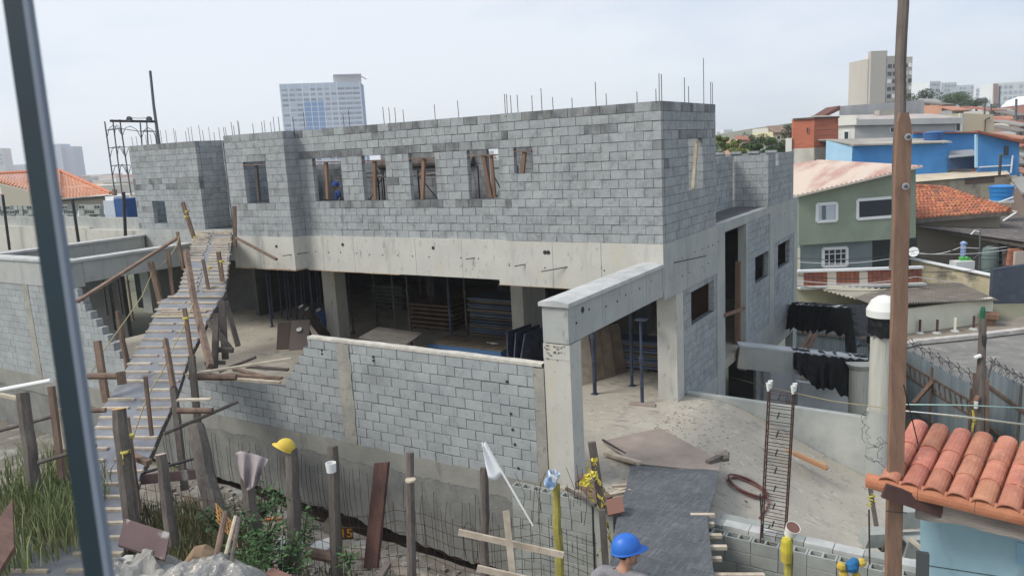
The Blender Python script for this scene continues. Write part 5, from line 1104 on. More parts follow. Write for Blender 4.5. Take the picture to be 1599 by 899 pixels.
for (x, y) in ((1418, 214), (1414, 291), (1410, 250)):
    if y == 250: continue
    c = P(x, y, PD-.05); bt = MB(); bt.lathe(c, [(.033, -.002), (.033, .004), (.0, .004)], 14, -HF); bo = bt.build('washer', M('zinc_bolt', S(190,194,196), rough=.4, metal=.4), PL)
    mb = MB(); mb.lathe(c-HF*.003, [(.018, 0), (.018, .018), (0, .018)], 6, -HF); mb.build('bolt_nut', SCAF, bo)
tw = MB(); tw.path([P(1383, 757+40, PD-.06), P(1398, 799, PD-.075), P(1416, 800, PD-.06)], .005, 5); tw.build('binding_wire', STEELD, PL)
# ------------------------------------------------------------------ tiled shed
SH = thing('tiled_shed', P(1520, 905, 7.4), 'small light blue shed with orange clay tile roof at the lower right', 'shed')
E0 = P(1385, 752, 7.25); E1 = onZ(1640, 812, E0.z); ev = (E1-E0); ev_l = ev.length; eu = ev.normalized()
hz_ = Vector((-eu.y, eu.x, 0)).normalized(); RP = R(16); su = (hz_*math.cos(RP)+Vector((0, 0, math.sin(RP)))).normalized()
sl_l = 2.6
for q_ in range(300):
    pp_ = E0+su*(.01*q_); v_ = np.array(pp_); yy_ = CY - FPX*float(CU_ @ v_)/float(CF_ @ v_)
    if yy_ < 690: sl_l = .01*q_; break
PLs = Plane(P(1440, 830, 7.55), 0); PLs.A = P(1440, 830, 7.62); PLs.t = eu; PLs.n = hz_
wallm = M('light_blue_wall', S(150,186,198), S(138,174,188), 2, .9, .15, 30, stain=(2, .6, .75, S(120,152,166), (1,1,.5)))
A_ = [PLs(1437, 800), PLs(1700, 870), PLs(1700, 990), PLs(1437, 990)]; MB().prism(A_, PLs.n*.12).build('front_wall', wallm, SH)
MB().prism([PLs(1437, 800)+PLs.n*.125, PLs(1437, 990)+PLs.n*.125, PLs(1437, 990)+PLs.n*2.2, PLs(1437, 800)+PLs.n*2.2], PLs.t*.1).build('side_wall', wallm, SH)
mb = MB(); q = PLs(1588, 855)-PLs.n*.012; mb.prism([PLs(1588, 845), PLs(1640, 858), PLs(1640, 900), PLs(1588, 878)], -PLs.n*.015); mb.build('panel_patch', M('blue_patch', S(128,172,196)), SH)
mb = MB(); mb.path([PLs(1437, 880)-PLs.n*.006, PLs(1599, 905)-PLs.n*.006], .004, 4); mb.build('cable', STEELD, SH)
# roof: courses of half-round pan and cover tiles
rn = eu.cross(su).normalized()
if rn.z < 0: rn = -rn
CL = M('clay_tile', S(208,136,108), S(188,116,92), 7, .85, .5, 40, rand=.16, hue=.01, fine=(60, .84), stain=[(4, .54, .72, S(146,98,82), (1,1,1)), (9, .66, .74, S(222,150,116), (1,1,1))])
TW = .190; TL = .40; OV = .30
def tile_mesh(cover, seed):
    r = random.Random(seed); mb = MB(); rows = []
    for i in range(5):
        f = i/4; rad = (.076 if cover else .066)*(1.0-.08*f*(1 if cover else -1)); row = []
        for j in range(9):
            t = math.pi*j/8; x, z = math.cos(t)*rad*1.18, math.sin(t)*rad*(.95 if cover else -.42)
            row.append((x, f*TL, z+(.0 if cover else .008)+r.uniform(-.001, .001)))
        rows.append(row)
    mb.grid(rows, (0, 0, -.012)); o = mb.build('roof_tile', CL, origin=(0, 0, 0), smooth=False); me = o.data; bpy.data.objects.remove(o); return me
TM = {c: [tile_mesh(c, k) for k in range(3)] for c in (0, 1)}
RF = part('roof', SH, E0); nrow_ = int(sl_l/OV)+1; ncol = int(ev_l/TW)+1
Mrot = Matrix((eu, su, rn)).transposed().to_4x4()
for c in range(ncol):
    for r_ in range(nrow_):
        for cover in (0, 1):
            if cover == 0 and c == ncol-1: continue
            o = bpy.data.objects.new('roof_tile', TM[cover][random.randrange(3)]); COL.objects.link(o); o.parent = RF
            p = E0 + eu*(TW*c+(.5*TW if cover == 0 else 0)+rnd(-.004, .004)+.04) + su*(OV*r_-.085) + rn*(.045+.010 if cover else .046) + rn*(rnd(0, .004))
            o.matrix_local = Matrix.Translation(p-wloc(RF)) @ Mrot @ Matrix.Rotation(R(-1.0+rnd(-.5, .5)), 4, 'X') @ Matrix.Rotation(R(rnd(-1, 1)), 4, 'Z')
BT = M('barge_tile', S(200,128,92), S(180,110,78), 6, .75, .3, 30, rand=.08, fine=(40, .9))
n_ = 4; seg = ev_l/ n_/1.0
for i in range(n_+1):                                               # the long half-round edge tiles along the eave
    a = E0+eu*(.455*i-.16)-su*.05+rn*.055; b = a+eu*.45
    mb = MB(); rows = []
    for f in (0, .03, .5, .97, 1):
        rad = .074*(1.06 if f in (0, .03) else 1.0); p = a+(b-a)*f
        rows.append([p-su*(math.cos(t)*rad*.8)+rn*(math.sin(t)*rad*1.0-.05) for t in np.linspace(-.35, math.pi, 9)])
    mb.grid(rows, tuple(rn*-.012)); mb.build('edge_tile', BT, SH)
# fascia: weathered wavy board and a dark timber nailed over the pole
fb = M('grey_fascia', S(164,154,145), S(128,119,112), 4, .9, .5, 30, stretch=(.5,.5,4), fine=(30, .8))
f0 = P(1432, 792, 7.12); f1 = f0+eu*2.3
rows = []
for i in range(41):
    f = i/40; p = f0+(f1-f0)*f; h_ = .11+.035*math.sin(f*8.3+2.6)+.01*math.sin(f*31); rows.append([p+Vector((0, 0, .10)), p+Vector((0, 0, -h_+.02))])
MB().grid(rows, tuple(HF*.03)).build('fascia_board', fb, SH)
a = P(1380, 765, 7.08); b = P(1472, 796, 6.99); MB().bar(a, b, .04, .135).build('dark_fascia', M('dark_red_timber', S(92,66,62), S(74,54,52), 4, .8, .3, 30), SH)
mb = MB(); mb.path([P(1411, 600, 7.1), P(1433, 690, 7.5), P(1438, 740, 7.3), P(1442, 775, 7.05)], .006, 5); mb.build('thin_wire', STEELD, SH)
pb_ = P(1444, 880, 7.2); one(MB().bar(P(1441, 862, 7.0), P(1439, 960, 7.0), .10, .08), 'dark_post', M('charred_post', S(70,72,74)), 'dark short post beside the light blue shed wall', 'post')
# loose junk between apron and shed
for i, (pts, lab) in enumerate((([(1345, 690, 15.0), (1352, 640, 15.2), (1349, 660, 15), (1368, 700, 14.8), (1385, 690, 14.6)], 'tangle of thin wire by the column foot, left'), ([(1360, 700, 14.8), (1380, 680, 14.8), (1372, 720, 14.6), (1350, 710, 14.7), (1390, 735, 14.5)], 'tangle of thin wire by the column foot, right'))):
    pp = [P(*q) for q in pts]; cur = []
    for j in range(len(pp)*6): f = j/(len(pp)*6-1)*(len(pp)-1); q = min(len(pp)-2, int(f)); cur.append(pp[q].lerp(pp[q+1], f-q)+Vector((rnd(-.07, .07), rnd(-.07, .07), rnd(-.05, .05))))
    one(MB().path(cur, .005, 4), 'wire_tangle', STEELD, lab, 'wire', 'wire tangles by the round column')
cg = P(1385, 800, 11.4)
t = thing('yard_clutter_frame', cg, 'crooked pale stick frame tied with yellow tape behind the pole', 'frame')
for p, q, w2, m_ in (((1358, 757, 11.5), (1372, 842, 11.3), .05, WOODG), ((1360, 760, 11.5), (1392, 770, 11.3), .04, WOODG), ((1357, 795, 10.6), (1358, 880, 10.6), .02, STEEL), ((1420, 840, 11), (1450, 865, 10.8), .05, WOODL)): MB().bar(P(*p), P(*q), w2, w2).build('stick', m_, t)
mb = MB(); mb.path([P(1361, 770, 11.4)+Vector((.06*math.sin(i*1.9), 0, -.03*i)) for i in range(9)], .016, 5); mb.build('yellow_tape', TAPE, t)
for i, (x, y, s_, m_) in enumerate(((1366, 838, .16, BLOCKN), (1388, 846, .13, WOODG), (1420, 806, .2, BLOCKN), (1432, 850, .22, CONCG))):
    c = P(x, y, 11.2); one(MB().obox(c, HR*s_, HF*.12, (0.03, 0, s_*.7)), 'rubble_block', m_, ['grey block lump right of the apron, leftmost', 'brown lump beside the thin sticks', 'pale block lump behind the pole', 'larger grey lump by the dark short post'][i], 'lump', 'lumps between apron and shed')
t = thing('blue_yellow_toy', P(1330, 888, 9.6), 'blue and yellow cloth bundle tied to top of a post at bottom right', 'bundle')
for (dx, dz, r_, m_) in ((0, 0, .085, 'b'), (-.13, .01, .06, 'y'), (.12, .05, .06, 'y'), (-.10, -.10, .06, 'y'), (.06, -.11, .05, 'y'), (.03, .06, .06, 'b')):
    c = P(1330, 884, 9.6)+HR*dx+Vector((0, 0, dz)); mb = MB(); mb.lathe(c, [(0, -r_), (r_*.8, -r_*.6), (r_, 0), (r_*.75, r_*.65), (0, r_)], 9, (rnd(-.3, .3), rnd(-.3, .3), 1)); mb.build('cloth_knot', M('bundle_blue', S(40,110,170)) if m_ == 'b' else M('bundle_yellow', S(204,172,66)), t)
# wires
for pts, lab, r_, m_ in (([(1140, 588, 23), (1198, 604, 18), (1300, 626, 16.5), (1400, 639, 15.5), (1640, 668, 14)], 'pale cord running from doorway over the bar cage toward the shed', .010, ROPE), ([(1400, 631, 12), (1500, 632, 12.5), (1610, 637, 13)], 'pale green cord strung behind the shed roof', .010, M('pale_green_cord', S(180,216,206))), ([(1400, 640, 12), (1500, 649, 12.2), (1610, 663, 12.4)], 'white cord strung below the pale green one', .009, WHITEP)):
    rope(pts, lab, m_, r_, 'cord', 'cord')
# near window frame bar
a, b = P(15, -60, .62), P(160, 960, .62); wf = thing('window_frame_bar', b, 'blurred dark teal window frame bar with a pale edge close at left', 'window frame')
ax = (b-a); MB().obox((a+b)/2, ax/2, HR*.0078, HF*.004).build('bar', M('teal_frame', S(26,34,42), S(36,56,66), 1.2, rough=.5), wf)
off = HR*.0102; MB().obox((a+b)/2+off, ax/2, HR*.0022, HF*.004).build('seal', M('pale_seal', S(120,130,146), rough=.6), wf)
# ------------------------------------------------------------------ helpers for buildings farther off
GLASS = M('dark_glass', S(52,60,70), rough=.15, spec=.6); FRAMEW = M('white_frame', S(226,228,228))
def wallq(fn, pts, th, name, mat, parent):                          # an upright wall with the outline pts (picture rows/columns on the plane)
    A = [fn(*p) if len(p) == 2 else fn.z(p[0], p[2]) for p in pts]; return MB().prism(A, fn.n*th).build(name, mat, parent)
def win(fn, x0, y0, x1, y1, parent, frame=.07, mat=GLASS, fm=FRAMEW, slope=0, name='window'):
    a, b, c, d = fn(x0, y0), fn(x1, y0+slope*(x1-x0)), fn(x1, y1+slope*(x1-x0)), fn(x0, y1); n_ = fn.n
    mb = MB(); o_ = -n_*.035
    for p, q in ((a, b), (b, c), (c, d), (d, a)): mb.bar(p+o_, q+o_, frame, .07, n_)
    w = mb.build(name, fm, parent); MB().prism([p-n_*.02 for p in (a, b, c, d)], n_*.03).build('pane', mat, w); return w
def roofq(pts, th, name, mat, parent=None): 
    return MB().prism(pts, (0, 0, -th)).build(name, mat, parent)
def corrug(p00, p01, p10, p11, n, amp, name, mat, parent=None, m=3):  # corrugated sheet: ribs run from the 0 edge to the 1 edge
    p00, p01, p10, p11 = map(Vector, (p00, p01, p10, p11)); nn = (p01-p00).cross(p10-p00).normalized()
    if nn.z < 0: nn = -nn
    rows = []
    for j in range(m+1):
        g = j/m; a = p00.lerp(p10, g); b = p01.lerp(p11, g)
        rows.append([a.lerp(b, i/(n*4))+nn*(amp*math.sin(i/4*2*math.pi)) for i in range(n*4+1)])
    return MB().grid(rows, tuple(nn*-.012)).build(name, mat, parent, smooth=False)
# ------------------------------------------------------------------ road, pavement, sheet-metal fence
ZR = -9.2
road = [onZ(x, y, ZR) for x, y in ((1380, 552), (1430, 536), (1520, 528), (1620, 516), (1760, 500), (1800, 620), (1700, 640), (1380, 640))]
kind(MB().prism(road, (0, 0, -.3)).build('road', M('worn_asphalt', S(142,138,132), S(122,120,116), 1.1, .95, .5, 20, fine=(14, .85), stain=[(1.2, .55, .7, S(162,156,146), (1,1,1)), (4, .6, .7, S(108,106,104), (.3,1,1))])), 'structure')
pv = [onZ(x, y, ZR+.12) for x, y in ((1380, 528), (1420, 516), (1548, 503), (1620, 490), (1760, 470), (1760, 496), (1620, 512), (1520, 524), (1430, 533), (1380, 546))]
kind(MB().prism(pv, (0, 0, -.3)).build('pavement', M('dirt_pavement', S(150,138,122), S(126,116,104), 1.5, 1, .5, 16)), 'structure')
mb = MB(); kp = [onZ(x, y, ZR+.14) for x, y in ((1380, 546), (1430, 533.5), (1520, 524.5), (1620, 512.5), (1760, 496.5))]
for p, q in zip(kp[:-1], kp[1:]): mb.bar(p, q, .34, .17)
kind(mb.build('kerb', M('pale_kerb', S(206,200,192), S(170,164,156), 3)), 'structure')
ZN = M('zinc_sheet', S(150,162,168), S(128,142,150), 1.1, .55, .1, 12, metal=.15, stretch=(3,3,.2), stain=(2, .6, .75, S(150,136,120), (3,3,.3)))
zf = thing('sheet_metal_fence', onZ(1460, 600, -9.2), 'grey corrugated sheet-metal fence with timber rails along the road edge', 'fence')
def zfence(p, q, npan, ztop, zbot, root):
    for i in range(npan):
        a, b = p.lerp(q, i/npan), p.lerp(q, (i+1)/npan); d = rnd(-.05, .05); e = (b-a)*.004
        corrug((a.x+e.x, a.y+e.y, ztop+d), (b.x-e.x, b.y-e.y, ztop+d), (a.x, a.y, zbot), (b.x, b.y, zbot), 6, .03, 'metal_sheet', ZN, root, 1)
zp, zq = onZ(1395, 533, -7.0), onZ(1531, 607, -7.0); zfence(zp, zq, 8, -7.0, -9.35, zf)
nf = Vector((-(zq-zp).y, (zq-zp).x, 0)).normalized()
if nf.dot(HF) > 0: nf = -nf
if nf.dot(HR) > 0: nf = -nf
for zz in (-7.45, -7.85, -8.85): MB().bar(zp+Vector((0, 0, zz+7))+nf*.05, zq+Vector((0, 0, zz+7))+nf*.05, .03, .045).build('rail', WOODR, zf)
for i in range(17):
    a = zp.lerp(zq, (i+.2)/17)+nf*.07; b = zp.lerp(zq, (i+.75)/17)+nf*.07; MB().bar((a.x, a.y, -7.45), (b.x, b.y, -7.85), .025, .035).build('lattice_strip', WOODR, zf)
for i in range(3):
    a = zp.lerp(zq, .1+i/2.4)+nf*.05; MB().bar((a.x, a.y, -9.3), (a.x, a.y, -7.1), .06, .06).build('fence_post', WOODR, zf)
one(MB().bar(P(1426, 630, 22.5), P(1468, 583, 23.6), .11, .09), 'brace_plank', WOODP, 'slanting brown plank propping the sheet-metal fence', 'plank')
zf2 = thing('sheet_metal_fence', onZ(1575, 620, -9.2), 'nearer grey sheet-metal fence section at the right edge', 'fence')
zp2, zq2 = onZ(1543, 573, -7.0), onZ(1640, 626, -7.0); zfence(zp2, zq2, 5, -7.0, -9.4, zf2)
for zz in (-7.5, -8.7): MB().bar(zp2+Vector((0, 0, zz+7))+nf*.06, zq2+Vector((0, 0, zz+7-.2))+nf*.06, .05, .09).build('rail', WOODR, zf2)
for i in (0, 3, 5): a = zp2.lerp(zq2, i/5)+nf*.06; MB().bar((a.x, a.y, -9.4), (a.x, a.y, -6.95), .06, .06).build('fence_post', WOODG, zf2)
zf3 = thing('sheet_metal_fence', onZ(1290, 520, -9.2), 'pale sheet-metal fence seen between the two wrapped beams', 'fence')
a, b = P(1236, 500, 33), P(1362, 516, 31); zfence(Vector((a.x, a.y, 0)), Vector((b.x, b.y, 0)), 6, a.z, -9.7, zf3); MB().bar(a+Vector((0, 0, -.45))-HF*.1, b+Vector((0, 0, -.35))-HF*.1, .06, .1).build('rail', WOODG, zf3)
for (p, q, lab) in (((1250, 545, 29), (1268, 522, 29.4), 'dark timber leaning on the fence between the wrapped beams, left'), ((1262, 545, 29), (1275, 520, 29.3), 'light timber leaning on the fence between wrapped beams, right'), ((1254, 500, 30), (1256, 522, 30), 'brown stake standing between the wrapped beams')):
    one(MB().bar(P(*p), P(*q), .14, .12), 'leaning_timber', WOODR, lab, 'timber', 'timbers between the wrapped beams')
c = P(1329, 530, 25); t = thing('person', Vector((c.x, c.y, -9.3)), 'distant worker in blue clothes standing behind the wrapped beams', 'person')
h0 = c.z-.75; MB().lathe((c.x, c.y, 0), [(.13, h0-.2), (.16, h0+.2), (.19, h0+.75), (.20, h0+1.1), (.10, h0+1.28), (.055, h0+1.33), (.10, h0+1.45), (.095, h0+1.56), (0, h0+1.63)], 12).build('body', M('worker_blue', S(74,104,136)), t); MB().lathe((c.x, c.y, h0+1.5), [(.13, 0), (.12, .08), (0, .15)], 12).build('helmet', WHITEP, t)
for s_ in (-1, 1): MB().tube((c.x+.08*s_, c.y, -9.3), (c.x+.08*s_, c.y, h0-.15), .08, .1).build('leg', M('worker_trousers', S(70,76,90)), t)
# posts at the fence gap
t = thing('street_post', onZ(1530, 690, -9.3), 'dark timber post with green bottle top and camera by the sheet-metal fence', 'post')
d_ = 20.5; MB().path([P(1528, 700, d_), P(1531, 600, d_), P(1535, 498, d_)], [.12, .11, .09], 9).build('shaft', WOODK, t)
c = P(1534.5, 488, d_); MB().lathe(c, [(.06, -.15), (.065, .06), (.045, .14), (.04, .17)], 10).build('bottle', M('green_bottle', S(42,110,80), rough=.3), t)
MB().tube(P(1521, 559, d_-.1), P(1531, 555, d_-.1), .055, n=10).build('camera', WHITEP, t); MB().lathe(P(1537, 530, d_-.1), [(.05, -.18), (.06, 0), (.05, .12)], 8).build('cable_loop', STEELD, t)
MB().lathe(P(1524, 632, d_-.15), [(.05, -.09), (.05, .09)], 8).build('white_fitting', WHITEP, t); MB().bar(P(1521, 630, d_-.1), P(1528, 618, d_-.1), .12, .06).build('timber_bit', WOODP, t)
one(MB().bar(P(1521, 690, 20.8), P(1523, 582, 20.9), .11, .1), 'thin_post', WOODR, 'reddish square post just left of the dark street post', 'post', 'posts at the fence gap')
one(MB().bar(P(1541, 690, 20.9), P(1541, 592, 21), .10, .09), 'thin_post', WOODR, 'short square post just right of the dark street post', 'post', 'posts at the fence gap')
one(MB().path([P(1543, 590, 21), P(1548, 570, 21), P(1556, 558, 21)], [.03, .025, .015], 6), 'twig', WOODG, 'bare twig rising from the fence gap', 'twig')
tt_ = thing('yellow_tie', P(1522, 655, 20.5), 'yellow tape hanging on the post at the fence gap', 'tie'); MB().path([P(1519, 640, 20.6), P(1521, 655, 20.5), P(1518, 672, 20.5)], .03, 5).build('strip', TAPE, tt_); MB().path([P(1526, 640, 20.6), P(1524, 655, 20.5), P(1524, 676, 20.5)], .03, 5).build('strip', TAPE, tt_)
bw = thing('barbed_wire', P(1480, 560, 24), 'coils of thin barbed wire along top of the sheet-metal fence', 'wire')
for k in range(3):
    pts = [zp.lerp(zq, f)+Vector((0, 0, .12+.14*math.sin(f*60+k*2)+.1*k))+nf*(.1*math.cos(f*60+k)) for f in np.linspace(0, 1, 110)]; MB().path(pts, .008, 3).build('coil', STEELD, bw)
    pts = [zp2.lerp(zq2, f)+Vector((0, 0, .10+.12*math.sin(f*50+k*2)+.08*k))+nf*(.1*math.cos(f*50+k)) for f in np.linspace(0, 1, 70)]; MB().path(pts, .008, 3).build('coil', STEELD, bw)
# ------------------------------------------------------------------ cream wall with low fibre roof, planter, dark wall
FIB = M('fibre_roof', S(126,118,108), S(104,98,92), 2, .9, .3, 10, stain=(1.5, .55, .7, S(142,134,120), (1,1,1)))
cw_ = thing('low_cream_building', onZ(1480, 512, ZR), 'low building with cream painted wall under a grey corrugated roof across the road', 'building')
ca, cb2 = onZ(1398, 524, ZR+.1), onZ(1549, 503.5, ZR+.1); u_ = (cb2-ca).normalized(); n_ = Vector((-u_.y, u_.x, 0))
if n_.dot(HF) < 0: n_ = -n_
fnC = Plane(ca, 0); fnC.A = ca; fnC.t = u_; fnC.n = n_
CREAM = M('cream_wall', S(228,226,202), S(214,212,190), 1.2, .9, .1, 10, stain=[(1.3, .6, .75, S(186,182,160), (2,2,.3)), (2, .68, .8, S(170,168,150), (1,1,.6))])
ctop = fnC(1480, 474).z
MB().prism([ca-u_*6, cb2, cb2+Vector((0, 0, ctop-cb2.z)), ca-u_*6+Vector((0, 0, ctop-ca.z))], n_*.2).build('front_wall', CREAM, cw_)
pa, pb2 = fnC(1398, 471)-n_*.35-u_*1.5, fnC(1549, 469)-n_*.35
corrug(pa+Vector((0, 0, .1)), pb2+Vector((0, 0, .08)), P(1290, 449, 43.5), P(1499, 441, 43.0), 46, .05, 'roof', FIB, cw_, 6)
corrug(P(1283, 452, 37), P(1350, 470, 36.4), P(1300, 446, 41), P(1400, 452, 41), 10, .04, 'roof_sheet', M('beige_sheet', S(206,196,170)), cw_, 2)
for (x, yb, yt, lab, m_) in ((1436, 520, 503, 'short rusty post before the cream wall, leftmost', STEEL), (1463, 520, 501.5, 'short rusty post before the cream wall, second from left', STEEL), (1491, 517, 500, 'short cream post before the cream wall', CREAM), (1520, 514, 496, 'short rusty post before the cream wall, nearest the planter', STEEL)):
    b = onZ(x, yb, ZR+.12); t = thing('short_post', b, lab, 'bollard', 'short posts before the cream wall'); h_ = .62; MB().box(b.x-.05, b.x+.05, b.y-.05, b.y+.05, b.z, b.z+h_).build('shaft', m_, t); MB().lathe(b, [(.2, 0), (.15, .05), (.08, .08)], 9).build('footing', CONCTOP, t)
c = onZ(1547, 508, ZR+.12); one(MB().add([c+Vector((sx*w2, sy*w2, z)) for z, w2 in ((0, .12), (.36, .20), (.36, .30), (.58, .32)) for sx, sy in ((-1,-1),(1,-1),(1,1),(-1,1))], [(4*i+j, 4*i+(j+1) % 4, 4*i+4+(j+1) % 4, 4*i+4+j) for i in range(3) for j in range(4)]+[(3,2,1,0), (12,13,14,15)]), 'planter', M('brown_planter', S(142,104,82), S(112,84,68), 6), 'brown clay planter at foot of the dark blue wall', 'planter')
da, db2 = P(1549, 460, 40.2), P(1700, 452, 39.5); DW = M('dark_blue_wall', S(74,82,96), S(64,72,88), 1.2, .9, .1, 10, stain=(1, .6, .8, S(92,98,106), (1,1,1)))
zt1, zt2 = P(1552, 419, 40.2).z, P(1599, 414, 40).z
one(MB().prism([(da.x, da.y, -9.6), (db2.x, db2.y, -9.6), (db2.x, db2.y, zt2+.5), (da.x, da.y, zt1)], HF*.25), 'dark_wall', DW, 'tall dark blue painted wall at the right edge of the road', 'wall')
ya, yb = P(1396, 399, 47.5), P(1551, 431, 40.6)
YW = M('yellowed_block_wall', S(196,184,150), S(176,164,134), 1.2, .9, .3, 12, stain=[(1, .5, .68, S(112,108,98), (.7,.7,1.3)), (2, .6, .75, S(206,196,166), (1,1,1))])
t = thing('yellowed_wall', Vector((ya.x, ya.y, -9)), 'stained yellowish block wall with white coping sloping down behind the low roof', 'wall')
MB().prism([ya, yb, Vector((yb.x, yb.y, -9.3)), Vector((ya.x, ya.y, -9.3))], HF*.2).build('masonry', YW, t); MB().bar(ya+Vector((0, 0, .04)), yb+Vector((0, 0, .04)), .34, .08).build('coping', FRAMEW, t); MB().bar(yb+Vector((0, 0, -2.2)), yb+Vector((0, 0, .05)), .3, .3).build('end_pier', M('cream_pier', S(222,214,186)), t)
for i in range(7):
    for f in (.3, .62, .9)[:2 if i % 2 else 3]:
        pass
# ------------------------------------------------------------------ garage with dark corrugated roof, things on the ledge
gr = thing('open_garage', P(1510, 400, 46), 'open shed with dark corrugated roof above the yellowish wall', 'building')
DR = M('dark_corrugated', S(112,106,102), S(88,84,82), 1.5, .9, .2, 10, stain=(1.2, .55, .7, S(130,122,110), (1,1,1)))
corrug(P(1424, 343, 56), P(1424, 352, 47.2), P(1660, 334, 52), P(1660, 386, 41), 22, .07, 'roof', DR, gr, 6)
a, b = P(1424, 349, 52), P(1680, 352, 48); MB().prism([a, b, Vector((b.x, b.y, -9)), Vector((a.x, a.y, -9))], HF*.2).build('back_wall', M('garage_shade', S(58,62,70)), gr)  # back wall colour carries the shade under the roof
MB().bar(P(1436, 353, 47.2), P(1600, 384, 42.6), .10, .2).build('eave_beam', WOODG, gr); MB().bar(P(1490, 378, 45), P(1491, 415, 45), .09, .09).build('post', STEEL, gr); MB().bar(P(1568, 390, 43.5), P(1568, 418, 43.5), .16, .16).build('post', WOODK, gr)
G8 = 'things on the ledge of the yellowish wall'
def atd(x, y, d): return P(x, y, d)
c = P(1502, 415, 44.3); t = tag(MB().obox(c, HR*.53, HF*.35, (0, 0, .30)).build('white_box', M('painted_box', S(220,222,222))), 'white box standing on the yellowish wall', 'box', G8)
c = P(1505, 405.5, 44.3); mb = MB()
for i in range(8): mb.lathe(c+HR*rnd(-.35, .35)+Vector((0, 0, rnd(-.05, .12))), [(0, -.12), (rnd(.1, .16), 0), (0, .13)], 7, (rnd(-1, 1), rnd(-1, 1), 1))
one(mb, 'green_bag', M('green_bag', S(96,206,92), S(60,150,70), 6), 'bright green bag heaped on the white box', 'bag', G8)
c = P(1504, 390, 44.5); one(MB().lathe(c, [(.12, -.5), (.16, -.2), (.14, .2), (.2, .4), (.05, .5)], 9), 'blue_bag', M('blue_bag', S(66,120,200), S(190,204,230), 4), 'blue bag hanging above the green bag', 'bag', G8)
c = P(1546, 402, 44); one(MB().lathe(c, [(.42, -.75), (.45, 0), (.4, .55), (.15, .66)], 16), 'grey_green_tank', M('tank_greygreen', S(112,130,124)), 'dull grey-green tank behind the antenna pole', 'tank', G8)
t = thing('brick_pile', P(1584, 410, 43), 'pile of red bricks with whitish front beside the dark wall', 'bricks', G8)
for i in range(6):
    for j in range(5): c = P(1574+4.2*j+i*.6, 412-4.4*i, 43); MB().obox(c, HR*.066, HF*.1, (0, 0, .07)).build('brick', M('red_brick_pile', S(186,120,94), rand=.15) if not (i+j) else bpy.data.materials['red_brick_pile'], t)
MB().obox(P(1592, 404, 42.8), HR*.3, HF*.08, (0, 0, .42)).build('plaster_slab', M('plaster_pink', S(196,180,168)), t)
t = thing('antenna_pole', P(1530, 458, 43), 'thin grey antenna pole with white base and arms above the yellowish wall', 'antenna')
MB().tube(P(1528, 455, 43), P(1530.5, 358, 43), .04, n=6).build('mast', SCAF, t); MB().path([P(1530, 362, 43), P(1522, 360, 43), P(1516, 366, 43)], .035, 5).build('arm', WHITEP, t); MB().bar(P(1529, 405, 43), P(1564, 405, 43), .04, .04).build('arm', SCAF, t)
MB().bar(P(1520, 404, 43), P(1531, 395, 43), .05, .05).build('arm', SCAF, t); mb = MB(); c = P(1527, 458, 42.5); mb.obox(c+HR*.0, HR*.17, HF*.1, (0, 0, .18)); mb.build('base', WHITEP, t)
c = P(1427, 393.5, 43); t = thing('satellite_dish', c, 'small white satellite dish beside the timber pole', 'dish'); MB().lathe(c, [(0, 0), (.15, .015), (.27, .06), (.28, .065), (.15, .03), (0, .015)], 18, (-.2, -1, .35)).build('reflector', FRAMEW, t); MB().tube(c, c+Vector((-.1, -.35, 0)), .012, n=5).build('feed_arm', STEELD, t)
# ------------------------------------------------------------------ clay roof, beige deck, tanks
CRF = M('old_clay_tiles', S(196,120,84), S(160,96,70), 2.5, .9, .3, 20, island=.22, rand=.01, hue=.012, stain=[(1.4, .55, .68, S(112,88,78), (1,1,1)), (2, .66, .76, S(222,150,96), (1,1,1))])
cr_ = thing('clay_roof_house', P(1500, 340, 48), 'house with weathered orange clay tile roof in front of the blue houses', 'house')
e0, e1, r0, r1 = P(1396, 344, 47), P(1576, 331, 46.5), P(1396, 291, 53), P(1474, 296, 52.5); apex = P(1572, 325, 47)
rws = []; NR = 11
mb = MB()
for j in range(NR):
    f0_, f1_ = j/NR, (j+1.12)/NR
    L0 = e0.lerp(r0, f0_); L1 = e0.lerp(r0, min(1.02, f1_)); Rr0 = e1.lerp(r1, f0_); Rr1 = e1.lerp(r1, min(1.02, f1_)); ln = (Rr0-L0).length; n = max(4, int(ln/.24))
    for i in range(n):
        a, b = i/n, (i+.96)/n; p, q = L0.lerp(Rr0, a), L0.lerp(Rr0, b); s_, t_ = L1.lerp(Rr1, b), L1.lerp(Rr1, a); up = Vector((0, 0, .10+rnd(-.02, .03))); dn = Vector((0, 0, .01)); m_ = Vector((0, 0, .07))
        pm_, tm_ = (p+q)/2, (s_+t_)/2
        mb.add([p+up*.6, pm_+up+m_, q+up*.6, s_+dn, tm_+dn+m_, t_+dn], [(0, 1, 4, 5), (1, 2, 3, 4)])
        mb.add([p, p+up*.6, pm_+up+m_, q+up*.6, q], [(0, 1, 2, 3, 4)])
kind(mb.build('roof_tile', CRF, cr_, fix=False), 'stuff')
mb = MB()
for i in range(16): a = r1.lerp(e1, i/16); b = r1.lerp(e1, (i+1.05)/16); mb.path([a+Vector((0, 0, .10)), b+Vector((0, 0, .13))], [.14, .17], 7)
for i in range(14): a = r0.lerp(r1, i/14); b = r0.lerp(r1, (i+1.05)/14); mb.path([a+Vector((0, 0, .10)), b+Vector((0, 0, .12))], [.14, .16], 7)
kind(mb.build('ridge_tile', CRF, cr_), 'stuff')
MB().prism([e0+Vector((0, 0, -.02)), e1+Vector((0, 0, -.02)), e1+Vector((0, 0, -.22)), e0+Vector((0, 0, -.3))], HF*.3).build('eave_board', WOODG, cr_)
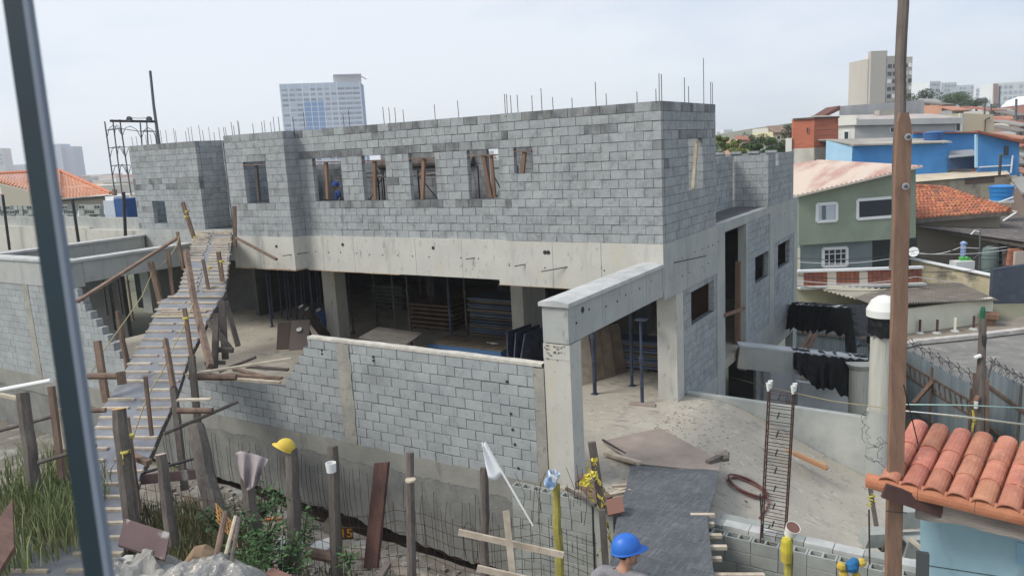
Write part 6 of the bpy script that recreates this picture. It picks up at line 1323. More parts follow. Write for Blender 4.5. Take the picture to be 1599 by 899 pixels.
hw_ = [Vector((p.x, p.y, -9)) for p in (e0, e1)]; MB().prism([hw_[0]+HF*.8, hw_[1]+HF*.8, e1+HF*.8+Vector((0, 0, -.2)), e0+HF*.8+Vector((0, 0, -.2))], HF*.2).build('wall', M('house_shadow_wall', S(150,140,124)), cr_)
bgw = thing('beige_deck_house', P(1500, 300, 56), 'beige walled house with flat sheet deck behind the clay roof', 'house')
fnB = Plane(P(1500, 300, 56), -4); wallq(fnB, [(1420, 284), (1507, 280), (1560, 276), (1588, 274), (1588, 330), (1420, 345)], .2, 'wall', M('beige_wall', S(196,184,158), S(166,156,136), .8, .9, .1, 8, stain=(1, .55, .7, S(140,132,118), (1,1,.6))), bgw)
corrug(P(1418, 285, 55.6), P(1420, 267, 63), P(1577, 272, 55.3), P(1566, 261, 62), 14, .04, 'deck', M('deck_sheet', S(206,190,162), S(184,170,146), .8, .9), bgw, 8)
wallq(Plane(P(1530, 280, 55.7), -4), [(1508, 279), (1553, 276), (1553, 285), (1508, 288)], .1, 'shade_panel', M('brown_panel', S(116,100,88)), bgw)
def tank(x, y, d, r_, h_, lab, m_, lid=True):
    c = P(x, y, d); t = thing('water_tank', c-Vector((0, 0, h_)), lab, 'water tank', 'blue water tanks on the roofs'); b = c-Vector((0, 0, h_))
    MB().lathe(b, [(r_*.82, 0), (r_*.86, h_*.3), (r_*.90, h_*.31), (r_*.92, h_*.62), (r_*.96, h_*.63), (r_, h_*.95), (r_*1.04, h_*.97), (r_*1.04, h_)], 24).build('vessel', m_, t)
    MB().lathe(b, [(r_*1.06, h_), (r_*1.06, h_+.05), (r_*.6, h_+.14), (.1, h_+.17), (0, h_+.17)], 24).build('lid', m_, t)
    MB().box(b.x-r_, b.x+r_, b.y-r_, b.y+r_, b.z-.12, b.z-.005).build('stand', CONCTOP, t)
tank(1564, 292, 50, .72, .85, 'bright blue water tank at right end of the clay roof', M('tank_blue', S(38,130,206), rough=.4))
tank(1457, 208, 61, .72, .75, 'darker blue water tank standing on the blue house roof', M('tank_dark_blue', S(48,96,160), rough=.4))
for p, q in (((1560, 316, 49), (1582, 308, 49)), ((1568, 326, 48), (1588, 331, 48)), ((1566, 345, 46), (1586, 332, 46))): one(MB().tube(P(*p), P(*q), .05, n=6), 'loose_pipe', WHITEP, {1560: 'white pipe under the bright blue tank', 1568: 'white pipe lying right of the clay roof', 1566: 'white pipe bent below the clay roof end'}[p[0]], 'pipe', 'white pipes by the bright blue tank')
# ------------------------------------------------------------------ green house
gh = thing('green_house', onZ(1320, 440, -9.2), 'two-storey pale green house with reddish single-pitch sheet roof', 'house')
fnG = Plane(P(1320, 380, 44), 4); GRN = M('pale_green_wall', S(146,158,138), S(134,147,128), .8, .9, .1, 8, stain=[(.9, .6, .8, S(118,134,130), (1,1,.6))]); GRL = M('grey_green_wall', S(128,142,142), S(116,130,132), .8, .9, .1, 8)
wallq(fnG, [(1247, 383), (1247, 304), (1430, 262), (1430, 371)], .2, 'upper_wall', GRN, gh)
fnG2 = Plane(fnG(1320, 400)+fnG.n*.35, 4); wallq(fnG2, [(1249, 440), (1249, 381), (1362, 374), (1362, 432)], .2, 'lower_wall', GRL, gh)
wallq(Plane(fnG(1320, 400)+fnG.n*1.6, 4), [(1360, 440), (1360, 370), (1432, 365), (1432, 440)], .2, 'porch_back_wall', M('porch_shade', S(64,70,70)), gh)  # dark wall colour stands for the shade in the porch opening
RDR = M('reddish_sheet_roof', S(198,180,166), S(178,138,126), .55, .8, .1, 8, stretch=(1,.16,1), smooth=(.45, .6))
a, b = fnG(1238, 304)-fnG.n*.5, fnG(1432, 258)-fnG.n*.5
corrug(a, b, a+fnG.n*17+Vector((0, 0, .3)), b+fnG.n*12+Vector((0, 0, .2)), 26, .05, 'roof', RDR, gh, 8)
MB().bar(a+Vector((0, 0, -.06)), b+Vector((0, 0, -.06)), .12, .10).build('verge_board', M('verge', S(206,190,176)), gh)
w1_ = win(fnG, 1275.5, 319, 1306, 346, gh, .16, M('white_shutter', S(214,222,230)), slope=-.06)
mb = MB()
for i in range(9): mb.bar(fnG(1277, 322+2.6*i)-fnG.n*.05, fnG(1305, 320.4+2.6*i)-fnG.n*.05, .03, .02)
kind(mb.build('shutter_slat', M('slat', S(196,206,216)), w1_), 'stuff'); MB().prism([fnG(*p)-fnG.n*.06 for p in ((1283, 320), (1289, 319.6), (1289, 343.6), (1283, 344))], fnG.n*.02).build('open_gap', GLASS, w1_)
win(fnG, 1338.5, 312.5, 1399, 342, gh, .16, M('black_pane', S(48,54,62), rough=.6), slope=-.075)
w3 = win(fnG2, 1285, 388.5, 1322, 416, gh, .16, GLASS, slope=-.05)
for i in range(1, 4): MB().bar(fnG2(1285+9.2*i, 389-.4*i)-fnG2.n*.04, fnG2(1285+9.2*i, 415-.4*i)-fnG2.n*.04, .05, .04).build('bar', FRAMEW, w3)
for i in range(1, 3): MB().bar(fnG2(1285, 388+9*i)-fnG2.n*.045, fnG2(1322, 386.2+9*i)-fnG2.n*.045, .05, .04).build('bar', FRAMEW, w3)
MB().prism([fnG2(*p)-fnG2.n*.05 for p in ((1244.5, 388), (1249, 388), (1249, 424), (1244.5, 425))], fnG.n*.3).build('lit_corner_trim', M('lit_cream', S(230,226,196)), gh)  # sunlight on the left corner is put into the cream colour
bp = thing('brick_parapet', P(1320, 440, 41.5), 'low parapet of red hollow brick panels between pale pillars before the green house', 'wall')
fnP = Plane(P(1320, 435, 41.5), 4); BRK = M('hollow_red_brick', S(166,100,78), S(148,86,66), 3, .9, .2, 20, rand=.12)
for x0, x1 in ((1255, 1292), (1306, 1342), (1355, 1400), (1412, 1440)):
    nr_, ncl = 6, max(2, int((x1-x0)/6.5))
    for r_ in range(nr_):
        for c_ in range(ncl):
            xa, xb = x0+(x1-x0)*(c_+.04)/ncl, x0+(x1-x0)*(c_+.96)/ncl; s_ = -.035*(xa-1255); ya_, yb_ = 426+3.5*r_+s_, 429.1+3.5*r_+s_
            MB().prism([fnP(xa, ya_), fnP(xb, ya_), fnP(xb, yb_), fnP(xa, yb_)], fnP.n*.14).build('brick', BRK, bp)
PIL = M('pale_pillar', S(208,198,182))
for x0, x1 in ((1245, 1255), (1292, 1306), (1342, 1355), (1400, 1412)): wallq(fnP, [(x0, 425), (x1, 424.5), (x1, 448), (x0, 448)], .2, 'pillar', PIL, bp)
MB().bar(fnP(1244, 423.5), fnP(1440, 417), .3, .12).build('coping', FRAMEW, bp); MB().bar(fnP(1244, 448.5)-fnP.n*.2, fnP(1440, 442)-fnP.n*.2, .5, .12).build('ledge', CONCTOP, bp)
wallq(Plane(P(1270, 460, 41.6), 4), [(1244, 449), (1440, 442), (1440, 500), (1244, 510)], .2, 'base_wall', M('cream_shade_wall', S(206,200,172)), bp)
# ------------------------------------------------------------------ blue houses
BLU = M('blue_wall', S(66,140,208), S(56,128,196), .6, .9, .1, 8, stain=(.9, .62, .75, S(44,104,164), (1,1,1))); BLUL = M('lit_blue_face', S(168,208,234), S(150,196,226), .8, .9); SHT = M('grey_sheet', S(176,170,158), S(152,146,138), .6, .9)  # BLUL has the sunlit look of the left face in its colour
bh = thing('blue_house', P(1400, 262, 60), 'long bright blue house with pale sheet roof behind the green house', 'house')
fnL = Plane(P(1400, 240, 60), -5); wallq(fnL, [(1331, 228), (1480, 224), (1480, 320), (1331, 320)], .2, 'wall', BLU, bh)
fnL2 = Plane(fnL(1331, 240), 52); fnLs = lambda: None
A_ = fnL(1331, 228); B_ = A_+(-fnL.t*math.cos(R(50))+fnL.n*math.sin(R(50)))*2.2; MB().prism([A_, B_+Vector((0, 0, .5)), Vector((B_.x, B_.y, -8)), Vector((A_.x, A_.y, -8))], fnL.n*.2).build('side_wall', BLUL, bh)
C_ = fnL(1484, 223); roofq([A_+Vector((0, 0, .12))-fnL.n*.3, C_+Vector((0, 0, .1))-fnL.n*.3, C_+fnL.n*5+Vector((0, 0, .5)), B_+fnL.n*4+Vector((0, 0, .6)), B_+Vector((0, 0, .62))], .1, 'roof', SHT, bh)
win(fnL, 1358, 258, 1372, 266, bh, .05); 
bh2 = thing('blue_house', P(1560, 262, 58), 'bright blue house with sloping red verge and small dark window', 'house')
fnM = Plane(P(1560, 240, 58), -6); wallq(fnM, [(1527, 330), (1527, 208), (1592, 223), (1590, 330)], .2, 'wall', BLU, bh2); MB().bar(fnM(1522, 205.5)-fnM.n*.2, fnM(1597, 223)-fnM.n*.2, .5, .16).build('red_verge', M('red_verge', S(150,82,66)), bh2)
win(fnM, 1565.5, 227, 1575.5, 243.5, bh2, .06, fm=BLU); wallq(fnM, [(1524, 262), (1524, 210), (1528, 211), (1528, 262)], .25, 'lit_corner', BLUL, bh2); mb = MB(); mb.bar(fnM(1528, 261)-fnM.n*.1, fnM(1578, 258)-fnM.n*.1, .08, .08); mb.build('white_pipe', WHITEP, bh2); MB().bar(fnM(1580, 243)-fnM.n*.12, fnM(1577, 270)-fnM.n*.12, .10, .08).build('white_pipe', WHITEP, bh2)
bh3 = thing('blue_house', P(1495, 230, 63), 'set-back blue wall with grey lean-to between the two blue houses', 'house')
fnN = Plane(P(1495, 230, 63), -5); wallq(fnN, [(1425, 330), (1425, 209), (1478, 204), (1525, 208), (1525, 330)], .2, 'wall', BLU, bh3); MB().bar(fnN(1424, 207)-fnN.n*.1, fnN(1526, 207)-fnN.n*.1, .3, .12).build('red_verge', M('red_verge2', S(150,90,74)), bh3)
roofq([P(1481, 246, 58.5), P(1527, 242, 58.5), P(1519, 233, 62), P(1483, 236, 62)], .06, 'lean_to', M('grey_lean_to', S(140,144,148)), bh3); wallq(Plane(P(1500, 255, 59.5), -5), [(1482, 246), (1526, 243), (1526, 264), (1482, 264)], .1, 'shade_opening_panel', M('opening_shade_blue', S(60,88,128)), bh3)  # solid dark panel paints the shaded opening below the lean-to
t = thing('vent_pipe', P(1562, 274, 54), 'dark vent pipe standing on the beige deck', 'pipe'); MB().tube(P(1560.5, 273, 54), P(1563, 243, 54), .09, n=8).build('pipe', STEELD, t); MB().lathe(P(1563, 242, 54), [(.13, -.05), (.13, .05), (0, .1)], 9).build('cowl', SCAF, t)
# ------------------------------------------------------------------ white and brick houses on the rise
wh = thing('white_house', P(1400, 225, 68), 'large off-white house with grey parapet and sheet roofs above the blue houses', 'house')
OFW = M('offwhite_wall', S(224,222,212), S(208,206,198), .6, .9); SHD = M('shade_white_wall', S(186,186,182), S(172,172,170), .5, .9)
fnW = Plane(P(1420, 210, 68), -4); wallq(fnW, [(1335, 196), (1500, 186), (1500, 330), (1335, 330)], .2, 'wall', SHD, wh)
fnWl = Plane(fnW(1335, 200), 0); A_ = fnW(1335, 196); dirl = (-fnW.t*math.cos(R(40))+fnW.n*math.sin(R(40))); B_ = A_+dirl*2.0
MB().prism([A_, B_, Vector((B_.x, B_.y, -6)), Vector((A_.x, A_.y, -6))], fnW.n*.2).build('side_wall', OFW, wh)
fs_ = Plane(A_, 0); fs_.t = -dirl; fs_.n = Vector((fs_.t.y*-1, fs_.t.x, 0)); win(fs_, 1318, 205, 1326, 219, wh, .10, GLASS)
MB().prism([A_+Vector((0, 0, .05))-fnW.n*.3, B_-fnW.t*.4+Vector((0, 0, .05)), B_-fnW.t*.4+Vector((0, 0, .9)), A_+Vector((0, 0, .9))-fnW.n*.3], fnW.n*.4).build('balcony_front', OFW, wh)
C_ = fnW(1502, 184); roofq([A_+Vector((0, 0, .5))-fnW.n*.3, C_-fnW.n*.3, C_+fnW.n*6+Vector((0, 0, .6)), B_+fnW.n*6+Vector((0, 0, 1.2)), B_+Vector((0, 0, 1.0))], .12, 'roof', M('pinkish_sheet', S(196,184,176), S(168,160,154), .5, .9), wh)
MB().bar(A_+Vector((0, 0, .25))-fnW.n*.35, C_+Vector((0, 0, -.25))-fnW.n*.35, .06, .5).build('gutter_band', SHD, wh)
win(fnW, 1390, 199, 1400, 207, wh, .06); win(fnW, 1492, 188, 1499, 205, wh, .06)
fnT = Plane(P(1380, 172, 75), -4); wallq(fnT, [(1312, 166), (1443, 156), (1443, 215), (1312, 215)], .2, 'parapet', M('grey_parapet', S(166,168,170), S(150,152,156), .5, .9, .1, 8, stretch=(2,2,.3)), wh)
mb = MB(); q0 = fnT(1312, 165); mb.prism([q0, fnT(1281, 184), fnT(1281, 187), fnT(1312, 172)], fnT.n*4); mb.build('gable_verge', M('dark_red_verge', S(110,70,62)), wh)
mb = MB(); c = P(1383, 176, 70); mb.obox(c, HR*.8, HF*.5, (0, 0, .22)); mb.build('roof_hatch', SHT, wh)
tn = thing('tan_house', P(1530, 205, 72), 'plain tan block-like house with thin stair railings', 'house'); fnH = Plane(P(1525, 195, 72), -4); wallq(fnH, [(1502, 330), (1502, 177), (1552, 179), (1552, 330)], 4, 'wall', M('tan_wall', S(190,178,152)), tn)
wallq(Plane(fnH(1502, 190)-fnH.n*.05, -4), [(1499, 330), (1499, 177), (1503, 177), (1503, 330)], .3, 'white_edge', OFW, tn); MB().path([fnH(1545, 184)-fnH.n*.1, fnH(1538, 187)-fnH.n*.1, fnH(1537, 205)-fnH.n*.1], .06, 4).build('railing', STEELD, tn)
br = thing('brick_house', P(1275, 255, 64), 'tall unplastered red brick house with grey concrete base', 'house'); RB_ = M('red_brick_wall_lit', S(196,112,84), S(178,98,72), .7, .9, .2, 10, stretch=(1,1,4)); RBs = M('red_brick_wall_shade', S(170,96,74), S(154,86,66), .7, .9, .2, 10, stretch=(1,1,4))  # two brick tones: sunlit for the left face, shaded for the right
fnK = Plane(P(1272, 220, 64), 0); A_ = fnK(1272, 185); MB().prism([A_, fnK(1309, 184), fnK(1309, 330), fnK(1272, 330)], fnK.n*.3).build('right_wall', RBs, br)
dl = (-HR*math.cos(R(38))+HF*math.sin(R(38))); B_ = A_+dl*1.75; b0 = fnK(1272, 231).z; MB().prism([A_, B_, Vector((B_.x, B_.y, b0)), Vector((A_.x, A_.y, b0))], HF*.3).build('left_wall', RB_, br)
MB().prism([Vector((A_.x, A_.y, b0)), Vector((B_.x, B_.y, b0)), Vector((B_.x, B_.y, b0-12)), Vector((A_.x, A_.y, b0-12))], HF*.3).build('base_wall', M('pale_base', S(206,202,190), S(180,176,164), .8), br)
wallq(Plane(P(1272, 240, 63.9), 0), [(1272, 231), (1309, 229), (1309, 330), (1272, 330)], .2, 'grey_base', M('grey_plaster', S(158,154,148), S(140,136,132), .6), br); MB().bar(A_+Vector((0, 0, .05)), fnK(1310, 183), .3, .12).build('coping', STEELD, br); MB().bar(A_+Vector((0, 0, .05)), B_+Vector((0, 0, .05)), .3, .12).build('coping', WOODG, br)
MB().bar(Vector((B_.x-.3, B_.y, b0-12)), Vector((B_.x-.3, B_.y, A_.z-1.5)), .5, .4).build('white_pier', OFW, br)
fk2 = Plane(A_, 0); fk2.t = -dl; fk2.n = Vector((-fk2.t.y, fk2.t.x, 0)); win(fk2, 1259.5, 199, 1263, 208, br, .06, fm=RB_)
mb = MB()
for i in range(9): z = A_.z-.5-.42*i; mb.bar(Vector((A_.x, A_.y, z))-HF*.02, Vector((fnK(1309, 200).x, fnK(1309, 200).y, z))-HF*.02, .02, .025)
kind(mb.build('mortar_line', M('brick_joint', S(176,128,108)), br), 'stuff')
for (x0, x1, yt, yb, d, lab, wm, rm_) in ((1207, 1246, 206, 235, 120, 'cream house with brown pitched roof behind the trees', S(214,202,160), S(150,124,104)), (1153, 1176, 217, 224, 150, 'small house with orange-red roof among the trees', S(196,150,120), S(196,110,84)), (1226, 1250, 224, 240, 85, 'low grey house beside the brick house', S(150,150,150), S(126,124,124)), (1200, 1208, 200, 214, 140, 'narrow pale house behind the brown roof', S(206,202,190), S(180,176,170))):
    h = thing('house', P((x0+x1)/2, yb, d), lab, 'house', 'houses beyond the building'); f_ = Plane(P((x0+x1)/2, yb, d), 10); wallq(f_, [(x0, yt), (x1, yt), (x1, yb+40), (x0, yb+40)], 6, 'wall', M('far_wall', wm), h)
    a, b = f_(x0-1.5, yt+1), f_(x1+1.5, yt+1); ht = (x1-x0)/FPX*d*.28; MB().prism([a-f_.n*.5, b-f_.n*.5, b+f_.n*3+Vector((0, 0, ht)), a+f_.n*3+f_.t*.8+Vector((0, 0, ht))], (0, 0, -.2)).build('roof', M('far_roof', rm_, S(126,104,92), .8), h)
    if x1-x0 > 20: win(f_, x0+6, yt+6, x0+11, yt+12, h, .1)

# overhead wires across the street side
for i, (pts, lab, m_) in enumerate((([(1243, 403, 36), (1430, 391, 40), (1620, 372, 44)], 'overhead wire crossing the green house, highest', STEELD), ([(1243, 409, 36), (1430, 396, 40), (1620, 381, 44)], 'overhead wire second from the top over the green house', WHITEP), ([(1243, 430, 36), (1430, 425, 40), (1620, 404, 44)], 'overhead wire in front of the brick parapet, upper', STEELD), ([(1243, 438, 36), (1430, 432, 40), (1620, 441, 44)], 'overhead wire before the brick parapet, lower', WHITEP), ([(1243, 446, 36), (1430, 448, 40), (1620, 455, 44)], 'thin wire over the low corrugated roof', STEELD), ([(1425, 393, 43), (1500, 386, 43.2), (1620, 374, 43.5)], 'white wire from the satellite dish to the right', WHITEP), ([(1425, 399, 43), (1500, 396, 43.2), (1620, 388, 43.5)], 'dark wire from the satellite dish to the right', STEELD))):
    pp = [P(*q) for q in pts]; cv = []
    for a, b in zip(pp[:-1], pp[1:]): cv += [a.lerp(b, f)+Vector((0, 0, -.25*math.sin(math.pi*f))) for f in np.linspace(0, 1, 9)]
    one(MB().path(cv, .016, 4), 'overhead_wire', m_, lab, 'wire', 'overhead wires across the street')
# ------------------------------------------------------------------ left terrace, scaffold tower, orange roof
tw_ = thing('terrace_wall', (-34, 17.3, -4), 'pale concrete edge wall of the left terrace behind the light well', 'wall')
z1, z2, z3 = onY(60, 338.5, 17.45).z, onY(60, 354, 17.3).z, onY(60, 390, 17.3).z
MB().box(-50, -31.2, 17.3, 17.5, z3-.5, z2).build('edge_beam', CONC, tw_); MB().box(-31.2, -26.97, 17.1, 17.5, z3-.5, z2-.06).build('edge_beam', CONC, tw_)
MB().box(-50, -31.4, 17.5, 17.7, z2-.1, z1).build('upstand', CONCG, tw_); MB().box(-31.4, -26.97, 17.42, 17.7, z2-.1, z1-.03).build('upstand', CONCG, tw_)
MB().box(-50, -26.98, 17.72, 30, z2-.4, z2-.2).build('deck', CONCTOP, tw_)
MB().box(-50, -34.1, 20, 20.2, -9, z2-.4).build('back_wall', DARKIN, tw_)
G9 = 'thin dark posts on the left terrace'
for (x0, y0, x1, y1, lab) in ((4, 304, 15, 390, 'thin dark post on the left terrace at the picture edge'), (113, 311, 123, 379, 'thin dark post on the left terrace, middle of three'), (193, 300, 196, 369, 'thin dark post on the left terrace by the blue tank')): one(MB().tube(onY(x1, y1, 16.9), onY(x0, y0, 16.9), .06, n=8), 'thin_post', STEELD, lab, 'post', G9)
for (x0, x1, yb, nr, lab) in ((-4, 66, 337, 3, 'long pile of hollow blocks on the left terrace, behind the window bar'), (98, 116, 338, 3, 'small pile of hollow blocks right of the window bar'), (124, 166, 338, 3, 'pile of hollow blocks beside the blue tank')):
    a, b = onY(x0, yb, 18.0), onY(x1, yb, 18.0); t = thing('block_pile', (a.x, 18.2, z1), lab, 'block pile', 'piles of hollow blocks on the terrace'); n = max(1, int((b.x-a.x)/.41))
    for r_ in range(nr):
        for i in range(n):
            if r_ == nr-1 and rnd(0, 1) < .35: continue
            o = bpy.data.objects.new('hollow_block', HME); COL.objects.link(o); o.parent = t; o.location = Vector((a.x+.41*i+.2+rnd(-.03, .03), 18.1+rnd(-.04, .04), z1-.15+.2*r_+.1))-t.location; o.rotation_euler = (R(90) if rnd(0, 1) < .6 else 0, 0, rnd(-.12, .12))
a, b = onY(168, 338, 18.0), onY(205, 338, 18.0)
t = thing('blue_container', (a.x, 18, z1), 'blue and pale plastic container on the terrace beside the block wall', 'container')
MB().box(a.x, a.x+.75, 17.9, 18.7, z1-.15, z1+.62).build('pale_box', M('pale_box', S(178,186,196)), t); MB().box(a.x+.76, b.x-.1, 17.9, 18.7, z1-.15, z1+.68).build('blue_box', M('blue_box', S(50,84,138)), t); MB().box(a.x+.1, a.x+.7, 17.95, 18.6, z1+.62, z1+.78).build('lid', FRAMEW, t)
# scaffold tower
Ds = 33.5
st = thing('scaffold_tower', P(205, 320, Ds), 'grey steel scaffold tower with two pulley wheels on its top beam', 'scaffold')
def sx(x, y, dd=0): return P(x, y, Ds+dd)
legs = [((163.5, 190), (180, 305), 0), ((187, 187), (205, 305), -.0), ((176, 187), (191, 305), 1.6), ((219, 192), (228, 305), -.0), ((229, 190), (236, 305), 1.6), ((243, 192), (249, 305), .4)]
for a, b, dd in legs: MB().tube(sx(*b, dd), sx(*a, dd), .03, n=7).build('standard', SCAF, st)
def lp_(p, q, f): return (p[0]+(q[0]-p[0])*f, p[1]+(q[1]-p[1])*f)
for f in (.12, .36, .60, .84):
    for i, j in ((0, 1), (1, 2), (0, 2), (1, 3), (3, 4), (3, 5), (4, 5)):
        a, b, d1 = legs[i]; c, d, d2 = legs[j]; MB().tube(sx(*lp_(a, b, f), d1), sx(*lp_(c, d, f), d2), .018, n=6).build('ledger', SCAF, st)
for f in (.05, .33, .57):
    for i, j in ((0, 1), (2, 1), (1, 3), (3, 5)):
        a, b, d1 = legs[i]; c, d, d2 = legs[j]; m_ = lp_(lp_(a, b, f), lp_(c, d, f), .5)
        MB().path([sx(*lp_(a, b, f+.17), d1), sx(*lp_(lp_(a, b, f+.05), lp_(c, d, f+.05), .22), d1), sx(m_[0], m_[1]+2, (d1+d2)/2)], .015, 5).build('bracket', SCAF, st); MB().path([sx(*lp_(c, d, f+.17), d2), sx(*lp_(lp_(a, b, f+.05), lp_(c, d, f+.05), .78), d2), sx(m_[0], m_[1]+2, (d1+d2)/2)], .015, 5).build('bracket', SCAF, st)
MB().bar(sx(172, 189, -.2), sx(241, 190, .2), .14, .10).build('top_beam', STEELD, st)
for x in (202, 233): c = sx(x, 186.5, -.1); MB().lathe(c, [(.08, -.05), (.12, -.045), (.12, .045), (.08, .05)], 16, HF).build('pulley_wheel', SCAF, st); MB().lathe(c, [(.13, -.02), (.13, .02)], 16, HF).build('pulley_rim', STEELD, st)
MB().path([sx(202, 184), sx(218, 185), sx(233, 184)], .012, 4).build('cable', STEELD, st)
one(MB().path([P(249, 230, Ds), P(240, 165, Ds), P(234.5, 111, Ds)], [.075, .06, .055], 8), 'tall_pole', SCAF, 'tall dark pole rising beside the scaffold tower', 'pole')
# orange roofed house
oh = thing('orange_roof_house', P(60, 315, 62), 'house with broad orange hipped tile roof at far left', 'house')
OT = M('orange_tiles', S(214,140,102), S(198,124,90), 1.6, .85, .3, 20, island=.10, hue=.006)
def tileroof(A, B, C, D, nrow, name, root, wt=.25):                # A,B eave ends; D,C ridge ends above A,B
    mb = MB()
    for j in range(nrow):
        L0, L1 = A.lerp(D, j/nrow), A.lerp(D, (j+1.1)/nrow); R0, R1 = B.lerp(C, j/nrow), B.lerp(C, (j+1.1)/nrow); n = max(1, int((R0-L0).length/wt))
        for i in range(n):
            p, q, s_, t_ = L0.lerp(R0, i/n), L0.lerp(R0, (i+1)/n), L1.lerp(R1, (i+1)/n), L1.lerp(R1, i/n); up = Vector((0, 0, .035)); m1, m2 = (p+q)/2+Vector((0, 0, .09)), (s_+t_)/2+Vector((0, 0, .055))
            mb.add([p+up, m1+up*.4, q+up, s_, m2, t_], [(0, 1, 4, 5), (1, 2, 3, 4)])
    return kind(mb.build(name, OT, root, fix=False), 'stuff')
ap = P(92, 268, 66); ap0 = P(-60, 276, 66); e1_, e0_ = P(52, 309, 60), P(-60, 309, 60); er = P(173, 304, 61); em = P(95, 311, 58)
tileroof(P(-40, 262, 62)*0+P(0, 286, 58), em, ap, ap0, 16, 'roof_tile', oh); tileroof(em, er, ap+Vector((.01, 0, 0)), ap, 14, 'roof_tile', oh)
for a, b in ((ap, em), (ap, er), (ap0, ap)):
    MB().path([a.lerp(b, i/12)+Vector((0, 0, .14)) for i in range(13)], .13, 6).build('ridge', OT, oh)
MB().prism([em+Vector((0, 0, -.05)), er+Vector((0, 0, -.05)), Vector((er.x, er.y, er.z-5)), Vector((em.x, em.y, em.z-5))], HF*.3).build('wall', M('shade_wall', S(176,164,146)), oh)
MB().prism([P(0, 287, 57.8), em+HF*-.2, Vector((em.x, em.y, em.z-5)), P(0, 289, 57.8)+Vector((0, 0, -6))], HF*.3).build('gable_wall', M('beige_gable', S(196,186,166)), oh)
MB().bar(em+Vector((0, 0, -.1)), er+Vector((0, 0, -.1)), .5, .14).build('eave', WOODG, oh); MB().tube(P(178, 330, 50), P(179, 296, 50), .16, n=8).build('brown_post', WOODP, oh)
# ------------------------------------------------------------------ towers
def tower(A, theta, x0, x1, yt, zb, dep, lab, mat, name='tower', cat='tower'):
    f_ = Plane(A, theta); t = thing(name, Vector((f_(x0, yt).x, f_(x0, yt).y, zb)), lab, cat); p, q = f_(x0, yt), f_(x1, yt); zt_ = (p.z+q.z)/2
    MB().prism([(p.x, p.y, zt_), (q.x, q.y, zt_), (q.x, q.y, zb), (p.x, p.y, zb)], f_.n*dep).build('block', mat, t); return t, f_, p, q, zt_
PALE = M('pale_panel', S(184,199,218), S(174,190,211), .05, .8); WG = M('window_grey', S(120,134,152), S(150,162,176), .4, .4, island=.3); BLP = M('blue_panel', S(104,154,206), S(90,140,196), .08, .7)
t, f_, p, q, zt_ = tower(P(500, 150, 480), 14, 435.5, 563, 129.5, -30, 17, 'wide pale high-rise with blue glazed panels rising behind the block walls', PALE)
w_ = (q-p).length; ux = (q-p).normalized(); ux.z = 0
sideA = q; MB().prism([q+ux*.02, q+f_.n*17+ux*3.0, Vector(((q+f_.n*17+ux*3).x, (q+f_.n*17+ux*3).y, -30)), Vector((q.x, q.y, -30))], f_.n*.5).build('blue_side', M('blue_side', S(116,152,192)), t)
base = Vector((p.x, p.y, 0))
wins, strips = MB(), MB()
nfl = 16; fh = 3.05
for k in range(nfl):
    z = zt_-3.2-fh*k
    for c_ in range(8):
        if c_ in (3, 4) and 2 < k: pass
        x0 = w_*(.015+c_*.0845+.01); x1 = x0+w_*.066
        if rnd(0, 1) < .25: x0 += w_*.02
        if rnd(0, 1) < .2: continue
        a, b = base+ux*x0-f_.n*.08, base+ux*x1-f_.n*.08; mb_ = wins; mb_.prism([(a.x, a.y, z), (b.x, b.y, z), (b.x, b.y, z-1.25), (a.x, a.y, z-1.25)], f_.n*.1)
    for c_ in range(3):
        x0 = w_*(.705+c_*.095); x1 = x0+w_*.085; a, b = base+ux*x0-f_.n*.08, base+ux*x1-f_.n*.08; wins.prism([(a.x, a.y, z), (b.x, b.y, z), (b.x, b.y, z-1.35), (a.x, a.y, z-1.35)], f_.n*.1)
    a, b = base-f_.n*.12, base+ux*w_-f_.n*.12; strips.prism([(a.x, a.y, z-1.9), (b.x, b.y, z-1.9), (b.x, b.y, z-2.15), (a.x, a.y, z-2.15)], f_.n*.1)
for c_ in (0, .1, .27, .36, .44, .525, .61, .695, .985):
    a, b = base+ux*w_*c_-f_.n*.16, base+ux*(w_*c_+.35)-f_.n*.16; strips.prism([(a.x, a.y, zt_), (b.x, b.y, zt_), (b.x, b.y, -30), (a.x, a.y, -30)], f_.n*.1)
kind(wins.build('window', WG, t), 'stuff'); kind(strips.build('facade_strip', M('white_strip', S(226,230,234)), t), 'stuff')
for k in range(8):
    a, b = base+ux*w_*.275-f_.n*.1, base+ux*w_*.52-f_.n*.1; z = zt_-10.8-fh*k; MB().prism([(a.x, a.y, z), (b.x, b.y, z), (b.x, b.y, z-3.0), (a.x, a.y, z-3.0)], f_.n*.12).build('blue_panel', BLP, t)
a, b = f_(521, 129)+f_.n*2, f_(565, 129)+f_.n*2; MB().prism([(a.x, a.y, zt_-.1), (b.x, b.y, zt_-.1), (b.x, b.y, zt_+4.2), (a.x, a.y, zt_+4.2)], f_.n*9).build('roof_block', M('roof_block_grey', S(200,204,208)), t)
MB().bar(Vector((b.x, b.y, zt_+3.4)), Vector((b.x, b.y, zt_+1.5))+ux*3.2, 3, .4).build('roof_fin', PALE, t); MB().bar(Vector((a.x, a.y, zt_+4.4)), Vector((b.x, b.y, zt_+4.4)), 9, .4).build('roof_edge', PALE, t)
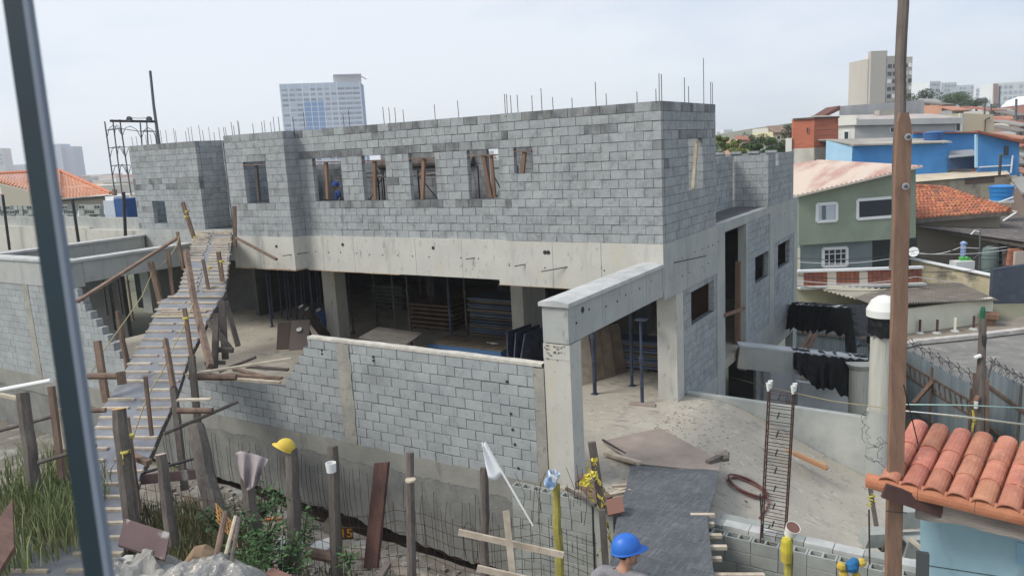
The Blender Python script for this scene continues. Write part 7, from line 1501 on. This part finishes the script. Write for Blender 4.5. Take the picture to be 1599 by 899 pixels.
# off-white tower on the right
t, f_, p, q, zt_ = tower(P(1390, 120, 185), 6, 1358, 1425, 90, -6, 9, 'beige off-white apartment tower behind the timber pole', M('beige_tower', S(196,188,176), S(178,170,160), .12, .9, stretch=(1,1,.2)))
ux = (q-p).normalized(); ux.z = 0; w_ = (q-p).length; base = Vector((p.x, p.y, 0)); L_ = P(1352, 95, 188.5); L_.z = 0
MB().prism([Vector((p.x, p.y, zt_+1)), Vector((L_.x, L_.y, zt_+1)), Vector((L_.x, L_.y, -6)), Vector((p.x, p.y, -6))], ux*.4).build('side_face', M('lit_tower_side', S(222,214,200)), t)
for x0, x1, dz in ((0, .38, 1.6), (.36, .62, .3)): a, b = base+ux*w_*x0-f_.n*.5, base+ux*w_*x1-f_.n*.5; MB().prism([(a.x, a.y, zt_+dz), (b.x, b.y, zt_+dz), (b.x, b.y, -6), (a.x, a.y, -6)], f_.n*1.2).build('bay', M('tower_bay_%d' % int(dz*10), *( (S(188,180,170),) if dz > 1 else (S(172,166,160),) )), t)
wins = MB(); rims = MB()
for k in range(9):
    z = zt_-1.6-1.75*k
    for x0, x1 in ((.40, .49), (.52, .60), (.66, .72), (.80, .86), (.92, .97)):
        a, b = base+ux*w_*x0-f_.n*.56, base+ux*w_*x1-f_.n*.56; (wins if rnd(0, 1) < .6 else rims).prism([(a.x, a.y, z), (b.x, b.y, z), (b.x, b.y, z-.9), (a.x, a.y, z-.9)], f_.n*.6)
    a, b = L_.lerp(base, .3)-ux*.05, L_.lerp(base, .75)-ux*.05; rims.prism([(a.x, a.y, z), (b.x, b.y, z), (b.x, b.y, z-.5), (a.x, a.y, z-.5)], -f_.n*.4)
kind(wins.build('window', GLASS, t), 'stuff'); kind(rims.build('window_shutter', FRAMEW, t), 'stuff')
# far blocks on the right skyline
FARW = M('far_white', S(222,224,226), S(206,210,214), .05); FWIN = M('far_window', S(150,164,182), S(176,188,200), .2)
def farblock(x0, x1, yt, d, th, lab, wall=FARW, rows_=6, cols=5, group='far apartment blocks on the right skyline', zb=-10, name='apartment_block', dep=14):
    t, f_, p, q, zt_ = tower(P((x0+x1)/2, yt, d), th, x0, x1, yt, zb, dep, lab, wall, name, 'building'); t['group'] = group; w_ = (q-p).length; ux = (q-p).normalized(); ux.z = 0; base = Vector((p.x, p.y, 0)); mb = MB()
    for k in range(rows_):
        for c_ in range(cols):
            if rnd(0, 1) < .12: continue
            a, b = base+ux*w_*((c_+.18)/cols)-f_.n*.2, base+ux*w_*((c_+.82)/cols)-f_.n*.2; z = zt_-1.4-3.0*k; mb.prism([(a.x, a.y, z), (b.x, b.y, z), (b.x, b.y, z-1.5), (a.x, a.y, z-1.5)], f_.n*.3)
    if mb.v: kind(mb.build('window', FWIN, t), 'stuff')
    return t
for a in ((1424, 1440, 133, 520, 10, 'far white block just right of the beige tower'), (1441, 1452, 130, 540, 10, 'narrow far white block, second right of the beige tower'), (1452, 1469, 127, 500, 25, 'far white block with stepped top, third right of the beige tower'), (1470, 1494, 129, 520, 15, 'far shaded block, fourth right of the beige tower'), (1492, 1521, 133, 560, 5, 'broad low far white block above the trees'), (1524, 1549, 137, 640, 0, 'faint far white block near the brown-edged one')): farblock(*a)
fb_ = farblock(1551, 1606, 129, 420, -5, 'long far apartment block with brown end strips at the right edge', FARW, 7, 7)
f_ = Plane(P(1578, 129, 420), -5); mb = MB(); mb.prism([f_(1551, 131), f_(1558, 131), f_(1558, 165), f_(1551, 165)], -f_.n*.5); kind(mb.build('brown_strip', M('brown_strip', S(150,116,108)), fb_), 'stuff')
for a in ((1119, 1124, 205, 900, 0, 'tiny far white block at end of the block wall'), (1124, 1131, 203, 950, 10, 'far pale tower, left of a group of three beyond the trees'), (1130, 1144, 202, 900, 10, 'tallest far pale tower of a group beyond the trees'), (1145, 1156, 209, 950, 5, 'shorter far bluish tower right of the tallest')): farblock(*a, FARW, 9, 3, 'far towers beyond the trees', -40)
for a in ((80, 94, 225, 900, 5, 'tall far blue-grey tower, taller left half of a pair'), (94, 113, 229, 905, 5, 'tall far blue-grey tower, right half of a pair')): farblock(*a, M('far_bluegrey_%d' % a[0], S(150,164,186) if a[0] > 90 else S(168,180,198)), 1, 1, 'far pair of towers at left', -40, 'far_tower', 25)
farblock(-20, 4, 232, 600, 10, 'pale far tower cut by the left edge', M('far_greige', S(196,196,194)), 6, 2, 'far pair of towers at left', -40, 'far_tower')
farblock(18, 40, 257, 800, 5, 'low wide far bluish building at left horizon', M('far_bl2', S(170,182,198)), 2, 4, 'far pair of towers at left', -40, 'far_building', 30)
# white canopy and assorted houses at the right edge
t = thing('white_canopy', P(1590, 160, 150), 'white tent-like canopy with red-brown front at the right edge', 'canopy'); MB().add([P(1562, 168, 150), P(1640, 158, 150), P(1640, 148, 156), P(1590, 151, 156), P(1572, 158, 154)], [(0, 1, 2, 3, 4)]).build('roof', FRAMEW, t); MB().prism([P(1566, 168, 150), P(1640, 159, 150), P(1640, 176, 150), P(1566, 178, 150)], HF*2).build('front', M('canopy_front', S(190,130,112)), t)
tones = [S(196,190,180), S(176,170,164), S(206,150,124), S(160,160,164), S(214,208,196), S(150,130,120), S(188,196,204), S(196,176,150)]
tm_ = [M('hill_house_%d' % i, c, None) for i, c in enumerate(tones)]; rf_ = [M('hill_roof_%d' % i, c, None) for i, c in enumerate((S(176,104,82), S(150,146,140), S(128,120,114), S(190,130,104)))]
spots = [(1556, 172, 110), (1575, 176, 120), (1594, 180, 105), (1565, 186, 95), (1585, 192, 90), (1604, 196, 85), (1598, 205, 78), (1604, 216, 72), (1600, 228, 68), (1606, 244, 64), (1597, 255, 62), (1607, 268, 58), (1600, 284, 55), (1608, 300, 52), (1556, 190, 100), (1560, 200, 92), (1420, 170, 130), (1455, 160, 130), (1480, 163, 120), (1500, 172, 115)]
rank = {i: k for k, i in enumerate(sorted([i for i in range(len(spots)) if spots[i][0] > 1540], key=lambda i: spots[i][1]))}
ordn = ['topmost', 'second from top', 'third from top', 'fourth from top', 'fifth from top', 'sixth from top', 'seventh from top', 'eighth from top', 'ninth from top', 'tenth from top', 'eleventh from top', 'fourth from bottom', 'third from bottom', 'second from bottom', 'next to lowest', 'lowest', 'lowest of all']
def hlab(i):
    x, y, d = spots[i]; rc = ['red', 'grey', 'dark grey', 'orange'][i % 4]
    if x > 1540: return '%s-roofed crowded house at the right edge, %s' % (rc, ordn[rank[i]])
    return '%s-roofed house behind the grey parapet, %s' % (rc, {1420: 'leftmost', 1455: 'second from left', 1480: 'third from left', 1500: 'rightmost'}[x])
for i, (x, y, d) in enumerate(spots):
    w2 = rnd(9, 15); f_ = Plane(P(x, y, d), rnd(-25, 25)); t = thing('hill_house', f_(x, y+10), hlab(i), 'house', 'crowded houses on the right slope'); hh_ = rnd(9, 14)
    wallq(f_, [(x-w2, y), (x+w2, y-.5), (x+w2, y+hh_+30), (x-w2, y+hh_+30)], 4, 'wall', tm_[i % 8], t)
    a, b = f_(x-w2-1, y), f_(x+w2+1, y); MB().prism([a-f_.n*.4, b-f_.n*.4, b+f_.n*4.5+Vector((0, 0, .8)), a+f_.n*4.5+Vector((0, 0, .8))], (0, 0, -.15)).build('roof', rf_[i % 4], t)
    win(f_, x-w2*.5, y+3.5, x-w2*.5+3.5, y+7.5, t, .06, fm=tm_[(i+4) % 8]); win(f_, x+w2*.2, y+3.5, x+w2*.2+3.5, y+7.5, t, .06, fm=tm_[(i+4) % 8])
for i, (x, y0, y1, d) in enumerate(((1560, 135, 178, 130), (1586, 155, 210, 100), (1537, 160, 186, 75), (1547, 163, 190, 76))): one(MB().tube(P(x, y1, d), P(x+1, y0, d), .16 if d > 90 else .10, n=6), 'street_pole', SCAF, ['grey utility pole in front of the far brown-edged block', 'utility pole among the crowded houses', 'short pale pipe above the tan house, left', 'short pale pipe above the tan house, right'][i], 'pole', 'poles on the right slope')
# far low city: too small to tell apart
mb = MB(); r8 = random.Random(12)
for i in range(700):
    lat = r8.uniform(-.75, -.02); D = r8.uniform(150, 900); pt = HF*D+HR*(lat*D); z = ground_z(pt.x, pt.y); w2, h_ = r8.uniform(3, 8)*(1+D/900), r8.uniform(3, 8)*(1+D/700)
    mb.m = r8.randrange(5); a = r8.uniform(0, 1.5); mb.obox((pt.x, pt.y, z+h_/2-1), (w2*math.cos(a), w2*math.sin(a), 0), (-w2*.7*math.sin(a), w2*.7*math.cos(a), 0), (0, 0, h_/2+1))
kind(mb.build('distant_city', [tm_[0], tm_[7], tm_[3], tm_[4], rf_[3]]), 'stuff')
# ------------------------------------------------------------------ trees, shrubs, grass
def leafmat(n, a, b, isl=.35): return M(n, a, b, .8, .75, island=isl, rand=.01, hue=.02, spec=.25)
LF1 = leafmat('leaf_dark', S(62,84,50), S(46,66,42)); LF2 = leafmat('leaf_mid', S(84,110,58), S(64,90,50)); LF3 = leafmat('leaf_yellow', S(140,148,80), S(104,122,66)); LFS = leafmat('leaf_shrub', S(78,112,62), S(56,86,52)); GRS = leafmat('grass_blade', S(118,134,80), S(134,132,92), .5); BARK = M('bark', S(92,80,70), S(70,60,54), 3, .95, .4, 20)
def leaves(mb, c, n, rx, ry, rz, ls, r, flat=.6):
    for _ in range(n):
        while True:
            u = Vector((r.uniform(-1, 1), r.uniform(-1, 1), r.uniform(-1, 1)))
            if u.length < 1: break
        if u.length < .55 and r.random() < .6: u = u.normalized()*r.uniform(.6, 1)
        p = Vector(c)+Vector((u.x*rx, u.y*ry, u.z*rz)); a = Vector((r.uniform(-1, 1), r.uniform(-1, 1), r.uniform(-.4, .6))).normalized(); b = a.cross(Vector((r.uniform(-1, 1), r.uniform(-1, 1), r.uniform(-1, 1)))).normalized(); l = ls*r.uniform(.6, 1.3)
        mb.add([p-a*l, p+b*l*.45, p+a*l, p-b*l*.45], [(0, 1, 2, 3)])
def tree(x, y, d, wpx, hpx, lab, mat, seed, n=2600, group='trees beyond the building'):
    r = random.Random(seed); k = d/FPX; top = P(x, y-hpx*.22, d); W_, H_ = wpx*k/2*1.12, hpx*k*1.15; b = top-Vector((0, 0, H_*1.45)); t = thing('tree', b, lab, 'tree', group)
    tr = MB(); tr.path([b, b+Vector((W_*.05, 0, H_*.5)), b+Vector((0, W_*.04, H_*.9))], [W_*.09, W_*.06, W_*.03], 7); mb = MB()
    for i in range(11):
        a = i*2.4+r.uniform(-.4, .4); rr = r.uniform(.2, .72); c = top+Vector((math.cos(a)*W_*rr, math.sin(a)*W_*rr, -H_*(.30+.42*r.random()))); c.z -= rr*rr*H_*.18
        tr.path([b+Vector((0, 0, H_*.6)), (b+Vector((0, 0, H_*.8))).lerp(c, .5), c], [W_*.04, W_*.025, W_*.01], 5)
        s_ = r.uniform(.26, .42); leaves(mb, c, n//11, W_*s_, W_*s_, min(H_*.30, W_*s_*.8), max(.09, W_*.045), r)
    tr.build('trunk', BARK, t); kind(mb.build('crown', mat, t, fix=False), 'stuff')
tree(1127, 207, 62, 26, 36, 'yellowish green tree at the left of the tree group beyond the set-back wall', LF3, 1); tree(1145, 214, 66, 24, 28, 'pale bushy tree, second in the group beyond the set-back wall', LF3, 2); tree(1165, 222, 72, 30, 24, 'low yellow-green tree in front of the small red roof', LF2, 3)
tree(1185, 206, 95, 36, 36, 'dark green domed tree before the cream house', LF1, 4, 2000); tree(1205, 212, 80, 32, 34, 'spreading green tree right of the domed one', LF2, 5, 1800); tree(1236, 190, 100, 30, 38, 'dark tree growing between cream house and brick house', LF1, 6, 1800); tree(1178, 224, 66, 30, 20, 'low bush in front of the domed tree', LF2, 7); tree(1214, 228, 70, 20, 16, 'small dark bush behind the set-back wall corner', LF1, 14)
tree(1224, 216, 78, 34, 34, 'leafy tree left of the grey house by the brick house', LF2, 15); tree(1156, 228, 60, 34, 26, 'light green bush nearest the set-back wall, left', LF3, 16); tree(1196, 230, 60, 34, 24, 'mid-green bush nearest the set-back wall, right', LF2, 17)
tree(1442, 142, 170, 48, 26, 'broad dark tree crown right of the beige tower', LF1, 8, 2200); tree(1490, 146, 165, 56, 24, 'wide mid-green tree crown on the right slope', LF2, 9, 2400); tree(1525, 147, 170, 44, 26, 'dark green tree crown near the brown-edged far block', LF1, 10, 2000); tree(1470, 156, 150, 40, 18, 'lower dark tree behind the grey parapet', LF1, 11, 1400); tree(1548, 160, 150, 26, 18, 'small dark tree beside the white canopy', LF1, 12, 1000)
mb = MB(); r9 = random.Random(5)
for i in range(160):
    D = r9.uniform(90, 260); lat = r9.uniform(-.72, .45) if i > 60 else r9.uniform(.2, .5); pt = HF*D+HR*(lat*D); z = ground_z(pt.x, pt.y); leaves(mb, (pt.x, pt.y, z+1.2), 60, 3.2, 3.2, 2.0, .5, r9)
kind(mb.build('far_scrub', LF1, fix=False), 'stuff')
def shrub(x, y, d, w_, h_, lab, seed, mat=LFS, n=420, ls=.075):
    r = random.Random(seed); c = P(x, y, d); b = Vector((c.x, c.y, c.z-h_*.7)); t = thing('leafy_shrub', b, lab, 'shrub', 'leafy shrubs in the trench'); st_, mb = MB(), MB()
    for i in range(9):
        a = i*.8+r.uniform(-.3, .3); e = b+Vector((math.cos(a)*w_*r.uniform(.2, .55), math.sin(a)*w_*r.uniform(.2, .5), h_*r.uniform(.6, 1.15))); st_.path([b, b.lerp(e, .5)+Vector((0, 0, .06)), e], [.012, .009, .005], 4)
        for j in range(n//9):
            f = r.uniform(.3, 1.05); p = b.lerp(e, f)+Vector((r.uniform(-.1, .1), r.uniform(-.1, .1), r.uniform(-.06, .06))); ax = Vector((r.uniform(-1, 1), r.uniform(-1, 1), r.uniform(-.5, .3))).normalized(); bx = ax.cross(Vector((0, 0, 1))+Vector((r.uniform(-.4, .4), r.uniform(-.4, .4), 0))).normalized(); l = ls*r.uniform(.6, 1.25)
            mb.add([p, p+ax*l*.5+bx*l*.26-Vector((0, 0, .006)), p+ax*l, p+ax*l*.5-bx*l*.26], [(0, 1, 2, 3)])
    st_.build('stem', BARK, t); kind(mb.build('foliage', mat, t, fix=False), 'stuff')
shrub(405, 812, 9.9, .75, .75, 'leafy green shrub right of the orange mesh', 1); shrub(432, 855, 9.6, .85, .75, 'largest leafy shrub beside the hard hat post foot', 2, n=560); shrub(382, 868, 9.3, .7, .6, 'leafy shrub low at the bottom beside the stakes', 3); shrub(470, 820, 10.6, .45, .5, 'small shrub right of the hard hat post', 4, n=220); shrub(543, 868, 9.7, .25, .25, 'tiny green plant by the number board', 5, n=90); shrub(408, 775, 10.8, .5, .5, 'leafy shrub just under the grey cloth', 6, n=260); shrub(340, 800, 10.2, .5, .45, 'dark leafy shrub behind orange mesh', 7, LF1, 240)
def grass_patch(spots_, name, mat, seed, hs=(.25, .7), n=26):
    r = random.Random(seed); mb = MB()
    for (c, rad, k) in spots_:
        for _ in range(int(k)):
            a = r.uniform(0, 6.3); q = c+HR*(rad*math.sqrt(r.random())*math.cos(a))+HF*(rad*math.sqrt(r.random())*math.sin(a)); q = Vector((q.x, q.y, max(yard_z(q.x, q.y), c.z-.6 if c.z > -6 else -99)-.02))
            h_ = r.uniform(*hs); ln = Vector((r.uniform(-.35, .35), r.uniform(-.35, .35), 0))*h_; sd_ = Vector((r.uniform(-1, 1), r.uniform(-1, 1), 0)).normalized()*.010
            m1, e = q+Vector((0, 0, h_*.6))+ln*.3, q+Vector((0, 0, h_))+ln; mb.add([q-sd_, q+sd_, m1+sd_*.7, e, m1-sd_*.7], [(0, 1, 2, 4), (2, 3, 4)])
    return kind(mb.build(name, mat, fix=False), 'stuff')
gs = [(P(x, y, d), rad, k) for x, y, d, rad, k in ((25, 760, 10.6, .9, 800), (45, 725, 11.6, 1.1, 700), (15, 700, 12.0, 1.2, 500), (75, 715, 12.2, .7, 300), (10, 790, 10.0, .9, 800))]
grass_patch(gs, 'tall_grass', GRS, 3, (.15, .55)); gs2 = [(P(x, y, d), rad, k) for x, y, d, rad, k in ((255, 790, 11.3, 1.0, 1300), (300, 790, 10.8, .8, 900), (340, 810, 10.3, .7, 700), (230, 770, 12, .8, 500), (350, 860, 9.4, .5, 260), (560, 890, 10, .5, 120), (480, 870, 10, .7, 160), (620, 895, 10, .5, 70))]
grass_patch(gs2, 'weeds', leafmat('weed_blade', S(126,124,86), S(100,104,70), .4), 4, (.12, .45))

# ------------------------------------------------------------------ hazy air
hz = MB(); hz.box(-2320, 2320, -2320, 2320, -45, 60); hv = bpy.data.materials.new('haze'); hv.use_nodes = True; n = hv.node_tree.nodes; n.clear(); o_ = n.new('ShaderNodeOutputMaterial'); v_ = n.new('ShaderNodeVolumePrincipled')
v_.inputs['Color'].default_value = (.93, .96, 1, 1); v_.inputs['Density'].default_value = .00045; v_.inputs['Anisotropy'].default_value = 0.2; hv.node_tree.links.new(v_.outputs[0], o_.inputs['Volume'])
kind(hz.build('haze', hv), 'stuff')
